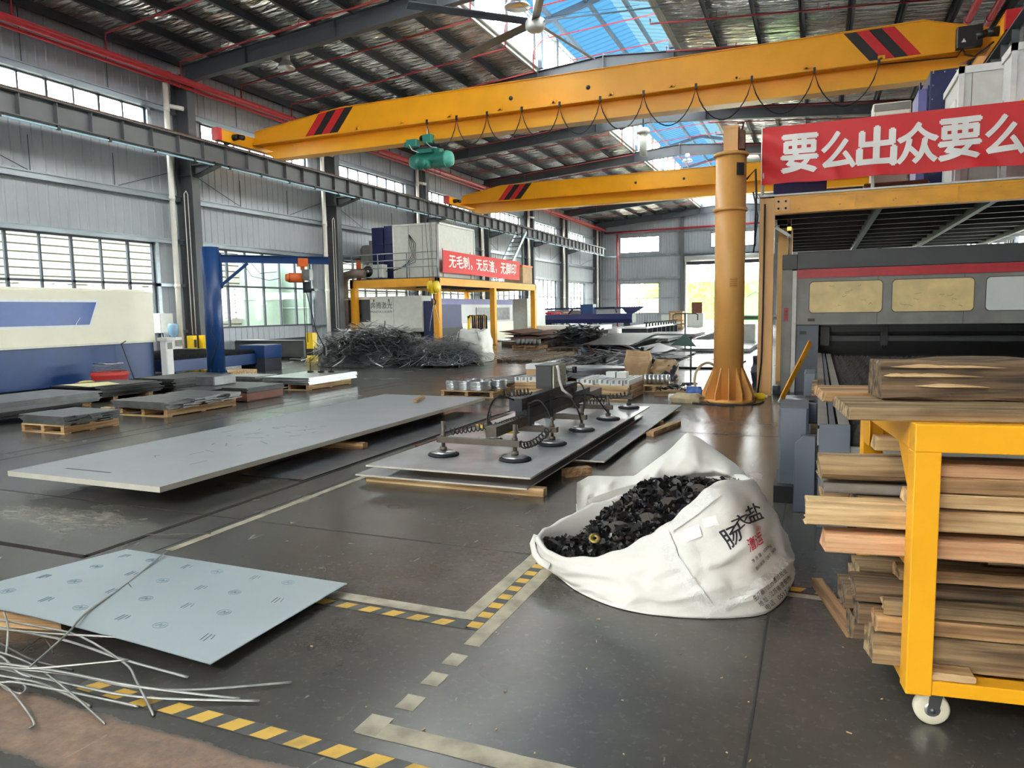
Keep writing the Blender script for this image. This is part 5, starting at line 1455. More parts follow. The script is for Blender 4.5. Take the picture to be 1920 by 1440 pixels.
# pallets of turned rings, profiles, discs close behind the vacuum lifter
pallet(-6.6, 12.15, -5.5, 13.0, 'pallet of shiny ring stacks left of the vacuum lifter', .12)
ring = None
rr = random.Random(17)
for k, (x, y, r) in enumerate(((-6.42, 12.34, .14), (-6.15, 12.36, .16), (-5.86, 12.38, .20), (-5.62, 12.72, .14), (-6.2, 12.72, .17), (-5.9, 12.78, .12))):
    for i in range(6):
        g = G(); g.lathe([(r * .62, 0), (r, 0), (r * 1.02, .012), (r, .027), (r * .62, .027), (r * .62, 0)], (0, 0, 0), 28)
        o = build('steel_ring', g, M['bright_steel'], origin=(0, 0, 0)); o.location = (x + rr.uniform(-.008, .008), y + rr.uniform(-.008, .008), .121 + i * .0285); tag(o, 'shiny turned ring in the short stacks on the pallet left of the vacuum lifter', 'steel ring', 'turned rings on the pallet')
for i in range(7):
    g = G(); g.box((-.05, -1.3, 0), (.05, 1.3, .03)); o = build('flat_bar', g, M['mid_steel'], origin=(0, 0, 0)); o.location = (-6.6 + i * .16, 14.6, .1 + .03 * (i % 2)); o.rotation_euler = (0, 0, -.25); tag(o, 'short flat bar in the row behind the pallet of shiny rings', 'flat bar', 'flat bars behind the rings')
for k, y in enumerate((13.8, 15.3)):
    g = G(); g.box((-6.7, y, 0), (-5.5, y + .1, .1)); tag(build('wood_bearer', g, M['wood_mid']), ('near', 'far')[k] + ' bearer under the row of flat bars behind the pallet of rings', 'bearer')


def profile_crate(x0, y0, x1, y1, h, label, blab, grp, n, seed):
    root = thing('timber_crate', label, 'crate', ((x0 + x1) / 2, (y0 + y1) / 2, 0))
    for k in range(3):
        z = h * k / 3
        for nm, a, b_ in (('front_board', (x0, y0, z), (x1, y0 + .03, z + h / 3 - .012)), ('back_board', (x0, y1 - .03, z), (x1, y1, z + h / 3 - .012)), ('side_board', (x0, y0 + .03, z), (x0 + .03, y1 - .03, z + h / 3 - .012)), ('side_board', (x1 - .03, y0 + .03, z), (x1, y1 - .03, z + h / 3 - .012))):
            g = G(); g.box(a, b_); build(nm, g, M['wood_pale' if 'side' not in nm else 'wood_pale_y'], root)
    g = G(); g.box((x0 + .03, y0 + .03, 0), (x1 - .03, y1 - .03, h - .03)); build('packing', g, M['wood_mid'], root)
    rr = random.Random(seed)
    for i in range(n):
        x = x0 + .06 + (x1 - x0 - .12) * i / (n - 1); w = (x1 - x0) / n * .46; L_ = (y1 - y0) * rr.uniform(.86, 1.0); g = G()
        g.prism([(-w, 0), (w, 0), (w, .09), (w * .4, .09), (w * .4, .03), (-w * .4, .03), (-w * .4, .09), (-w, .09)], 'y', -L_ / 2, L_ / 2)
        o = build('steel_profile', g, M['white_paint'], origin=(0, 0, 0)); o.location = (x, (y0 + y1) / 2 + rr.uniform(-.06, .02), h - .012); tag(o, blab, 'profile', grp)


profile_crate(-4.0, 12.45, -3.02, 13.6, .27, 'pale timber crate of white profiles right of the lifter box, before the paper sacks', 'white channel profile lying in the timber crate right of the lifter box', 'white profiles in the right crate', 9, 3)
profile_crate(-5.5, 13.2, -4.7, 14.1, .22, 'timber crate of white profiles just left of the lifter control box', 'white channel profile in the crate left of the lifter control box', 'white profiles in the left crate', 6, 4)
root = thing('carton', 'white carton with a brown lower half on the crate left of the lifter box', 'carton', (-5.15, 13.9, .30))
g = G(); g.box((-5.45, 13.7, .30), (-4.85, 14.05, .42)); build('lower_half', g, M['cardboard'], root); g = G(); g.box((-5.46, 13.69, .42), (-4.84, 14.06, .52)); build('lid', g, M['white_paint'], root)
for i in range(2):
    g = G(); g.box((-3.56 + i * .2, 12.9, .35), (-3.38 + i * .2, 13.1, .46)); tag(build('white_carton', g, M['white_paint'], bevel=.006), ('left', 'right')[i] + ' of two small white cartons on the profiles before the paper sacks', 'carton')
for i in range(7):
    r = .85 - .02 * (i % 3); g = G(); g.lathe([(0, 0), (r, 0), (r, .022), (0, .022)], (0, 0, 0), 44); o = build('round_plate', g, M['mid_steel'], origin=(0, 0, 0)); o.location = (-4.85 + .03 * (i % 2), 16.0 + .02 * i, .10 + i * .024); tag(o, 'round plate in the disc stack behind the lifter control box', 'round plate', 'stacked round plates')
for k, y in enumerate((15.6, 16.3)):
    g = G(); g.box((-5.5, y, 0), (-4.2, y + .1, .098)); tag(build('timber_skid', g, M['wood_mid']), ('near', 'far')[k] + ' timber skid under the stack of round plates', 'skid')

# paper sacks, coils, loose gear near the pillar
def crumple(name, c, size, m, label, cat, seed, lean=0.0, amp=.16, parent=None, fold=1.0):
    rr = Vector((seed * 3.1, seed * 1.7, 0)); g = G()

    def f(u, v):
        a = 2 * pi * u; k = max(abs(cos(a)), abs(sin(a))) ** .8; t = sin(pi * min(.98, max(.02, v)) * .5) if v < .5 else 1
        taper = 1 - .35 * max(0, v - .55) * fold
        w = size[0] / 2 / k * taper * (1 if v > 0 else .9); d = size[1] / 2 / k * taper * (1 - .5 * max(0, v - .5) * fold)
        p = Vector((w * cos(a), d * sin(a), size[2] * v)); n_ = mnoise.noise(p * 4 + rr) * amp + mnoise.noise(p * 11 + rr) * amp * .35
        return (c[0] + p.x + cos(a) * n_ * size[0] + lean * p.z, c[1] + p.y + sin(a) * n_ * size[1], c[2] + max(0, p.z + n_ * size[2] * .4 * (v > .05)))
    g.grid(f, 30, 16, cu=True, smooth=False)
    o_ = len(g.v); top = [o_ - 30 + i for i in range(30)]; g.f.append(tuple(top)); g.m.append(0); g.sm.append(False)
    o = build(name, g, M[m] if isinstance(m, str) else m, parent)
    if parent is None: tag(o, label, cat)
    return o


crumple('paper_sack', (-3.72, 16.2, 0), (.55, .35, .66), 'cardboard', 'tall crumpled brown paper sack behind the crate of white profiles', 'sack', 3, .04, .14)
M['tarp_dark'] = mat('tarp_dark', (40, 44, 60), .6, var=.15)
crumple('paper_sack', (-3.2, 16.4, 0), (.62, .4, .46), mat('sack_two', (186, 158, 120), .8, var=0, c2=(46, 48, 62), scale=3.2, thr=(.50, .54)), 'shorter crumpled sack with a dark patch, right of the tall brown paper sack', 'sack', 7, .08, .2)
pallet(-3.12, 13.85, -2.62, 14.6, 'small pallet of bright coils right of the profile crate', .13)
for i in range(6):
    g = G(); g.lathe([(.05, -.035), (.095, -.035), (.1, 0), (.095, .035), (.05, .035), (.05, -.035)], (0, 0, 0), 22, axis='x'); o = build('strip_coil', g, M['bright_steel'], origin=(0, 0, 0)); o.location = (-3.06 + i * .083, 14.05, .231); tag(o, 'bright coil of strip standing on edge on the small pallet', 'coil', 'bright coils on the small pallet')
root = thing('hooded_stand', 'thin stand with a dark green triangular hood left of the yellow pillar', 'stand', (-2.45, 15.6, 0))
g = G(); g.cyl((-2.45, 15.6, 0), (-2.45, 15.6, 1.0), .018, n=10); build('pole', g, M['steel_dark'], root)
g = G(); g.lathe([(.16, 0), (.14, .015), (.02, .03), (0, .03)], (-2.45, 15.6, 0), 18); build('foot', g, M['steel_dark'], root)
M['hood_green'] = mat('hood_green', (34, 72, 62), .5, var=.1)
g = G(); a = Vector((-2.55, 15.6, 1.02)); P = [a + Vector(v) for v in ((-.31, -.1, -.20), (.22, -.12, -.23), (.20, .16, -.24), (-.27, .16, -.20))]; t = a + Vector((-.02, 0, .04)); g.add([*P, t], [(0, 1, 4), (1, 2, 4), (2, 3, 4), (3, 0, 4), (3, 2, 1, 0)]); build('hood', g, M['hood_green'], root)
root = thing('t_stand', 'thin dark T-shaped stand with a looped top far beyond the green hooded stand', 'stand', (-4.5, 27.3, 0))
g = G(); g.cyl((-4.5, 27.3, 0), (-4.5, 27.3, 1.42), .03, n=10); build('pole', g, M['steel_dark'], root)
g = G(); g.tube([(-4.9, 27.3, 1.0), (-4.95, 27.3, 1.1), (-4.95, 27.3, 1.35), (-4.85, 27.3, 1.4), (-4.15, 27.3, 1.4), (-4.05, 27.3, 1.35), (-4.05, 27.3, 1.15)], .022, 8); g.cyl((-4.9, 27.3, 1.02), (-4.5, 27.3, 1.02), .02, n=8); build('loop_handle', g, M['steel_dark'], root)
g = G(); g.box((-4.75, 27.05, 0), (-4.25, 27.55, .03)); build('foot_plate', g, M['steel_dark'], root)
root = thing('scrap_tray', 'low wooden tray of dark scrap parts left of the yellow pillar', 'tray', (-2.45, 13.6, 0))
g = G(); g.box((-2.75, 13.3, 0), (-2.1, 13.9, .07)); build('board', g, M['wood_mid'], root)
rr = random.Random(4)
for i in range(22):
    p = Vector((rr.uniform(-2.7, -2.15), rr.uniform(13.35, 13.85), .09 + rr.uniform(0, .06))); g = G(); q = p + Vector((rr.uniform(-.14, .14), rr.uniform(-.14, .14), rr.uniform(-.01, .05))); g.tube([p, (p + q) / 2 + Vector((0, 0, .02)), q], rr.uniform(.008, .02), 6); build('scrap_piece', g, M['dark_steel'], root)
M['burlap'] = mat('burlap', (188, 172, 138), .9, var=.15, scale=12, bump=.4, bscale=60)
M['bag_blue'] = mat('bag_blue', (34, 78, 150), .4, var=.1)
crumple('burlap_sack', (-2.02, 12.55, 0), (.52, .36, .15), 'burlap', 'flattened beige burlap sack on the floor left of the yellow pillar foot', 'sack', 11, 0, .2, fold=2)
crumple('blue_bag', (-1.98, 12.95, 0), (.30, .26, .22), 'bag_blue', 'small blue plastic bag on the floor left of the yellow pillar foot', 'bag', 12, 0, .25, fold=1.5)
crumple('white_rag', (-2.28, 12.72, 0), (.22, .24, .10), 'white_paint', 'white rag beside the burlap sack left of the yellow pillar', 'rag', 13, 0, .25, fold=1.5)
root = thing('yellow_bottle', 'yellow plastic bottle lying on the floor right of the yellow pillar foot', 'bottle', (-.92, 13.2, .05))
g = G(); g.lathe([(0, -.14), (.05, -.14), (.055, -.12), (.055, .08), (.03, .12), (.02, .13), (0, .13)], (-.92, 13.2, .056), 18, axis='x'); build('body', g, M['yellow_bright'], root)
g = G(); g.lathe([(0, .13), (.025, .13), (.025, .16), (0, .16)], (-.92, 13.2, .056), 14, axis='x'); build('cap', g, M['off_white'], root)
g = G(); g.tube([(-1.9, 12.3, .012), (-1.5, 12.2, .012), (-1.1, 12.25, .012), (-.85, 12.5, .012), (-.8, 12.8, .012)], .011, 6); g.tube([(-1.75, 12.7, .03), (-1.62, 12.35, .012), (-1.45, 12.15, .012), (-1.2, 12.1, .012)], .009, 6)
tag(build('floor_cable', g, M['cable'], origin=(-1.4, 12.4, 0)), 'black cable curled around the foot of the yellow pillar', 'cable')
g = G(); g.lathe([(.28, -.02), (.31, -.02), (.32, 0), (.31, .02), (.28, .02), (.28, -.02)], (0, 0, 0), 36, axis='y'); o = tag(build('cable_reel_hoop', g, M['burlap'], origin=(0, 0, 0)), 'pale hoop leaning against the left side of the yellow pillar foot', 'hoop'); o.location = (-1.80, 13.28, .32); o.rotation_euler = (.0, .25, .9)

# far machines
root = thing('bending_machine', 'long dark blue bending machine far down the hall in front of the far left windows', 'machine', (-13.4, 45, 0))
g = G(); g.prism([(44.6, .75), (44.5, 1.0), (44.6, 1.32), (45.6, 1.32), (45.6, .75)], 'x', -16.6, -10.6); build('lower_beam', g, M['navy'], root)
g = G(); g.prism([(-16.6, 1.75), (-10.0, 1.75), (-10.7, 1.32), (-11.1, 1.32), (-11.4, 1.62), (-16.6, 1.62)], 'y', 45.2, 45.6); build('upper_beam', g, M['navy'], root)
g = G(); g.box((-14.0, 44.8, 1.32), (-13.2, 45.6, 1.95)); build('tool_head', g, M['press_blue'], root)
for x in (-16.2, -13.4, -11.0):
    g = G(); g.box((x - .2, 44.8, 0), (x + .2, 45.5, .75)); build('pedestal', g, M['steel_dark'], root)
g = G(); g.tube([(-14.8, 44.7, 1.35), (-14.4, 44.6, 1.7), (-14.0, 44.7, 1.72)], .05, 8); g.tube([(-12.9, 44.7, 1.7), (-11.7, 44.6, 1.72), (-11.6, 44.6, 1.4)], .05, 8); build('hose', g, M['cable'], root)
g = G(); g.box((-16.6, 45.62, 1.1), (-11.6, 45.7, 1.6)); build('back_guard', g, M['off_white'], root)
for i, x in enumerate((-16.2, -15.6, -15.0)):
    crumple('red_rag', (x, 44.95, 1.325), (.5, .3, .16), mat('rag_%d' % i, ((210, 60, 70), (216, 90, 96), (200, 160, 150))[i], .8), ('red', 'pinkish red', 'pale')[i] + ' rag lying on the blue bending machine bed', 'rag', 20 + i, 0, .2, fold=1.5)
root = thing('roller_conveyor', 'long white roller table with a row of small stands, right of the blue bending machine', 'conveyor', (-9.6, 46, 0))
g = G(); g.box((-10.6, 41, .48), (-8.9, 52, .58)); build('table', g, M['white_paint'], root)
for i in range(8):
    y = 41.5 + i * 1.4; g = G(); g.box((-10.5, y, 0), (-9.0, y + .1, .48)); build('leg_frame', g, M['steel_dark'], root)
for i in range(12):
    y = 41.3 + i * .85; g = G(); g.cyl((-9.0, y, .58), (-9.0, y, .78), .05, n=8); g.cbox((-9.0, y, .8), (.3, .1, .06)); build('roller_stand', g, M['dark_steel'], root)
root = thing('white_machine_bed', 'low white machine bed in front of the blue bending machine', 'machine bed', (-12.8, 40.5, 0))
g = G(); g.box((-15.2, 39.2, .45), (-11.2, 42.0, .72)); build('bed', g, M['white_paint'], root); g = G(); g.box((-15.0, 39.4, 0), (-11.4, 41.8, .45)); build('base', g, M['steel_dark'], root)
root = thing('wooden_crate', 'tall pale wooden crate standing left of the far roll-up door', 'crate', (-10.15, 56.9, 0))
g = G(); g.box((-10.55, 56.5, .1), (-9.55, 57.4, 1.38)); build('panel', g, M['wood_pale'], root)
for z in (.12, .62, 1.28):
    g = G(); g.box((-10.58, 56.47, z), (-9.52, 57.43, z + .1)); build('batten', g, M['wood_mid'], root)
for x in (-10.5, -10.05, -9.6):
    g = G(); g.box((x - .05, 56.46, .1), (x + .05, 56.5, 1.38)); build('batten', g, M['wood_mid'], root)
g = G(); g.box((-10.5, 56.5, 0), (-9.6, 57.4, .1)); build('skid', g, M['wood_dark'], root)
root = thing('concrete_block', 'pale block with a red-brown board on it in front of the far door opening', 'block', (-10.0, 65, 0))
g = G(); g.box((-10.5, 64.5, 0), (-9.1, 65.5, 1.15)); build('block', g, M['off_white'], root, bevel=.03); g = G(); g.box((-10.1, 64.5, 1.15), (-9.2, 64.6, 2.1)); build('board', g, M['brown_steel'], root)
root = thing('grey_cabinet', 'squat grey cabinet on the floor beyond the yellow pillar, at its right', 'cabinet', (-2.9, 34, 0))
g = G(); g.box((-3.4, 33.6, .05), (-2.5, 34.4, .85)); build('case', g, M['machine_grey'], root, bevel=.02); g = G(); g.box((-3.35, 33.65, 0), (-2.55, 34.35, .05)); build('plinth', g, M['black_paint'], root)
root = thing('pipe_rack', 'dark rack of long parts far beyond the pillar on the right', 'rack', (-2.3, 42, 0))
g = G(); g.box((-4.0, 41.5, .9), (-.6, 41.6, 1.0)); g.box((-4.0, 42.4, .9), (-.6, 42.5, 1.0)); build('rail', g, M['steel_dark'], root)
for x in (-3.9, -2.3, -.7):
    g = G(); g.box((x - .05, 41.45, 0), (x + .05, 42.5, .9)); build('leg_frame', g, M['steel_dark'], root)
for k in range(5):
    g = G(); g.cyl((-4.2, 41.6 + k * .18, 1.08), (-.4, 41.6 + k * .18, 1.08), .07, n=10); build('tube', g, M['mid_steel'], root)
for i in range(6):
    g = G(); g.box((-.5, -1.6, 0), (.5, 1.6, .03)); o = build('step_sheet', g, M['mid_steel'], origin=(0, 0, 0)); o.location = (-5.4 + i * .16, 39.5 + i * .25, .02 + i * .055); tag(o, 'grey sheet in the stepped pile just left of the round pillar, far back', 'steel sheet', 'stepped sheets left of the pillar')
# ------------------------------------------------------------------ long sheet, two stacked sheets
def slab(root, name, x0, y0, x1, y1, z0, z1, mtop, medge):
    g = G(); g.box((x0, y0, z0), (x1, y1, z1)); g.m = [1, 0, 1, 1, 1, 1]
    return build(name, g, [M[mtop], M[medge]], root)


M['pencil'] = mat('pencil', (92, 92, 94), .6, var=.1)
root = thing('metal_sheet', 'long pale grey matt sheet lying on blocks left of the middle of the floor', 'metal sheet', (-5.95, 7.5, .12))
slab(root, 'sheet', -6.93, 4.30, -5.0, 10.72, .148, .196, 'plate_matt', 'edge_pale')
g = G(); g.box((-6.5, 4.55, .1965), (-5.9, 4.575, .1972)); build('edge_scratch', g, M['pencil'], root)
rr = random.Random(31)
g = G()
for i in range(26):
    x, y = rr.gauss(-5.9, .28), rr.uniform(5.2, 7.4); a = rr.uniform(0, 6.28); L_ = rr.uniform(.04, .22)
    g.bar((x, y, .1965), (x + L_ * cos(a), y + L_ * sin(a), .1965), .006, .001)
build('scuff_marks', g, M['pencil'], root)
for k, y in enumerate((5.9, 7.05, 8.3, 10.1)):
    g = G(); g.box((-6.8, y, 0), (-5.5 + (.62 if k == 1 else 0), y + .1, .147 if k != 1 else .08)); tag(build('wood_bearer', g, M['wood_mid']), 'wooden bearer under the long pale grey sheet, ' + ('nearest the camera', 'low second one sticking out right', 'third from the camera', 'at its far end')[k], 'bearer')
g = G(); g.bar((-5.75, 9.75, .222), (-5.95, 10.35, .222), .06, .05); tag(build('wood_batten', g, M['wood_pale_y'], origin=(-5.85, 10.05, .197)), 'short wooden batten lying on the far end of the long pale grey sheet', 'batten')

M['sheet_top'] = mat('sheet_top', (192, 193, 197), .26, metal=.4, var=0, c2=(168, 168, 170), scale=1.6, thr=(.4, .65))
root = thing('metal_sheet', 'upper of two silvery sheets under the suction cups of the vacuum lifter', 'metal sheet', (-3.044, 8.01, .15))
slab(root, 'sheet', -3.866, 5.618, -2.211, 10.36, .175, .19, 'sheet_top', 'edge_pale')
root = thing('metal_sheet', 'lower of two silvery sheets, longer than the one the lifter stands on', 'metal sheet', (-3.097, 8.544, .07))
slab(root, 'sheet', -4.016, 5.66, -2.264, 10.146, .07, .084, 'sheet_top', 'edge_pale')
root = thing('metal_sheet', 'darker third sheet jutting out beyond the far end of the two silvery sheets', 'metal sheet', (-2.99, 9.185, .1))
slab(root, 'sheet', -3.994, 7.049, -1.965, 11.641, .048, .062, 'mid_steel', 'edge_pale')
for k, (y, x1) in enumerate(((5.74, -2.14), (7.2, -2.1), (8.54, -2.13), (9.93, -1.94))):
    g = G(); g.box((-3.95, y, 0), (x1, y + .09, .069 if k == 0 else .047)); tag(build('wood_bearer', g, M['wood_pale']), 'wooden bearer under the silvery sheets of the vacuum lifter, ' + ('nearest the camera', 'second from the camera', 'third from the camera', 'at the far end')[k], 'bearer')
for k, y in enumerate((6.14, 7.48, 9.18, 10.2)):
    g = G(); z0 = .085 if y < 10 else .063
    g.box((-3.63, y, z0), (-2.4, y + .06, .174)); tag(build('wood_spacer', g, M['wood_mid']), 'wooden spacer between the two silvery sheets, ' + ('first', 'second', 'third', 'fourth')[k] + ' from the camera', 'spacer')
for k, (a, b_, w, h) in enumerate((((-2.22, 6.52), (-2.02, 6.72), .10, .075), ((-2.14, 8.66), (-2.03, 9.28), .10, .046), ((-1.91, 8.98), (-1.74, 9.98), .10, .06))):
    g = G(); g.bar((a[0], a[1], h / 2), (b_[0], b_[1], h / 2), w, h); tag(build('wood_batten', g, M['wood_mid_y' if k == 0 else 'wood_pale_y']), ('short dark wood block between the silvery sheets and the big white bag', 'wooden batten touching the right edge of the silvery sheets', 'wooden batten on open floor between silvery sheets and yellow pillar')[k], 'batten')
root = thing('metal_sheet', 'dark bare plate lying flat between the long grey sheet and the vacuum lifter', 'metal sheet', (-4.806, 8.544, 0))
slab(root, 'sheet', -5.319, 5.554, -4.539, 10.253, .003, .012, 'mid_steel', 'dark_steel')
g = G(); g.box((-4.432, 7.476, .003), (-4.357, 10.253, .018)); tag(build('flat_bar', g, M['rusty']), 'single rusty flat bar on the floor left of the vacuum lifter', 'flat bar')

# ------------------------------------------------------------------ vacuum lifter
root = thing('vacuum_lifter', 'dark vacuum lifter with ten suction cups and a grey control box on the silvery sheets', 'vacuum lifter', (-2.937, 8.01, .19))
Z0 = .191
M['lifter_dark'] = mat('lifter_dark', (54, 56, 60), .45, metal=.3, var=.2, scale=6)
M['lifter_brown'] = mat('lifter_brown', (98, 90, 80), .5, metal=.3, var=.2, scale=7)
xm = -2.905
g = G(); g.box((xm - .055, 6.35, .38), (xm + .055, 10.1, .48)); build('lower_spine', g, M['lifter_brown'], root)
g = G(); g.box((xm - .06, 7.0, .56), (xm + .06, 8.92, .68)); g.box((xm - .075, 6.98, .55), (xm + .075, 7.0, .69)); build('main_beam', g, M['lifter_dark'], root, bevel=.006)
g = G(); g.box((xm - .06, 7.15, .44), (xm + .06, 9.5, .55)); build('under_beam', g, M['lifter_dark'], root)
for y in (7.2, 7.9, 8.76):
    for s in (-1, 1):
        g = G(); g.box((xm + s * .07 - .012, y - .03, .36), (xm + s * .07 + .012, y + .03, .62)); build('clamp_plate', g, M['lifter_dark'], root)
cups = []
for k, (y, xl, xr) in enumerate(((6.26, -3.385, -2.617), (7.13, -3.29, -2.553), (8.07, -3.15, -2.52), (9.0, -3.29, -2.456), (10.12, -3.26, -2.456))):
    g = G(); g.box((xl - .06, y - .032, .32), (xr + .06, y + .032, .378)); build('cross_arm', g, M['lifter_brown'], root, bevel=.004)
    for x in (xl, xr):
        g = G(); g.lathe([(0, Z0), (.14, Z0), (.155, Z0 + .008), (.152, Z0 + .018), (.125, Z0 + .03), (0, Z0 + .03)], (x, y, 0), 36); c_ = build('suction_cup', g, M['rubber'], root)
        PINV[c_.name] = Matrix.Identity(4)
        g = G(); g.lathe([(0, Z0 + .030), (.124, Z0 + .030), (.095, Z0 + .044), (.04, Z0 + .050), (0, Z0 + .05)], (x, y, 0), 30); build('cup_plate', g, M['bright_steel'], c_)
        g = G(); g.cyl((x, y, Z0 + .05), (x, y, .48 + .05 * (k in (0,))), .018, n=12); g.cyl((x, y, Z0 + .05), (x, y, Z0 + .085), .034, n=14); g.cyl((x, y, .37), (x, y, .405), .028, n=12); build('cup_stem', g, M['lifter_brown'], root)
        g = G(); g.tube([(x + .03, y, .53), (x + .03, y - .01, .49), (x + .03, y, .45)], .006, 5); build('stem_pin', g, M['dark_steel'], root)


def coil(p0, p1, r, turns, sag=.0, rad=.007):
    p0 = Vector(p0); p1 = Vector(p1); d = (p1 - p0).normalized(); a = d.cross(Vector((0, 0, 1))).normalized(); b_ = a.cross(d); pts = []; n = turns * 10
    for i in range(n + 1):
        t = i / n; q = p0.lerp(p1, t); q.z -= sag * 4 * t * (1 - t); w = 2 * pi * turns * t; pts.append(q + a * (r * cos(w)) + b_ * (r * sin(w)))
    return pts


for a, b_, n, sag in (((-3.364, 6.355, .41), (-2.99, 6.728, .44), 12, 0.0), ((-2.937, 6.461, .45), (-2.884, 6.995, .47), 11, .0), ((-2.585, 6.355, .32), (-2.542, 6.995, .38), 9, .05), ((-2.884, 9.078, .42), (-2.478, 9.078, .42), 9, .02), ((-2.841, 9.612, .39), (-2.456, 10.039, .41), 9, .02), ((-3.097, 7.156, .7), (-2.884, 7.369, .72), 7, .0)):
    g = G(); g.tube(coil(a, b_, .032, n, sag), .007, 5); build('coiled_hose', g, M['cable'], root)
for pts in (((-2.862, 7.156, .58), (-2.723, 7.209, .64), (-2.585, 7.177, .47), (-2.553, 7.145, .27)), ((-2.862, 8.01, .58), (-2.67, 8.063, .58), (-2.542, 8.01, .42), (-2.52, 8.063, .28)), ((-2.884, 7.049, .64), (-3.044, 6.835, .72), (-3.204, 6.942, .52), (-3.289, 7.113, .34)), ((-2.777, 8.544, .54), (-2.585, 8.758, .52), (-2.456, 8.864, .34), (-2.456, 8.993, .28)), ((-2.862, 8.437, .64), (-2.691, 8.544, .7), (-2.585, 8.437, .54), (-2.52, 8.117, .4))):
    g = G(); P = [Vector(p) for p in pts]; q = []
    for i in range(len(P) - 1):
        for j in range(6):
            t = j / 6; p_ = P[max(0, i - 1)]; a = P[i]; b_ = P[i + 1]; n_ = P[min(len(P) - 1, i + 2)]
            q.append(.5 * ((2 * a) + (b_ - p_) * t + (2 * p_ - 5 * a + 4 * b_ - n_) * t * t + (3 * a - p_ - 3 * b_ + n_) * t ** 3))
    g.tube(q + [P[-1]], .010, 7); build('hose', g, M['cable'], root)
g = G(); g.box((-3.087, 8.063, .67), (-2.884, 8.544, .95)); g.box((-3.097, 8.053, .94), (-2.873, 8.555, .955)); build('control_box', g, M['machine_dark'], root, bevel=.006)
g = G(); g.box((-2.878, 8.074, .655), (-2.862, 8.533, .945)); cb = build('box_lid', g, mat('box_cream', (206, 206, 182), .5, var=.1, scale=6), root)
PINV[cb.name] = Matrix.Identity(4)
for i in range(3):
    for j in range(3):
        g = G(); p = Vector((-2.862, 8.17 + i * .15, .74 + j * .07)) ; g.cyl(p, p + Vector((.006, 0, 0)), .008, n=10); build('screw', g, M['machine_grey'], cb)
g = G(); g.tube([(-2.841, 8.138, .94), (-2.82, 8.117, .9), (-2.809, 8.117, .78), (-2.777, 8.138, .66), (-2.691, 8.224, .56)], .018, 8); build('lid_hose', g, M['off_white'], root)
g = G(); g.cyl((-2.777, 8.608, .82), (-2.777, 8.608, .9), .03, n=12); g.cyl((-2.905, 8.544, .84), (-2.905, 8.619, .84), .045, n=14); build('pressure_gauge', g, M['black_paint'], root)
g = G(); g.tube([(-3.578, 7.69, .22), (-3.257, 7.369, .25), (-2.99, 7.209, .28)], .03, 8, flat=(.045, .012)); g.tube([(-3.845, 8.01, .21), (-3.578, 7.69, .22)], .02, 8, flat=(.03, .01)); tag(build('webbing_strap', g, M['yellow_bright'], origin=(-3.311, 7.476, .19)), 'yellow webbing strap lying at the left side of the vacuum lifter', 'strap')
g = G(); g.tube([(-4.005, 8.651, .02), (-4.219, 8.437, .02), (-4.251, 8.117, .02), (-4.112, 7.903, .03)], .016, 6); tag(build('blue_air_hose', g, M['bag_blue'], origin=(-4.165, 8.224, 0)), 'short bend of blue and black air hose on the floor left of the lifter', 'hose')

# ------------------------------------------------------------------ film-covered plate and the wires at the lower left
M['film_blue'] = mat('film_blue', (178, 190, 194), .30, metal=.12, var=.05, scale=1.5, bump=.02, bscale=6)
M['film_ink'] = mat('film_ink', (126, 156, 170), .5, var=.1)
PC = {'B': (-4.25, 3.36), 'R': (-2.47, 3.36), 'F': (-2.40, 2.33), 'L': (-4.17, 2.18)}


def plate_pt(u, v, o=0.0):
    """u along the long side from the back left corner, v toward the camera"""
    x = PC['B'][0] + (PC['R'][0] - PC['B'][0]) * u; y = PC['B'][1] + (PC['F'][1] - .0 - PC['R'][1]) * v - .1 * v * (1 - u)
    z = .05 + .10 * (1 - u) * v + .02 * sin(pi * u) * v + .01 * sin(3 * pi * u) * sin(pi * v) + o
    return (x, y, z)


root = thing('film_sheet', 'bluish protective-film sheet with printed marks lying at the lower left', 'metal sheet', (-3.4, 2.8, 0))
g = G(); g.grid(lambda u, v: plate_pt(u, v), 24, 16); g.grid(lambda u, v: plate_pt(1 - u, v, -.004), 24, 16)
build('sheet', g, M['film_blue'], root)
g = G()
n_ = 0
for i in range(7):
    for j in range(4):
        u = .07 + i * .15 + (.06 if j % 2 else 0); v = .12 + j * .235
        if u > .93 or v > .92: continue
        if (i + j) % 2:       # ringed emblem with a slanted bar
            pts = [plate_pt(u + .020 * cos(t * pi / 8), v + .032 * sin(t * pi / 8), .0014) for t in range(16)]
            g.tube(pts, .0011, 4, closed=True); a = plate_pt(u - .010, v + .014, .0014); b_ = plate_pt(u - .002, v - .014, .0014); c = plate_pt(u + .004, v + .012, .0014); d = plate_pt(u + .012, v - .014, .0014)
            g.tube([a, b_, c, d], .0013, 4)
        else:                 # short columns of small print
            for k in range(3):
                g.tube([plate_pt(u + .011 * k, v - .03, .0012), plate_pt(u + .011 * k + .008, v + (.035 if k < 2 else .01), .0012)], .0016, 4)
build('printed_marks', g, M['film_ink'], root)
g = G(); g.box((-4.5, 2.30, 0), (-3.55, 2.40, .085)); o = build('wood_bearer', g, M['wood_pale'], origin=(-4.0, 2.35, 0)); tag(o, 'pale timber under the raised left corner of the film-covered sheet', 'bearer'); o.rotation_euler = (0, 0, .22)
M['rod_grey'] = mat('rod_grey', (158, 158, 152), .38, metal=.6, var=.2, scale=12)
M['rod_dark'] = mat('rod_dark', (92, 90, 84), .5, metal=.5, var=.25, scale=14)


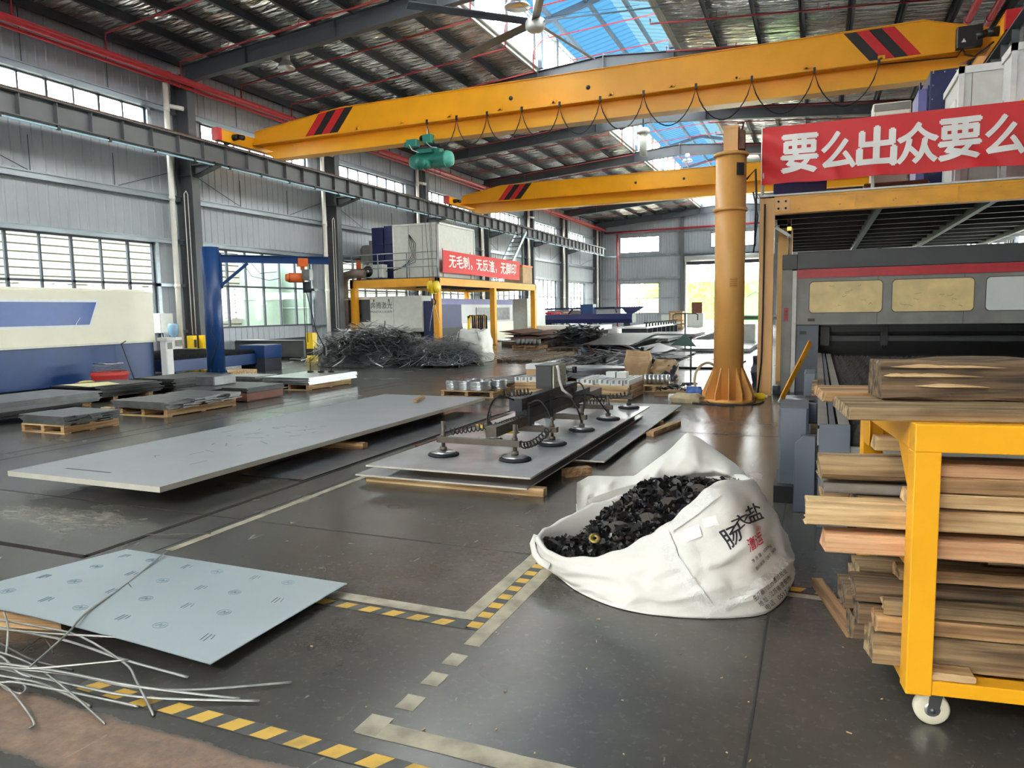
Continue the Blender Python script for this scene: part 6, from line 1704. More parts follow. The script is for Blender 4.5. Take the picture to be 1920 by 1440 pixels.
def rod(px, zs, label, r=.006, m='rod_grey', flat=None):
    P = [at(x, y, z) for (x, y), z in zip(px, zs)]; q = []
    for i in range(len(P) - 1):
        for j in range(8):
            t = j / 8; p_ = P[max(0, i - 1)]; a = P[i]; b_ = P[i + 1]; n2 = P[min(len(P) - 1, i + 2)]
            q.append(.5 * ((2 * a) + (b_ - p_) * t + (2 * p_ - 5 * a + 4 * b_ - n2) * t * t + (3 * a - p_ - 3 * b_ + n2) * t ** 3))
    g = G(); g.tube(q + [P[-1]], r * .75, 7, flat=flat and (flat[0] * .8, flat[1] * .8)); tag(build('wire_rod', g, M[m]), label, 'wire rod', 'loose wires at the lower left')


FL = (.010, .005)
rod([(-60, 1165), (0, 1177), (120, 1200), (233, 1237), (353, 1270)], [.09, .09, .08, .05, .012], 'straight thick wire from the bundle ending bright below the front corner of the film sheet', .008, flat=(.011, .006))
rod([(-60, 1236), (0, 1250), (133, 1265), (250, 1288), (367, 1293), (547, 1279)], [.07, .06, .045, .03, .02, .012], 'longest wire of the lower left bundle, curving up to the farthest right tip', .006, flat=FL)
rod([(-60, 1236), (100, 1257), (233, 1283), (333, 1297), (450, 1310)], [.08, .06, .04, .025, .012], 'wire of the bundle ending just left of the longest tip', .006, flat=FL)
rod([(-60, 1243), (0, 1253), (133, 1283), (267, 1307), (487, 1314)], [.05, .04, .03, .02, .012], 'wire of the bundle lying along the floor to the second farthest tip', .006, flat=FL)
rod([(-60, 1160), (0, 1163), (83, 1177), (150, 1193), (233, 1243), (257, 1280), (288, 1341)], [.13, .12, .11, .10, .06, .035, .010], 'wire arching over the bundle with its end on the yellow hazard stripe', .007)
rod([(-60, 1210), (0, 1223), (67, 1250), (133, 1300), (197, 1357)], [.08, .07, .05, .025, .010], 'wire of the bundle ending on the brown bare floor strip', .006)
rod([(-60, 1253), (0, 1267), (80, 1283), (170, 1324)], [.05, .04, .025, .010], 'short thick wire ending left of the hazard stripe', .008)
rod([(-60, 1278), (0, 1280), (33, 1280), (150, 1302), (260, 1325)], [.03, .03, .03, .02, .010], 'low thick wire ending beside the first yellow stripes', .008)
rod([(-60, 1250), (0, 1250), (67, 1253), (240, 1237)], [.10, .10, .10, .11], 'thin wire crossing the bundle and rising to the right', .006)
rod([(57, 1250), (127, 1187), (147, 1163), (173, 1140), (240, 1093), (313, 1033)], [.13, .125, .13, .11, .085, .072], 'long wire lying up across the film-covered sheet', .007)
rod([(-60, 1174), (0, 1180), (127, 1190), (283, 1198)], [.12, .12, .11, .08], 'thin bright wire under the edge of the film sheet', .005)
rod([(67, 1187), (200, 1193), (308, 1206)], [.10, .09, .06], 'thin wire just below the front edge of the film sheet', .005)
rod([(-60, 1275), (0, 1283), (27, 1303), (63, 1353), (55, 1366)], [.05, .04, .03, .012, .010], 'short wire with a kinked end on the dark floor at the lower left', .006)
rod([(-60, 1185), (0, 1207), (60, 1237), (137, 1257)], [.09, .08, .06, .05], 'twisted dark wire in the middle of the bundle', .007, 'rod_dark')
rod([(7, 1147), (15, 1177), (12, 1227)], [.13, .12, .06], 'short upright grey wire at the left edge of the photo', .007)
rod([(-60, 1215), (0, 1230), (33, 1260), (60, 1270)], [.10, .08, .05, .03], 'short wire stub at the left edge in the bundle', .007)
rod([(23, 1270), (47, 1287), (40, 1300), (13, 1293), (0, 1280)], [.03, .025, .02, .025, .03], 'small curled loop of wire at the left edge', .006)
rod([(45, 1220), (75, 1196), (90, 1205), (100, 1225)], [.09, .11, .08, .06], 'twisted dark tie wire sticking up in the bundle', .004, 'rod_dark')
rod([(234, 1020), (270, 1004), (300, 1003), (395, 1000)], [.012, .012, .012, .02], 'thin dark wire with a white end beyond the film sheet corner', .006, 'rod_dark')
rod([(240, 1093), (247, 1102), (254, 1110)], [.09, .082, .08], 'short twist of tie wire on the film sheet', .003, 'rod_dark')

# ------------------------------------------------------------------ big white bag of black offcuts
def smooth_ring(P, n):
    """closed spline through P, n points"""
    k = len(P); out = []
    for i in range(n):
        s = i / n * k; j = int(s); t = s - j; p_, a, b_, c = P[(j - 1) % k], P[j % k], P[(j + 1) % k], P[(j + 2) % k]
        out.append(.5 * ((2 * a) + (b_ - p_) * t + (2 * p_ - 5 * a + 4 * b_ - c) * t * t + (3 * a - p_ - 3 * b_ + c) * t ** 3))
    return out


RIM = [at_v(*q) for q in ((1003, 1008, 4.30), (1030, 1040, 4.12), (1085, 1049, 4.00), (1150, 1040, 3.93), (1210, 1010, 3.90), (1262, 980, 3.90), (1312, 938, 3.93), (1352, 908, 4.0), (1408, 902, 4.2), (1420, 905, 4.5), (1395, 893, 4.8), (1330, 893, 4.95), (1240, 908, 4.95), (1150, 932, 4.88), (1085, 958, 4.72), (1030, 985, 4.50))]
BEL = [at_v(*q) for q in ((1006, 1040, 4.30), (1050, 1082, 4.06), (1108, 1106, 3.88), (1170, 1110, 3.76), (1236, 1100, 3.68), (1300, 1082, 3.63), (1362, 1052, 3.64), (1428, 1024, 3.74), (1484, 1048, 4.02), (1486, 1030, 4.45), (1452, 1000, 4.85), (1370, 985, 5.1), (1265, 985, 5.15), (1160, 990, 5.05), (1090, 1000, 4.88), (1035, 1010, 4.62))]
GRD = [at(*q) for q in ((1036, 1066), (1070, 1102), (1130, 1132), (1195, 1150), (1260, 1158), (1320, 1161), (1380, 1160), (1440, 1150), (1478, 1112), (1470, 1080), (1440, 1052), (1370, 1035), (1270, 1030), (1175, 1032), (1110, 1040), (1060, 1052))]
NB = 160
RR, BB, GG = smooth_ring(RIM, NB), smooth_ring(BEL, NB), smooth_ring(GRD, NB)
CEN = sum(GG, Vector()) / NB
for p in GG: p.z = .004


def bag_pt(i, v, push=0.0):
    """v 0 on the floor, .5 at the belly, 1 at the rim"""
    i %= NB
    a, b_, c = GG[i], BB[i], RR[i]
    p = a * ((1 - v) * (1 - 2 * v)) + b_ * (4 * v * (1 - v)) + c * (v * (2 * v - 1))
    q = a.lerp(b_, v * 2) if v < .5 else b_.lerp(c, v * 2 - 1)
    p = p * .55 + q * .45
    d = Vector((p.x - CEN.x, p.y - CEN.y, 0)).normalized()
    k = mnoise.noise(Vector((p.x * 2.6, p.y * 2.6, p.z * 7.0))) * .034 + (.5 - abs(mnoise.noise(Vector((p.x * 3.4 + p.z * 3, p.y * 3.4, p.z * 11 - p.x * 3))))) ** 2 * .085 + mnoise.noise(Vector((p.x * 9 + 4, p.y * 9, p.z * 22))) * .012 + mnoise.noise(Vector((p.x * 24, p.y * 24, p.z * 34))) * .004 - .018
    k *= min(1, v * 6) * (1 - .5 * max(0, v - .8) / .2)
    p = p + d * (k + push) + Vector((0, 0, k * .3))
    p.z = max(.003, p.z)
    return p


root = thing('bulk_bag', 'big slumped white bulk bag full of black offcuts with printed Chinese characters', 'bag', (CEN.x, CEN.y, 0))
g = G(); NV = 34
vs = [bag_pt(i, j / NV) for j in range(NV + 1) for i in range(NB)]
g.add(vs, [(j * NB + i, j * NB + (i + 1) % NB, (j + 1) * NB + (i + 1) % NB, (j + 1) * NB + i) for j in range(NV) for i in range(NB)], 0, True)
g.f.append(tuple(reversed(range(NB)))); g.m.append(0); g.sm.append(False)
# rolled rim and inside wall
RC = sum(RR, Vector()) / NB
prev = [NV * NB + i for i in range(NB)]
for k, (ins, dz) in enumerate(((.012, .012), (.03, .006), (.05, -.03), (.10, -.11), (.19, -.20))):
    base = len(g.v)
    for i in range(NB):
        p = bag_pt(i, 1.0); d = Vector((RC.x - p.x, RC.y - p.y, 0)); L_ = d.length; d.normalize(); q = p + d * min(ins, L_ * .8) + Vector((0, 0, dz + .006 * sin(i * .7 + k)))
        q.z = max(.03, q.z); g.v.append(tuple(q))
    g.f += [(prev[i], prev[(i + 1) % NB], base + (i + 1) % NB, base + i) for i in range(NB)]; g.m += [0] * NB; g.sm += [True] * NB
    prev = [base + i for i in range(NB)]
body = build('body', g, M['bag_white'], root)
bm_w = [Vector(v) for v in g.v]
BVH = BVHTree.FromPolygons(bm_w, [tuple(f) for f in g.f])


def on_bag(px, py, lift=.004):
    """where the sight line of a photograph pixel meets the cloth: used to lay print and webbing on it"""
    d = CAM_F + CAM_R * ((px - 960) / F_PX) - CAM_U * ((py - 720) / F_PX); d.normalize()
    h = BVH.ray_cast(EYE_P, d)
    if h[0] is None: return at_v(px, py, 3.9)
    n = h[1] if h[1].dot(d) < 0 else -h[1]
    return h[0] + n * lift


# the loose top flap thrown back behind the opening
FT = [(1082, 905, 4.98), (1105, 892, 5.08), (1150, 893, 5.1), (1190, 892, 5.1), (1222, 868, 5.12), (1258, 840, 5.14), (1288, 810, 5.16), (1312, 822, 5.14), (1345, 846, 5.1), (1378, 870, 5.04), (1400, 892, 4.95), (1416, 910, 4.8)]
FB = [(1085, 965, 4.84), (1110, 955, 4.9), (1150, 938, 4.95), (1190, 925, 4.98), (1222, 915, 5.0), (1258, 908, 5.0), (1290, 903, 4.98), (1315, 900, 4.96), (1345, 900, 4.92), (1378, 902, 4.86), (1400, 906, 4.78), (1418, 915, 4.62)]


def flap(u, v):
    s = u * (len(FT) - 1); j = min(len(FT) - 2, int(s)); t = s - j
    a = at_v(*FB[j]).lerp(at_v(*FB[j + 1]), t); b_ = at_v(*FT[j]).lerp(at_v(*FT[j + 1]), t)
    p = a.lerp(b_, v); k = mnoise.noise(Vector((p.x * 7, p.y * 7, p.z * 5))) * .07 + (.5 - abs(mnoise.noise(Vector((p.x * 9, 5, p.z * 9 + p.x * 4))))) ** 2 * .12 + mnoise.noise(Vector((p.x * 24, 3, p.z * 20))) * .012
    return p + Vector((.3, -1, .1)) * k * min(1, v * 4) * (.4 + .6 * min(1, (1 - v) * 4)) + Vector((0, -.10, 0)) * sin(pi * v) * (1 if .35 < u < .95 else .3)


g = G(); g.grid(lambda u, v: flap(u, v), 60, 18)
g.grid(lambda u, v: flap(1 - u, v) + Vector((0, .05 + .12 * sin(pi * u) * (1 - v), -.01 * v)), 60, 18)
build('top_flap', g, M['bag_white'], root)
g = G()   # skirt of the flap hanging down to the floor at the back left
g.grid(lambda u, v: Vector(at_v(1080 + 330 * u, 945 - 42 * sin(pi * u), 4.92 - .1 * u)).lerp(Vector(at_v(1082 + 330 * u, 1000, 5.05)), v) + Vector((0, 1, 0)) * .04 * mnoise.noise(Vector((u * 14, v * 3, 1))), 40, 8); build('flap_skirt', g, M['bag_white'], root)
g = G(); P = [at_v(*q) for q in ((1005, 1003, 4.32), (998, 1018, 4.30), (1002, 1038, 4.26), (1012, 1052, 4.2), (1030, 1062, 4.1))]; g.tube(P, .02, 8, flat=(.022, .008)); build('lifting_loop', g, M['bag_white'], root)
# webbing sewn on the front, stitched label and patch
M['webbing'] = mat('webbing', (222, 222, 216), .7, var=.06, scale=60, bump=.3, bscale=200)


def band_on(pxs, w, name, m, n=110):
    g = G(); L_ = []
    for k in range(n + 1):
        s = k / n * (len(pxs) - 1); j = min(len(pxs) - 2, int(s)); t = s - j
        x = pxs[j][0] + (pxs[j + 1][0] - pxs[j][0]) * t; y = pxs[j][1] + (pxs[j + 1][1] - pxs[j][1]) * t
        dx, dy = pxs[j + 1][0] - pxs[j][0], pxs[j + 1][1] - pxs[j][1]; q = hypot(dx, dy)
        L_.append([on_bag(x - dy / q * o, y + dx / q * o, .011) for o in (-w, -w * .66, -w * .33, 0, w * .33, w * .66, w)])
    for a, b_ in zip(L_[:-1], L_[1:]):
        for c in range(6): g.quad(a[c], a[c + 1], b_[c + 1], b_[c])
    return build(name, g, M[m], root)


band_on([(1243, 1000), (1262, 1050), (1300, 1105), (1336, 1152)], 13, 'webbing_strap', 'webbing')
band_on([(1350, 1140), (1400, 1112), (1440, 1082), (1470, 1050)], 9, 'seam_band', 'webbing')
band_on([(1258, 990), (1300, 962), (1345, 925)], 9, 'rim_hem', 'webbing')


def print_on(s, c, du, dv, m, bold=.0, name='printed_text', lift=.0035):
    """a line of writing printed on the cloth: c photo centre, du along the line, dv up"""
    def f(u, v): return on_bag(c[0] + du[0] * u + dv[0] * v, c[1] + du[1] * u + dv[1] * v, lift)
    return lettering(name, s, (-.5, -.5, .5, .5), f, m, root, bold, 2)


def print_quad(s, tl, tr, br, bl, m, bold=0.0, lift=.0035):
    """one character printed inside a quadrilateral of the photograph, laid on the cloth"""
    def f(u, v):
        x = (bl[0] * (1 - u) + br[0] * u) * (1 - v) + (tl[0] * (1 - u) + tr[0] * u) * v; y = (bl[1] * (1 - u) + br[1] * u) * (1 - v) + (tl[1] * (1 - u) + tr[1] * u) * v
        return on_bag(x, y, lift)
    return lettering('printed_text', s, (0, 0, 1, 1), f, m, root, bold, 3)


print_quad('肠', (1345, 999), (1381, 983), (1393, 1010), (1370, 1032), 'text_black', .014)
print_quad('衣', (1367, 973), (1398, 960), (1409, 982), (1380, 998), 'text_black', .014)
print_quad('盐', (1394, 953), (1420, 940), (1432, 972), (1405, 982), 'text_black', .014)
print_quad('漕运', (1399, 1013), (1425, 995), (1431, 1018), (1406, 1036), 'text_red', .014)
print_on('®', (1421, 991), (8, -4), (-3, -8), 'text_red')
print_on('净 含 量 : 1000kg', (1427, 1038), (34, -32), (-4, -7), 'text_black')
print_on('执行标准 : QB/T 2606', (1435, 1048), (36, -38), (-4, -7), 'text_black')
print_on('生产商 : 江苏漕运盐业', (1443, 1096), (60, -54), (-6, -9), 'text_black')
print_on('地 址 : 江苏省淮安市', (1452, 1108), (58, -52), (-6, -9), 'text_black')
print_on('电话 : 0517-8', (1458, 1121), (46, -38), (-6, -9), 'text_black')
M['label_paper'] = mat('label_paper', (236, 236, 232), .6, var=.04)
g = G()
for i in range(6):
    for j in range(6):
        q = [on_bag(1283 + (i + a) / 6 * 28 - (j + b_) / 6 * -6, 996 + (j + b_) / 6 * 22 - (i + a) / 6 * 12, .010) for a, b_ in ((0, 0), (1, 0), (1, 1), (0, 1))]; g.quad(*q)
build('sewn_label', g, M['label_paper'], root)
g = G()
for i in range(6):
    for j in range(6):
        q = [on_bag(1316 + (i + a) / 6 * 26 + (j + b_) / 6 * 6, 974 + (j + b_) / 6 * 18 - (i + a) / 6 * 7, .010) for a, b_ in ((0, 0), (1, 0), (1, 1), (0, 1))]; g.quad(*q)
build('sewn_label', g, M['label_paper'], root)

# the black offcuts inside: flakes nobody could count
M['flake_black'] = mat('flake_black', (30, 29, 30), .38, metal=.2, var=.4, scale=18)
M['flake_brown'] = mat('flake_brown', (74, 66, 60), .5, var=.2, scale=9)
TOP = [at_v(1040, 1032, 4.25), at_v(1110, 1000, 4.35), at_v(1180, 950, 4.5), at_v(1235, 915, 4.62), at_v(1300, 922, 4.65), at_v(1345, 935, 4.4), at_v(1280, 970, 4.15), at_v(1180, 1025, 4.1), at_v(1110, 1038, 4.15)]
rr = random.Random(77)
IN = [bag_pt(i, 1.0) for i in range(NB)]
PK = at_v(1232, 918, 4.62)


def heap_z(x, y):
    """height of the heap inside the bag"""
    d = Vector((x, y)); best = None
    num = den = 0
    for p in IN[::4]:
        w = 1 / ((p.x - x) ** 2 + (p.y - y) ** 2 + .004); num += w * (p.z - .035); den += w
    z = num / den
    q = ((x - PK.x) ** 2 + (y - PK.y) ** 2)
    z -= .13 * min(1, max(0, (PK.x - .10 - x) / .42)) * min(1, max(0, ((y - 4.05) / .25)))
    return max(.03, z) + .13 * math.exp(-q / .11) + .02 * mnoise.noise(Vector((x * 9, y * 9, 0)))


g = G()
for r_ in range(13):
    for i in range(48):
        t = r_ / 12 * .94; p = IN[int(i * NB / 48)]; x = RC.x + (p.x - RC.x) * t; y = RC.y + (p.y - RC.y) * t; g.v.append((x, y, heap_z(x, y) - .012))
for r_ in range(12):
    for i in range(48): g.f.append((r_ * 48 + i, r_ * 48 + (i + 1) % 48, (r_ + 1) * 48 + (i + 1) % 48, (r_ + 1) * 48 + i)); g.m.append(0); g.sm.append(False)
for k in range(5200):
    i = rr.randrange(NB); t = (rr.random() ** .5) * .94; p = IN[i]; x = RC.x + (p.x - RC.x) * t; y = RC.y + (p.y - RC.y) * t
    z = heap_z(x, y) + rr.uniform(-.008, .018); s = rr.uniform(.006, .022) * (1.6 if rr.random() < .12 else 1)
    a = Vector((rr.gauss(0, 1), rr.gauss(0, 1), rr.gauss(0, .7))).normalized() * s * rr.uniform(.7, 1.8); b_ = a.cross(Vector((rr.gauss(0, 1), rr.gauss(0, 1), rr.gauss(0, 1)))).normalized() * s * rr.uniform(.4, 1)
    c = Vector((x, y, z)); nrm = a.cross(b_).normalized() * .001
    bend = Vector((0, 0, rr.uniform(-.4, .4) * s))
    pts = [c - a - b_ * .6, c + bend - b_, c + a - b_ * .4, c + a + b_ * .7, c + bend + b_, c - a * .8 + b_]
    o = len(g.v); g.v += [tuple(q) for q in pts]; g.f += [(o, o + 1, o + 4, o + 5), (o + 1, o + 2, o + 3, o + 4)]; mm = 1 if rr.random() < .10 else 2 if rr.random() < .012 else 0; g.m += [mm, mm]; g.sm += [False, False]
for (px, py, v_, s) in ((1158, 998, 4.2, .055), (1255, 965, 4.22, .05), (1212, 985, 4.15, .04), (1308, 930, 4.35, .04)):
    p = at_v(px, py, v_); p.z = heap_z(p.x, p.y) + .03; o = len(g.v)
    for t in range(9): a = 2 * pi * t / 9; g.v.append((p.x + s * cos(a) * (1 + .3 * sin(3 * a)), p.y + s * sin(a), p.z + s * .5 * sin(a)))
    g.f.append(tuple(range(o, o + 9))); g.m.append(1); g.sm.append(False)
tag(build('black_offcuts', g, [M['flake_black'], M['flake_brown'], M['bright_steel']]), 'black scrap offcuts filling the big slumped white bulk bag', 'scrap', kind='stuff')
p = at_v(1115, 1022, 4.15); g = G(); g.lathe([(.012, 0), (.035, 0), (.035, .008), (.012, .008), (.012, 0)], (0, 0, 0), 20)
o = tag(build('brass_washer', g, mat('brass', (150, 130, 70), .4, metal=.7), origin=(0, 0, 0)), 'dull brass disc with a hole on the left edge of the black offcuts', 'washer'); o.location = (p.x, p.y, heap_z(p.x, p.y) + .03); o.rotation_euler = (.6, .2, 0)
g = G(); P = [at_v(1035, 1018, 4.26), at_v(1050, 1028, 4.22), at_v(1075, 1036, 4.16), at_v(1095, 1038, 4.14)]; g.tube([p + Vector((0, 0, .02)) for p in P], .01, 8, flat=(.016, .003)); g.tube([at_v(1030, 1010, 4.27), at_v(1040, 1016, 4.26), at_v(1046, 1032, 4.2)], .01, 6, flat=(.022, .003)); tag(build('rubber_strip', g, M['rubber'], origin=tuple(P[1])), 'strip of black rubber poking out at the left tip of the bag opening', 'rubber strip')
# ------------------------------------------------------------------ round yellow jib pillar
PX, PY = -1.39, 12.9
root = thing('jib_pillar', 'round yellow steel pillar with a gusseted foot in the middle of the hall', 'pillar', (PX, PY, 0))
M['pillar_yellow'] = chipped('pillar_yellow', (212, 156, 84), (70, 44, 26), .42, .685, 9, (1, 1, .6), var=.1)
g = G(); g.cyl((PX, PY, .04), (PX, PY, 4.10), .248, n=40); build('column', g, M['pillar_yellow'], root)
g = G(); g.cyl((PX, PY, 0), (PX, PY, .04), .46, n=40); build('base_plate', g, M['pillar_yellow'], root)
for z in (3.20, 4.10):
    g = G(); g.lathe([(0, z), (.275, z), (.285, z + .02), (.285, z + .045), (.25, z + .06), (0, z + .06)], (PX, PY, 0), 40); build('flange', g, M['pillar_yellow'], root)
for k in range(12):
    a = k * pi / 6 + .13; d = Vector((cos(a), sin(a), 0)); t = Vector((-sin(a), cos(a), 0)) * .009; c = Vector((PX, PY, 0)); p, q = c + d * .24, c + d * .44
    u = [Vector((0, 0, h)) for h in (.04, .14, .60)]
    pts = [p + u[0], q + u[0], q + u[1], p + u[2]]
    g = G(); g.add([v - t for v in pts] + [v + t for v in pts], [(0, 1, 2, 3), (7, 6, 5, 4), (0, 4, 5, 1), (1, 5, 6, 2), (2, 6, 7, 3)]); build('gusset', g, M['pillar_yellow'], root)
g = G(); g.box((PX - .11, PY - .13, 4.16), (PX + .12, PY + .13, 4.56)); g.box((PX - .12, PY - .14, 4.54), (PX + .13, PY + .14, 4.58)); build('pivot_head', g, M['pillar_yellow'], root)
g = G(); g.box((PX + .13, PY - .1, 4.2), (PX + .22, PY + .08, 4.5)); g.tube([(PX + .16, PY, 4.5), (PX + .2, PY - .05, 4.62), (PX + .1, PY, 4.64)], .02, 6); build('slip_ring_box', g, M['rusty'], root)
g = G(); g.cbox((PX + .17, PY - .20, 3.86), (.012, .13, .2), -.9); build('black_plate', g, M['black_paint'], root)
g = G(); a0 = -pi / 2 + .38
for i in range(6):
    for j in range(5):
        pass
g.grid(lambda u, v: (PX + .2505 * cos(a0 + (u - .5) * .55), PY + .2505 * sin(a0 + (u - .5) * .55), 1.93 + .16 * v), 8, 2); lp = build('rating_plate', g, mat('plate_tan', (206, 146, 74), .35, var=.1), root)
g = G(); L2 = Vector(root.location)
for k in range(4):
    z = 1.955 + k * .035; g.grid(lambda u, v: (PX + .252 * cos(a0 + (u - .5) * .45), PY + .252 * sin(a0 + (u - .5) * .45), z + .006 * v), 8, 1)
o = bpy.data.objects.new('plate_line', mesh_of('plate_line', g, M['rusty'])); COL.objects.link(o); o.parent = lp
g = G(); g.tube([(PX + .26, PY - .1, 3.7), (PX + .40, PY - .1, 3.85), (PX + .42, PY - .1, 3.4), (PX + .40, PY - .08, 2.6)], .018, 7); g.tube([(PX + .36, PY, 3.5), (PX + .44, PY, 3.1), (PX + .38, PY, 2.5)], .014, 6); build('drop_cable', g, M['cable'], root)

# ------------------------------------------------------------------ yellow mezzanine on the right
MY0, MY1, MX0, MX1 = 13.8, 25.6, -.985, 5.0  # deck carried farther back, added so the view beneath stays dark
root = thing('mezzanine', 'rusty yellow steel mezzanine over the grey laser machine on the right', 'platform', (2, 17.5, 0))
M['mez_yellow'] = chipped('mez_yellow', (222, 158, 40), (150, 92, 36), .4, .64, 5, (1, 1, 2), var=.14)
M['mez_tan'] = chipped('mez_tan', (222, 172, 104), (150, 110, 70), .45, .70, 5, (2, 2, .5))
g = G(); g.box((MX0 + .24, MY0, 3.24), (MX1, MY0 + .02, 3.50)); g.box((MX0 + .24, MY0 - .01, 3.48), (MX1, MY0 + .2, 3.52)); g.box((MX0 + .24, MY0 - .01, 3.22), (MX1, MY0 + .2, 3.245))
build('front_beam', g, M['mez_yellow'], root)
for x in (.55, 2.05, 3.6):
    g = G(); g.box((x - .01, MY0 - .02, 3.24), (x + .01, MY0 + .18, 3.5)); build('web_stiffener', g, M['mez_yellow'], root)
g = G(); g.box((MX0 + .25, MY0 - .012, 3.26), (MX0 + .50, MY0, 3.48)); p = build('splice_plate', g, M['mez_tan'], root)
PINV[p.name] = Matrix.Identity(4)
for i in range(2):
    for j in range(2):
        c = Vector((MX0 + .31 + i * .12, MY0 - .012, 3.31 + j * .12)); g = G(); g.cyl(c, c + Vector((0, -.015, 0)), .02, n=6); build('bolt', g, M['dark_steel'], p)
g = G(); g.box((MX0, MY0 + .2, 3.525), (MX1, MY1, 3.555)); build('deck', g, M['stripe_black'], root)  # black stands in for the shade under the deck
g = G(); g.box((MX0, MY0 - .03, 3.525), (MX1, MY0 + .2, 3.555)); build('deck_edge', g, M['off_white'], root)
g = G(); g.box((MX0, MY0 + .02, 3.24), (MX0 + .15, MY1, 3.52)); build('side_beam', g, M['steel_dark'], root)
for i in range(11):
    y = MY0 + .9 + i * 1.05; g = G(); g.box((MX0, y, 3.34), (MX1, y + .1, 3.52)); build('joist', g, M['stripe_black'], root)  # shade below the deck put into the joist colour
for i in range(3):
    x = .9 + i * 1.7; g = G(); g.box((x, MY0 + .05, 3.26), (x + .1, MY1, 3.4)); build('cross_joist', g, M['machine_dark'], root)  # darkened as well, for the shade under the deck
g = G(); g.box((MX0, MY0 - .02, 0), (MX0 + .075, MY0 + .235, 3.5)); g.box((MX0 + .095, MY0 - .02, 0), (MX0 + .245, MY0 + .235, 3.5)); g.box((MX0 + .06, MY0, 0), (MX0 + .11, MY0 + .2, 3.5)); build('post', g, M['mez_tan'], root)
g = G(); g.box((-.80, 16.5, 0), (-.52, 16.75, 3.24)); build('post', g, M['mez_tan'], root)
g = G(); g.bar((-.72, MY0 + .1, 3.0), (-.5, MY0 + .1, 2.85), .03, .05); build('knee_brace', g, M['off_white'], root)
g = G(); g.box((4.7, MY0, 0), (4.95, MY0 + .24, 3.5)); build('post', g, M['mez_tan'], root)
for i, x in enumerate((-.96, .8, 2.6, 4.4)):
    g = G(); g.cyl((x, MY0 + .05, 3.55), (x, MY0 + .05, 4.75), .022, n=10); build('rail_post', g, M['pipe_white'], root)
for z in (3.95, 4.68):
    g = G(); g.cyl((MX0, MY0 + .05, z), (MX1, MY0 + .05, z), .018, n=8); build('rail', g, M['pipe_white'], root)
g = G(); g.tube([(MX0 + .085, MY0 - .04, 3.4), (MX0 + .085, MY0 - .04, 1.5), (MX0 + .07, MY0 - .04, .6), (MX0 + .02, MY0 - .05, .02)], .016, 6); tag(build('post_cable', g, M['cable'], origin=(MX0 + .05, MY0 - .04, 0)), 'black cable running down the left yellow post of the right mezzanine', 'cable')

root = thing('banner', 'large red banner with white characters on the mezzanine railing at the right', 'banner', (2, 13.7, 3.7))
def rip(u, v): return .035 * sin(u * 21 + 5 * v) * (1 - v) ** 1.2 + .02 * sin(u * 55 + v * 7) * (1 - v) + .05 * math.exp(-u * 18) * sin(v * 9 + u * 30)
BG = lambda u, v, o=0: (-.955 + u * 5.9, 13.69 + rip(u, v) - o, 3.725 + .965 * v + .012 * sin(u * 25) * (1 - v))
g = G(); g.grid(lambda u, v: BG(u, v), 120, 16); g.grid(lambda u, v: BG(1 - u, v, -.012), 120, 16); build('cloth', g, M['banner_red'], root)
for k, ch in enumerate('要么出众要么出局'):
    u0 = (-.63 + k * .592 + .955) / 5.9; lettering('lettering', ch, (u0, .175, u0 + .096, .815) if ch != '么' else (u0 + .008, .195, u0 + .094, .80), lambda u, v: BG(u, v, .016), 'text_white', root, .032, 4)
for u in (.004, .30, .6, .9):
    g = G(); p = BG(u, 1); g.cyl((p[0], 13.78, 3.56), (p[0], 13.78, 4.72), .016, n=8); build('support_post', g, M['pipe_white'], root)

# boxes on the mezzanine
def cabin(name, label, cat, x0, y0, x1, y1, z1, m, mt, joints=(), z0=3.555):
    root = thing(name, label, cat, ((x0 + x1) / 2, (y0 + y1) / 2, z0))
    g = G(); g.box((x0, y0, z0), (x1, y1, z1)); build('panel_shell', g, M[m], root, bevel=.012)
    for x in (x0, x1):
        g = G(); g.box((x - .03, y0 - .03, z0), (x + .05, y0 + .05, z1 + .02)); build('corner_trim', g, M[mt], root)
    g = G(); g.box((x0 - .03, y0 - .03, z1 - .10), (x1 + .03, y1 + .03, z1 + .02)); build('top_trim', g, M[mt], root)
    for x in joints:
        g = G(); g.box((x - .006, y0 - .006, z0), (x + .006, y0, z1 - .1)); build('panel_joint', g, M['machine_grey'], root)
    return root


r = cabin('equipment_cabin', 'pale grey panel cabin behind the right end of the large banner', 'cabin', 2.19, 15.0, 4.3, 16.7, 5.64, 'off_white', 'white_paint', (2.36, 3.4))
g = G(); g.box((2.165, 15.35, 3.7), (2.19, 16.2, 5.2)); build('door', g, M['white_paint'], r); g = G(); g.box((2.15, 15.45, 4.3), (2.165, 15.49, 4.5)); build('door_handle', g, M['stripe_black'], r)
r = cabin('electric_cabinet', 'tall white cabinet at the right edge above the large banner', 'cabinet', 2.80, 14.25, 4.6, 14.95, 5.70, 'white_paint', 'white_paint')
g = G(); g.box((2.86, 14.21, 4.62), (3.05, 14.222, 4.72)); build('paper_label', g, M['off_white'], r); g = G(); g.prism([(2.88, 4.75), (3.0, 4.75), (2.94, 4.84)], 'y', 14.205, 14.222); build('warning_label', g, M['yellow_bright'], r)
root = thing('dust_collector', 'dark navy riveted box behind the pale cabin on the right mezzanine', 'dust collector', (2.9, 17.8, 3.555))
g = G(); g.box((1.98, 17.2, 3.555), (3.9, 18.6, 6.25)); sh = build('case', g, M['navy'], root, bevel=.01)
PINV[sh.name] = Matrix.Identity(4)
for i in range(10):
    for x, z in ((2.03, 3.8 + i * .27), (2.03 + i * .2, 6.2)):
        c = Vector((x, 17.19, z)); g = G(); g.cyl(c, c + Vector((0, -.012, 0)), .014, n=8); build('rivet', g, M['bright_steel'], sh)
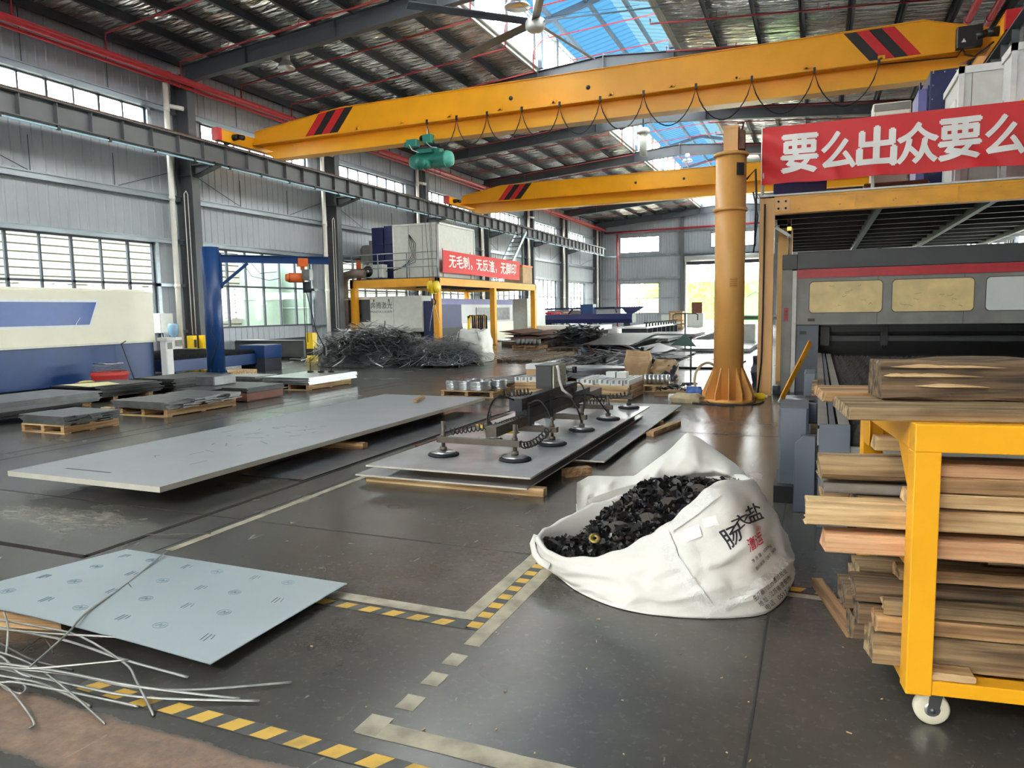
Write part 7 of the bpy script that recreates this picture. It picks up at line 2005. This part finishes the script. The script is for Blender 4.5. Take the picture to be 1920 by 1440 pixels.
g = G(); g.box((1.80, 17.35, 3.555), (1.95, 18.4, 5.95)); build('side_duct', g, M['lilac'], root); g = G(); g.box((1.955, 17.3, 3.555), (1.975, 18.5, 6.0)); build('side_flange', g, M['navy'], root)
g = G(); g.prism([(17.35, 5.95), (17.55, 5.95), (17.5, 6.1), (17.4, 6.1)], 'x', 1.82, 1.85); build('lifting_lug', g, M['navy'], root)
root = thing('air_conditioner', 'cream air conditioner unit above the large banner, left of the navy box', 'air conditioner', (1.15, 15.2, 3.555))
g = G(); g.bevelbox((.84, 15.0, 3.555), (1.45, 15.55, 5.2), .03); build('case', g, M['cream'], root)
g = G(); g.box((.86, 14.985, 5.06), (1.43, 15.0, 5.18)); build('vent_grille', g, M['machine_grey'], root)
g = G(); g.box((.92, 14.985, 4.72), (1.38, 15.0, 5.0)); build('access_panel', g, M['off_white'], root)
for z in (4.78, 4.88):
    g = G(); g.box((1.0, 14.97, z), (1.3, 14.985, z + .05)); build('louvre', g, M['machine_dark'], root)
g = G(); g.tube([(.8, 15.3, 4.95), (.3, 15.3, 4.85), (-.2, 15.4, 4.78), (-.5, 15.4, 4.6), (-.6, 15.4, 3.6)], .09, 12); tag(build('insulated_hose', g, M['off_white']), 'pale insulated hose running left from the cream air conditioner', 'hose')
for i, (x0, x1, z1, m, lab) in enumerate(((-.8, .1, 3.85, 'navy', 'low dark blue case under the left part of the large banner'), (.7, 1.7, 3.72, 'brown_steel', 'low brown crate seen under the large banner'))):
    g = G(); g.box((x0, 14.4, 3.556), (x1, 15.0, z1)); tag(build('equipment_case', g, M[m], bevel=.02), lab, 'case')

# ------------------------------------------------------------------ grey laser machine with three windows
root = thing('laser_machine', 'big grey laser cutting machine with a red stripe and three windows on the right', 'laser cutter', (2, 14, 0))
FY = 14.45
g = G(); g.box((-.36, FY, 2.27), (4.7, FY + 2.2, 2.585)); g.box((-.62, FY + .02, 2.27), (-.36, FY + 2.2, 2.55)); build('hood', g, M['machine_dark'], root, bevel=.012)
g = G(); g.box((-.36, FY, 2.11), (4.7, FY + .05, 2.268)); build('red_stripe', g, M['machine_red'], root)
wins = ((-.14, 1.05), (1.21, 2.44), (2.62, 3.85))


def rrect(x0, z0, x1, z1, r, n=6):
    out = []
    for cx, cz, a0 in ((x1 - r, z1 - r, 0), (x0 + r, z1 - r, pi / 2), (x0 + r, z0 + r, pi), (x1 - r, z0 + r, 3 * pi / 2)):
        for i in range(n + 1): a = a0 + pi / 2 * i / n; out.append((cx + r * cos(a), cz + r * sin(a)))
    return out


g = G(); g.box((-.36, FY + .02, 1.255), (4.7, FY + .06, 2.11)); build('front_panel', g, M['machine_grey'], root, bevel=.004)
M['film_tan'] = mat('film_tan', (220, 196, 138), .4, var=.12, scale=3.5, bump=.3, bscale=5)
M['window_pale'] = mat('window_pale', (206, 210, 206), .3, var=.04, scale=2)
for i, (a, b_) in enumerate(wins):
    g = G(); o_, q = rrect(a - .012, 1.465, b_ + .012, 2.045, .075), None
    g.prism(o_, 'y', FY + .012, FY + .03); build('window_frame', g, M['machine_dark'], root)
    g = G(); g.prism(rrect(a, 1.477, b_, 2.033, .068), 'y', FY + .004, FY + .014); build('window_film', g, M['film_tan' if i < 2 else 'window_pale'], root)
g = G()
rr = random.Random(8)
for a, b_ in wins[:2]:
    for k in range(9):
        x, z = rr.uniform(a + .1, b_ - .1), rr.uniform(1.55, 1.98); pts = [(x + j * rr.uniform(.01, .04), FY + .002, z + rr.uniform(-.02, .02)) for j in range(4)]; g.tube(pts, .0022, 4)
build('film_creases', g, mat('crease', (120, 96, 56), .6, var=.1), root)
for x in (.98, 2.3):
    g = G(); g.box((x - .004, FY + .016, 1.26), (x + .004, FY + .021, 2.1)); build('panel_joint', g, M['machine_dark'], root)
g = G(); g.box((-.62, FY - .02, 0), (-.44, FY + .5, 2.27)); build('corner_post', g, M['machine_grey'], root, bevel=.008)
g = G(); g.box((-.438, FY - .03, 0), (-.362, FY + .4, 2.25)); build('corner_trim', g, M['off_white'], root, bevel=.006)
g = G(); g.box((-.575, FY - .032, 1.33), (-.50, FY - .02, 1.57)); s = build('warning_sign', g, M['machine_red'], root)
PINV[s.name] = Matrix.Identity(4)
for k in range(3):
    c = Vector((-.555, FY - .036, 1.37 + k * .06)); g = G(); g.box(c, c + Vector((.035, .003, .035))); build('sign_mark', g, M['brown_steel'], s)
g = G(); g.box((-.16, FY + .012, 1.32), (-.04, FY + .02, 1.37)); build('name_plate', g, M['stripe_black'], root)
g = G(); g.box((-.36, FY + .05, 0), (.03, FY + 1.9, 1.25)); build('left_cabinet', g, M['machine_slate'], root, bevel=.01)
g = G(); g.box((-.3, FY + .035, 1.08), (-.18, FY + .05, 1.14)); build('cabinet_slot', g, M['stripe_black'], root)
g = G(); g.box((.03, FY + 1.9, 0), (4.7, FY + 2.2, 2.27)); build('back_wall', g, M['stripe_black'], root)
g = G(); g.box((4.6, FY + .05, 0), (4.7, FY + 2.2, 2.27)); build('right_wall', g, M['machine_dark'], root)
g = G(); g.box((.05, FY + .8, 1.10), (4.6, FY + 1.05, 1.30)); g.box((.05, FY + .85, .92), (4.6, FY + 1.0, 1.02)); build('gantry_rail', g, M['machine_dark'], root)
g = G(); g.box((1.1, FY + .7, .85), (1.22, FY + .85, 1.25)); g.cyl((1.16, FY + .76, .78), (1.16, FY + .76, .88), .03, n=10); build('cutting_head', g, M['black_paint'], root)
g = G(); g.box((.06, FY + .5, .85), (.22, FY + .9, 1.2)); build('gantry_carriage', g, M['black_paint'], root)
root = thing('signal_tower', 'small stack light with a glowing amber segment on top of the grey laser machine', 'signal light', (-.53, 15.0, 2.55))
g = G(); g.cyl((-.53, 15.0, 2.55), (-.53, 15.0, 2.9), .015, n=8); build('pole', g, M['mid_steel'], root)
M['amber'] = emit('amber', (1.0, .42, .08), 1.4)
for k, m in enumerate(('off_white', 'stripe_black', 'amber', 'stripe_black', 'brown_steel')):
    g = G(); g.cyl((-.53, 15.0, 2.9 + k * .07), (-.53, 15.0, 2.965 + k * .07), .038, n=16); build('segment', g, M[m], root)

# shuttle bed full of slats in front of the machine
root = thing('shuttle_bed', 'long grey shuttle bed of dark spiky slats running from the laser machine towards the trolley', 'shuttle bed', (2.2, 10, 0))
g = G(); g.box((.03, 5.57, .0), (.235, 5.60, .76)); build('end_plate', g, M['machine_slate'], root, bevel=.004)
g = G(); g.box((.02, 5.6, .60), (.09, 14.3, .745)); g.box((.02, 5.6, .72), (.07, 14.3, .75)); build('outer_rail', g, M['machine_grey'], root)
g = G(); g.box((.10, 5.6, .62), (.14, 14.3, .74)); build('middle_rail', g, M['machine_slate'], root)
g = G(); g.box((.16, 5.6, .58), (.235, 14.3, .735)); build('inner_rail', g, M['machine_grey'], root)
g = G(); g.box((.235, 5.6, .48), (4.4, 5.64, .60)); build('end_beam', g, M['machine_grey'], root)
g = G(); g.box((.04, 5.64, .1), (.22, 14.0, .6)); build('side_frame', g, M['machine_slate'], root)
g = G(); g.box((4.3, 5.6, .1), (4.4, 14.3, .75)); build('side_frame', g, M['machine_slate'], root)
g = G(); g.box((.25, 5.7, .30), (4.3, 14.2, .34)); build('scrap_floor', g, M['dark_steel'], root)
for y in (6.0, 8.5, 11.0, 13.5):
    g = G(); g.box((.06, y, 0), (.2, y + .3, .12)); g.box((4.2, y, 0), (4.4, y + .3, .12)); build('foot', g, M['black_paint'], root)
M['slat'] = mat('slat', (70, 66, 60), .5, metal=.35, var=0, c2=(38, 36, 34), scale=8)
first = []
for v in range(4):
    rr = random.Random(90 + v); g = G(); top = []; n = 46
    for i in range(n):
        x = .27 + 4.0 * i / n; k = rr.uniform(.0, .035) if rr.random() < .7 else rr.uniform(.02, .07)
        top += [(x, .66), (x + .043, .745 - k)]
    top.append((4.27, .66)); g.prism(top + [(4.27, .44), (.27, .44)], 'y', -.0025, .0025)
    first.append((mesh_of('slat', g, M['slat'])))
for i in range(98):
    o = bpy.data.objects.new('slat', first[i % 4]); COL.objects.link(o); o.parent = root; o.location = (-root.location.x + RNG.uniform(-.02, .02), 5.75 + i * .086 - root.location.y, 0); o.rotation_euler = (RNG.uniform(-.12, .12), 0, 0)
g = G()
for (x0, y0, z0, x1, y1, z1) in ((-.27, 6.3, .14, -.05, 6.9, .77), (-.10, 6.25, .02, .02, 6.32, .56)):
    g.bevelbox((x0, y0, z0), (x1, y1, z1), .015)
build('drive_box', g, M['machine_slate'], root)
g = G(); g.box((-.3, 6.2, 0), (-.08, 6.85, .14)); build('drive_foot', g, M['black_paint'], root)
g = G(); g.prism([(-.14, .0), (.01, 0), (.01, .6), (-.08, .6), (-.14, .54)], 'y', 5.95, 5.98); build('guard_plate', g, M['machine_slate'], root, bevel=.004)
g = G(); g.box((-.26, 6.95, .55), (.02, 7.5, .74)); build('gear_cover', g, M['machine_slate'], root, bevel=.01)
for k in range(3):
    g = G(); g.cyl((-.25, 7.0 + k * .08, .76), (.0, 7.0 + k * .08, .76), .02, n=8); build('roller', g, M['mid_steel'], root)
g = G(); g.box((-.12, 8.6, .0), (.0, 9.2, .86)); build('stop_bracket', g, M['machine_slate'], root, bevel=.01)
root = thing('wavy_board', 'wavy-edged weathered board standing against the left rail of the shuttle bed', 'board', (.0, 8.3, .05))
g = G(); n = 14; L1 = [(-.02 - .03 * sin(i * .9), 7.55 + 1.0 * i / n, .12 + .62 * i / n * .15) for i in range(n + 1)]
prof = [(7.6 + .9 * i / n, .78 + .03 * sin(i * 1.1)) for i in range(n + 1)] + [(8.5 - .9 * i / n, .10 + .02 * sin(i * 1.7)) for i in range(n + 1)]
g.prism(prof, 'x', -.035, .015); build('board', g, M['wood_grey'], root)
root = thing('marker_bar', 'yellow flat bar leaning against the machine post at the left of the shuttle bed', 'bar', (-.5, 12.9, 0))
g = G(); g.bar((-.52, 12.8, .06), (-.10, 13.5, .98), .02, .11); build('bar', g, M['deep_yellow'], root); g = G(); g.bar((-.55, 12.75, .0), (-.52, 12.8, .06), .025, .09); build('tip', g, M['off_white'], root)
root = thing('paint_can', 'grey can on the floor between the mezzanine post and the laser machine', 'can', (-.66, 14.1, 0))
g = G(); g.cyl((-.67, 14.16, 0), (-.67, 14.16, .14), .07, n=20); build('body', g, M['machine_slate'], root); g = G(); g.cyl((-.67, 14.16, .14), (-.67, 14.16, .15), .073, n=20); build('rim', g, M['mid_steel'], root)
crumple('dark_bundle', (-1.02, 15.2, 0), (.34, .4, .62), 'tarp_dark', 'dark tarpaulin bundle on the floor behind the mezzanine post', 'bundle', 31, 0, .2)
# loose slats and waste under the bed front
for k in range(3):
    g = G(); top = []
    for i in range(9): top += [(.30 + .036 * i, .78 - .012 * k), (.318 + .036 * i, .86 - .012 * k)]
    top.append((.62, .78)); g.prism(top + [(.62, .70), (.30, .70)], 'y', 5.66 + .03 * k, 5.666 + .03 * k); tag(build('spare_slat', g, M['brown_steel']), 'short brown serrated slat at the near end of the shuttle bed', 'slat', 'brown serrated slats')

# ------------------------------------------------------------------ yellow timber trolley
CA = radians(7.5); C0 = Vector((.335, 2.93, 0)); E1 = Vector((cos(CA), sin(CA), 0)); E2 = Vector((-sin(CA), cos(CA), 0))
root = thing('timber_trolley', 'bright yellow steel trolley on castors loaded with timber at the right edge', 'trolley', C0, local=True); root.rotation_euler = (0, 0, CA)
W, D, PW = 1.75, .98, .088
g = G(); g.box((0, 0, .155), (PW, PW, 1.07)); build('post', g, M['cart_yellow'], root, bevel=.004)
g = G(); g.box((0, D - PW, .155), (PW, D, 1.07)); build('post', g, M['cart_yellow'], root, bevel=.004)
g = G(); g.box((W - PW, 0, .155), (W, PW, 1.07)); build('post', g, M['cart_yellow'], root, bevel=.004)
g = G(); g.box((W - PW, D - PW, .155), (W, D, 1.07)); build('post', g, M['cart_yellow'], root, bevel=.004)
g = G(); g.box((0, 0, 1.07), (W, PW, 1.172)); build('top_rail', g, M['cart_yellow'], root, bevel=.004)
g = G(); g.box((0, D - PW, 1.07), (W, D, 1.172)); build('top_rail', g, M['cart_yellow'], root, bevel=.004)
g = G(); g.box((0, PW + .002, 1.07), (PW, D - PW - .002, 1.172)); build('top_rail', g, M['cart_yellow'], root, bevel=.004)
g = G(); g.box((W - PW, PW + .002, 1.07), (W, D - PW - .002, 1.172)); build('top_rail', g, M['cart_yellow'], root, bevel=.004)
g = G(); g.box((PW + .002, .01, .155), (W - PW - .002, PW, .21)); build('bottom_rail', g, M['cart_yellow'], root, bevel=.004)
g = G(); g.box((PW + .002, D - PW, .155), (W - PW - .002, D, .21)); build('bottom_rail', g, M['cart_yellow'], root, bevel=.004)
g = G(); g.box((.01, PW + .002, .155), (.05, D - PW - .002, .20)); build('bottom_rail', g, M['cart_yellow'], root)
g = G(); g.box((W - .05, PW + .002, .155), (W - .01, D - PW - .002, .20)); build('bottom_rail', g, M['cart_yellow'], root)
g = G(); g.box((.02, PW, .165), (W - .02, D - PW, .19)); build('deck_plate', g, M['cart_yellow'], root)
for x in (.02, W - .07):
    g = G(); g.box((x, PW + .002, .60), (x + .05, D - PW - .002, .645)); build('middle_rail', g, M['cart_yellow'], root)
g = G(); g.prism([(.0, 1.07), (0, .95), (.004, .95), (.004, 1.07)], 'y', D - PW - .12, D - PW); g.add([(.088, D - PW - .001, 1.07), (.20, D - PW - .001, 1.07), (.088, D - PW - .001, .95)], [(0, 1, 2)]); build('corner_gusset', g, M['cart_yellow'], root)
g = G(); g.add([(.006, PW, 1.071), (.006, PW + .15, 1.071), (.006, PW, .93), (.0, PW, 1.071), (.0, PW + .15, 1.071), (.0, PW, .93)], [(0, 1, 2), (5, 4, 3), (1, 4, 5, 2), (0, 2, 5, 3)]); build('corner_gusset', g, M['cart_yellow'], root)
M['castor_cream'] = mat('castor_cream', (224, 218, 192), .4, var=.06)
for k, (x, y) in enumerate(((.115, .10), (.10, D - .12), (W - .1, .10), (W - .1, D - .12))):
    PINV[root.name] = Matrix.Identity(4)
    g = G(); g.lathe([(.03, -.019), (.055, -.019), (.062, -.014), (.063, 0), (.062, .014), (.055, .019), (.03, .019)], (x, y, .0635), 32, axis='y'); wl = build('castor_wheel', g, M['castor_cream'], root)
    PINV[wl.name] = Matrix.Identity(4)
    g = G(); g.lathe([(0, -.021), (.024, -.021), (.034, -.016), (.034, .016), (.024, .021), (0, .021)], (x, y, .0635), 24, axis='y'); build('hub', g, M['bright_steel'], wl)
    g = G(); g.box((x - .045, y - .05, .145), (x + .06, y + .05, .1545)); g.cyl((x + .012, y, .128), (x + .012, y, .146), .034, n=18)
    for s in (-1, 1): g.prism([(x - .018, .05), (x + .018, .05), (x + .034, .13), (x - .012, .13)], 'y', y + s * .024 - .002, y + s * .024 + .002)
    g.cyl((x, y - .030, .0635), (x, y + .030, .0635), .009, n=10); build('castor_fork', g, M['mid_steel'], root)


def plank(a, b, z, w, d, h, m, label, tilt=0.0, yaw=0.0, rough=.004, seed=0, name='timber_plank', rnd=0.0, group=None):
    """a = left end along the trolley, b = front face depth, z = underside"""
    rr = random.Random(seed + int(a * 1000) + int(z * 999)); n = max(6, int(w / .12)); g = G(); vs = []
    for i in range(n + 1):
        x = w * i / n; j = [rr.uniform(-rough, rough) for _ in range(8)]
        r = .006 + rnd
        sec = [(r, 0), (d - r, 0), (d, r), (d, h - r), (d - r, h), (r, h), (0, h - r), (0, r)]
        for k, (y, zz) in enumerate(sec): vs.append((x + (rr.uniform(-.008, .008) if i in (0, n) else 0), y + j[k] * .5, max(0, zz + j[(k + 3) % 8] * .5)))
    fs = [(i * 8 + k, i * 8 + (k + 1) % 8, (i + 1) * 8 + (k + 1) % 8, (i + 1) * 8 + k) for i in range(n) for k in range(8)]
    g.add(vs, fs + [tuple(reversed(range(8))), tuple(n * 8 + k for k in range(8))])
    o = build(name, g, M[m], origin=(0, 0, 0)); o.location = C0 + E1 * a + E2 * b + Vector((0, 0, z)); o.rotation_euler = (tilt, 0, CA + yaw)
    return tag(o, label, 'timber', group)


T = 1.173
plank(-.21, .05, T, 2.0, .40, .045, 'wood_grey', 'wide board lying on top of the yellow trolley under the big squared log')
plank(-.22, .60, T, 2.0, .30, .045, 'wood_mid', 'board behind the wide one on top of the trolley, sticking out farther left')
plank(-.05, .30, T + .047, 2.0, .26, .155, 'wood_dark', 'big dark splintered squared log on top of the yellow trolley', rough=.018, name='squared_log', rnd=.012)
lg = bpy.data.objects['squared_log']; rr = random.Random(3)
for k in range(16):   # torn pale splinters on the log
    x = rr.uniform(0, 1.3) if k > 4 else rr.uniform(-.01, .12); L_ = rr.uniform(.10, .45); z = rr.choice((.150, .146, .135, .10, .06)); g = G(); y = -.010
    g.add([(x, y, z), (x + L_ * .3, y - .002, z - .004), (x + L_, y, z - .003), (x + L_ * .6, y - .002, z + .004), (x + L_ * .45, y + .02, z + .012)], [(0, 1, 3), (1, 2, 3), (0, 3, 4), (3, 2, 4)])
    o = bpy.data.objects.new('splinter', mesh_of('splinter', g, M['wood_pale'])); COL.objects.link(o); o.parent = lg
# upper load, resting on the middle rails
plank(-.275, .098, .646, 2.1, .10, .075, 'wood_pink', 'fresh pinkish beam, lowest of the upper load, jutting out left of the trolley post')
plank(-.10, .26, .646, 1.9, .30, .06, 'wood_dark', 'dark board beside the pinkish beam at the bottom of the upper load', seed=2)
plank(-.20, .60, .646, 2.0, .25, .09, 'wood_mid', 'brown beam at the back of the bottom layer of the upper load', seed=3)
plank(-.345, .098, .752, 2.2, .075, .075, 'wood_pale', 'pale chipboard strip sticking out farthest left of all the upper load', rough=.002, seed=4)
plank(-.33, .176, .746, 2.1, .085, .085, 'wood_pale', 'pale strip lying just behind the farthest sticking out chipboard strip', rough=.002, seed=5)
plank(-.12, .30, .742, 1.9, .22, .075, 'wood_grey', 'grey plank in the middle of the upper load behind the pale strips', seed=6)
plank(-.05, .55, .742, 1.9, .28, .08, 'wood_mid', 'brown plank at the back of the middle of the upper load', seed=7)
M['channel'] = mat('channel', (150, 146, 138), .35, metal=.5, var=.2, scale=6)
g = G(); g.box((0, 0, 0), (.55, .10, .006)); g.box((0, 0, 0), (.55, .006, .045)); g.box((0, .094, 0), (.55, .10, .045)); g.box((0, 0, .039), (.55, .02, .045)); o = build('metal_channel', g, M['channel'], origin=(0, 0, 0)); o.location = C0 + E1 * -.25 + E2 * .34 + Vector((0, 0, .824)); o.rotation_euler = (0, 0, CA); tag(o, 'open metal channel among the planks of the upper load', 'channel')
plank(.02, .12, .836, 1.7, .12, .055, 'wood_pale', 'pale plank running behind the trolley post just above the chipboard strips', seed=8)
plank(-.23, .47, .834, 2.0, .25, .05, 'wood_grey', 'weathered plank under the rounded beam of the upper load', seed=9)
plank(-.27, .30, .886, 2.1, .14, .095, 'wood_grey', 'rounded weathered beam at the top of the upper load, its left end jutting out', rnd=.02, rough=.008, seed=10)
plank(.06, .12, .895, 1.6, .14, .06, 'wood_mid', 'brown plank right of the trolley post under the top rail', seed=11, yaw=-.01)
plank(.10, .12, .956, 1.6, .10, .05, 'wood_pink', 'pinkish plank right of the trolley post just below the top rail', seed=12, yaw=-.015)
plank(-.03, .46, .985, .14, .10, .055, 'wood_pale', 'short pale block on the rounded beam just behind the trolley post', seed=13, name='wood_block')
# lower load on the deck plate
plank(-0.095, .10, .211, 2.0, .13, .125, 'wood_grey', 'largest front beam at the bottom of the lower load', seed=21, rough=.006)
plank(-0.070, .235, .191, 2.0, .12, .10, 'wood_dark', 'dark beam behind the largest front beam at the bottom of the lower load', seed=22)
plank(-0.120, .36, .191, 2.0, .14, .10, 'wood_dark', 'second dark beam behind the front of the lower load', seed=23)
plank(-0.050, .52, .191, 2.0, .16, .11, 'wood_mid', 'brown beam in the back half of the lower load', seed=24)
plank(-0.100, .70, .191, 2.0, .16, .11, 'wood_dark', 'rearmost dark beam on the deck of the lower load', seed=25)
plank(-0.080, .105, .340, 2.0, .11, .06, 'wood_mid', 'light brown beam on the largest front beam of the lower load', seed=26)
plank(-0.120, .22, .318, 2.0, .14, .075, 'wood_dark', 'dark board in the second layer of the lower load', seed=27)
plank(-0.150, .37, .318, 2.0, .14, .08, 'wood_dark', 'dark board with a broken white end in the second layer of the lower load', seed=28)
plank(-0.070, .53, .318, 2.0, .22, .08, 'wood_grey', 'wide grey board in the second layer of the lower load', seed=29)
plank(-0.050, .12, .404, 2.0, .09, .045, 'wood_grey', 'pale grey strip above the light brown beam of the lower load', seed=30)
plank(-0.130, .24, .402, 2.0, .16, .075, 'wood_dark', 'dark plank at the upper left of the lower load', seed=31)
plank(-0.090, .42, .402, 2.0, .16, .09, 'wood_grey', 'thick grey plank on top of the middle of the lower load', seed=32)
plank(.02, .60, .404, 1.8, .2, .10, 'wood_mid', 'brown plank high at the back of the lower load', seed=33)
plank(.04, .30, .482, 1.7, .10, .05, 'wood_mid', 'narrow brown plank lying on top of the lower load', seed=34, yaw=.01)
g = G(); g.box((.40, .45, .495), (1.6, .6, .501)); g.box((.40, .45, .495), (1.6, .456, .56)); g.box((.40, .594, .495), (1.6, .6, .56)); g.box((.40, .45, .554), (1.6, .6, .56)); o = build('wooden_duct', g, M['wood_grey'], origin=(0, 0, 0)); o.location = C0 + Vector((0, 0, .0)); o.rotation_euler = (0, 0, CA); tag(o, 'hollow square wooden box section at the top of the lower load, right of the post', 'timber')
plank(.09, .012, .2115, .14, .085, .03, 'wood_pale', 'small wedge of pale wood on the bottom rail of the trolley', seed=35, name='wood_wedge')
P0, P1 = at(1532, 1098, 0), at(1600, 1196, 0)
d = (P1 - P0); g = G(); g.bar((0, -d.length / 2, .0225), (0, d.length / 2, .0225), .06, .045); o = build('wood_batten', g, M['wood_mid_y'], origin=(0, 0, 0)); o.location = (P0 + P1) / 2; o.rotation_euler = (0, 0, atan2(d.y, d.x) - pi / 2); tag(o, 'brown batten lying on the floor between the white bag and the trolley', 'batten')
rr = random.Random(61)
for i in range(26):
    p = Vector((rr.uniform(-2.4, .6), rr.uniform(2.2, 3.6), .004)); a = rr.uniform(0, 6.3); L_ = rr.uniform(.005, .022)
    g = G(); g.bar(p, p + Vector((cos(a) * L_, sin(a) * L_, 0)), .004, .003); tag(build('wood_chip', g, M['wood_pale']), 'tiny pale chip lying on the bare floor in the foreground', 'chip', 'tiny chips on the foreground floor')
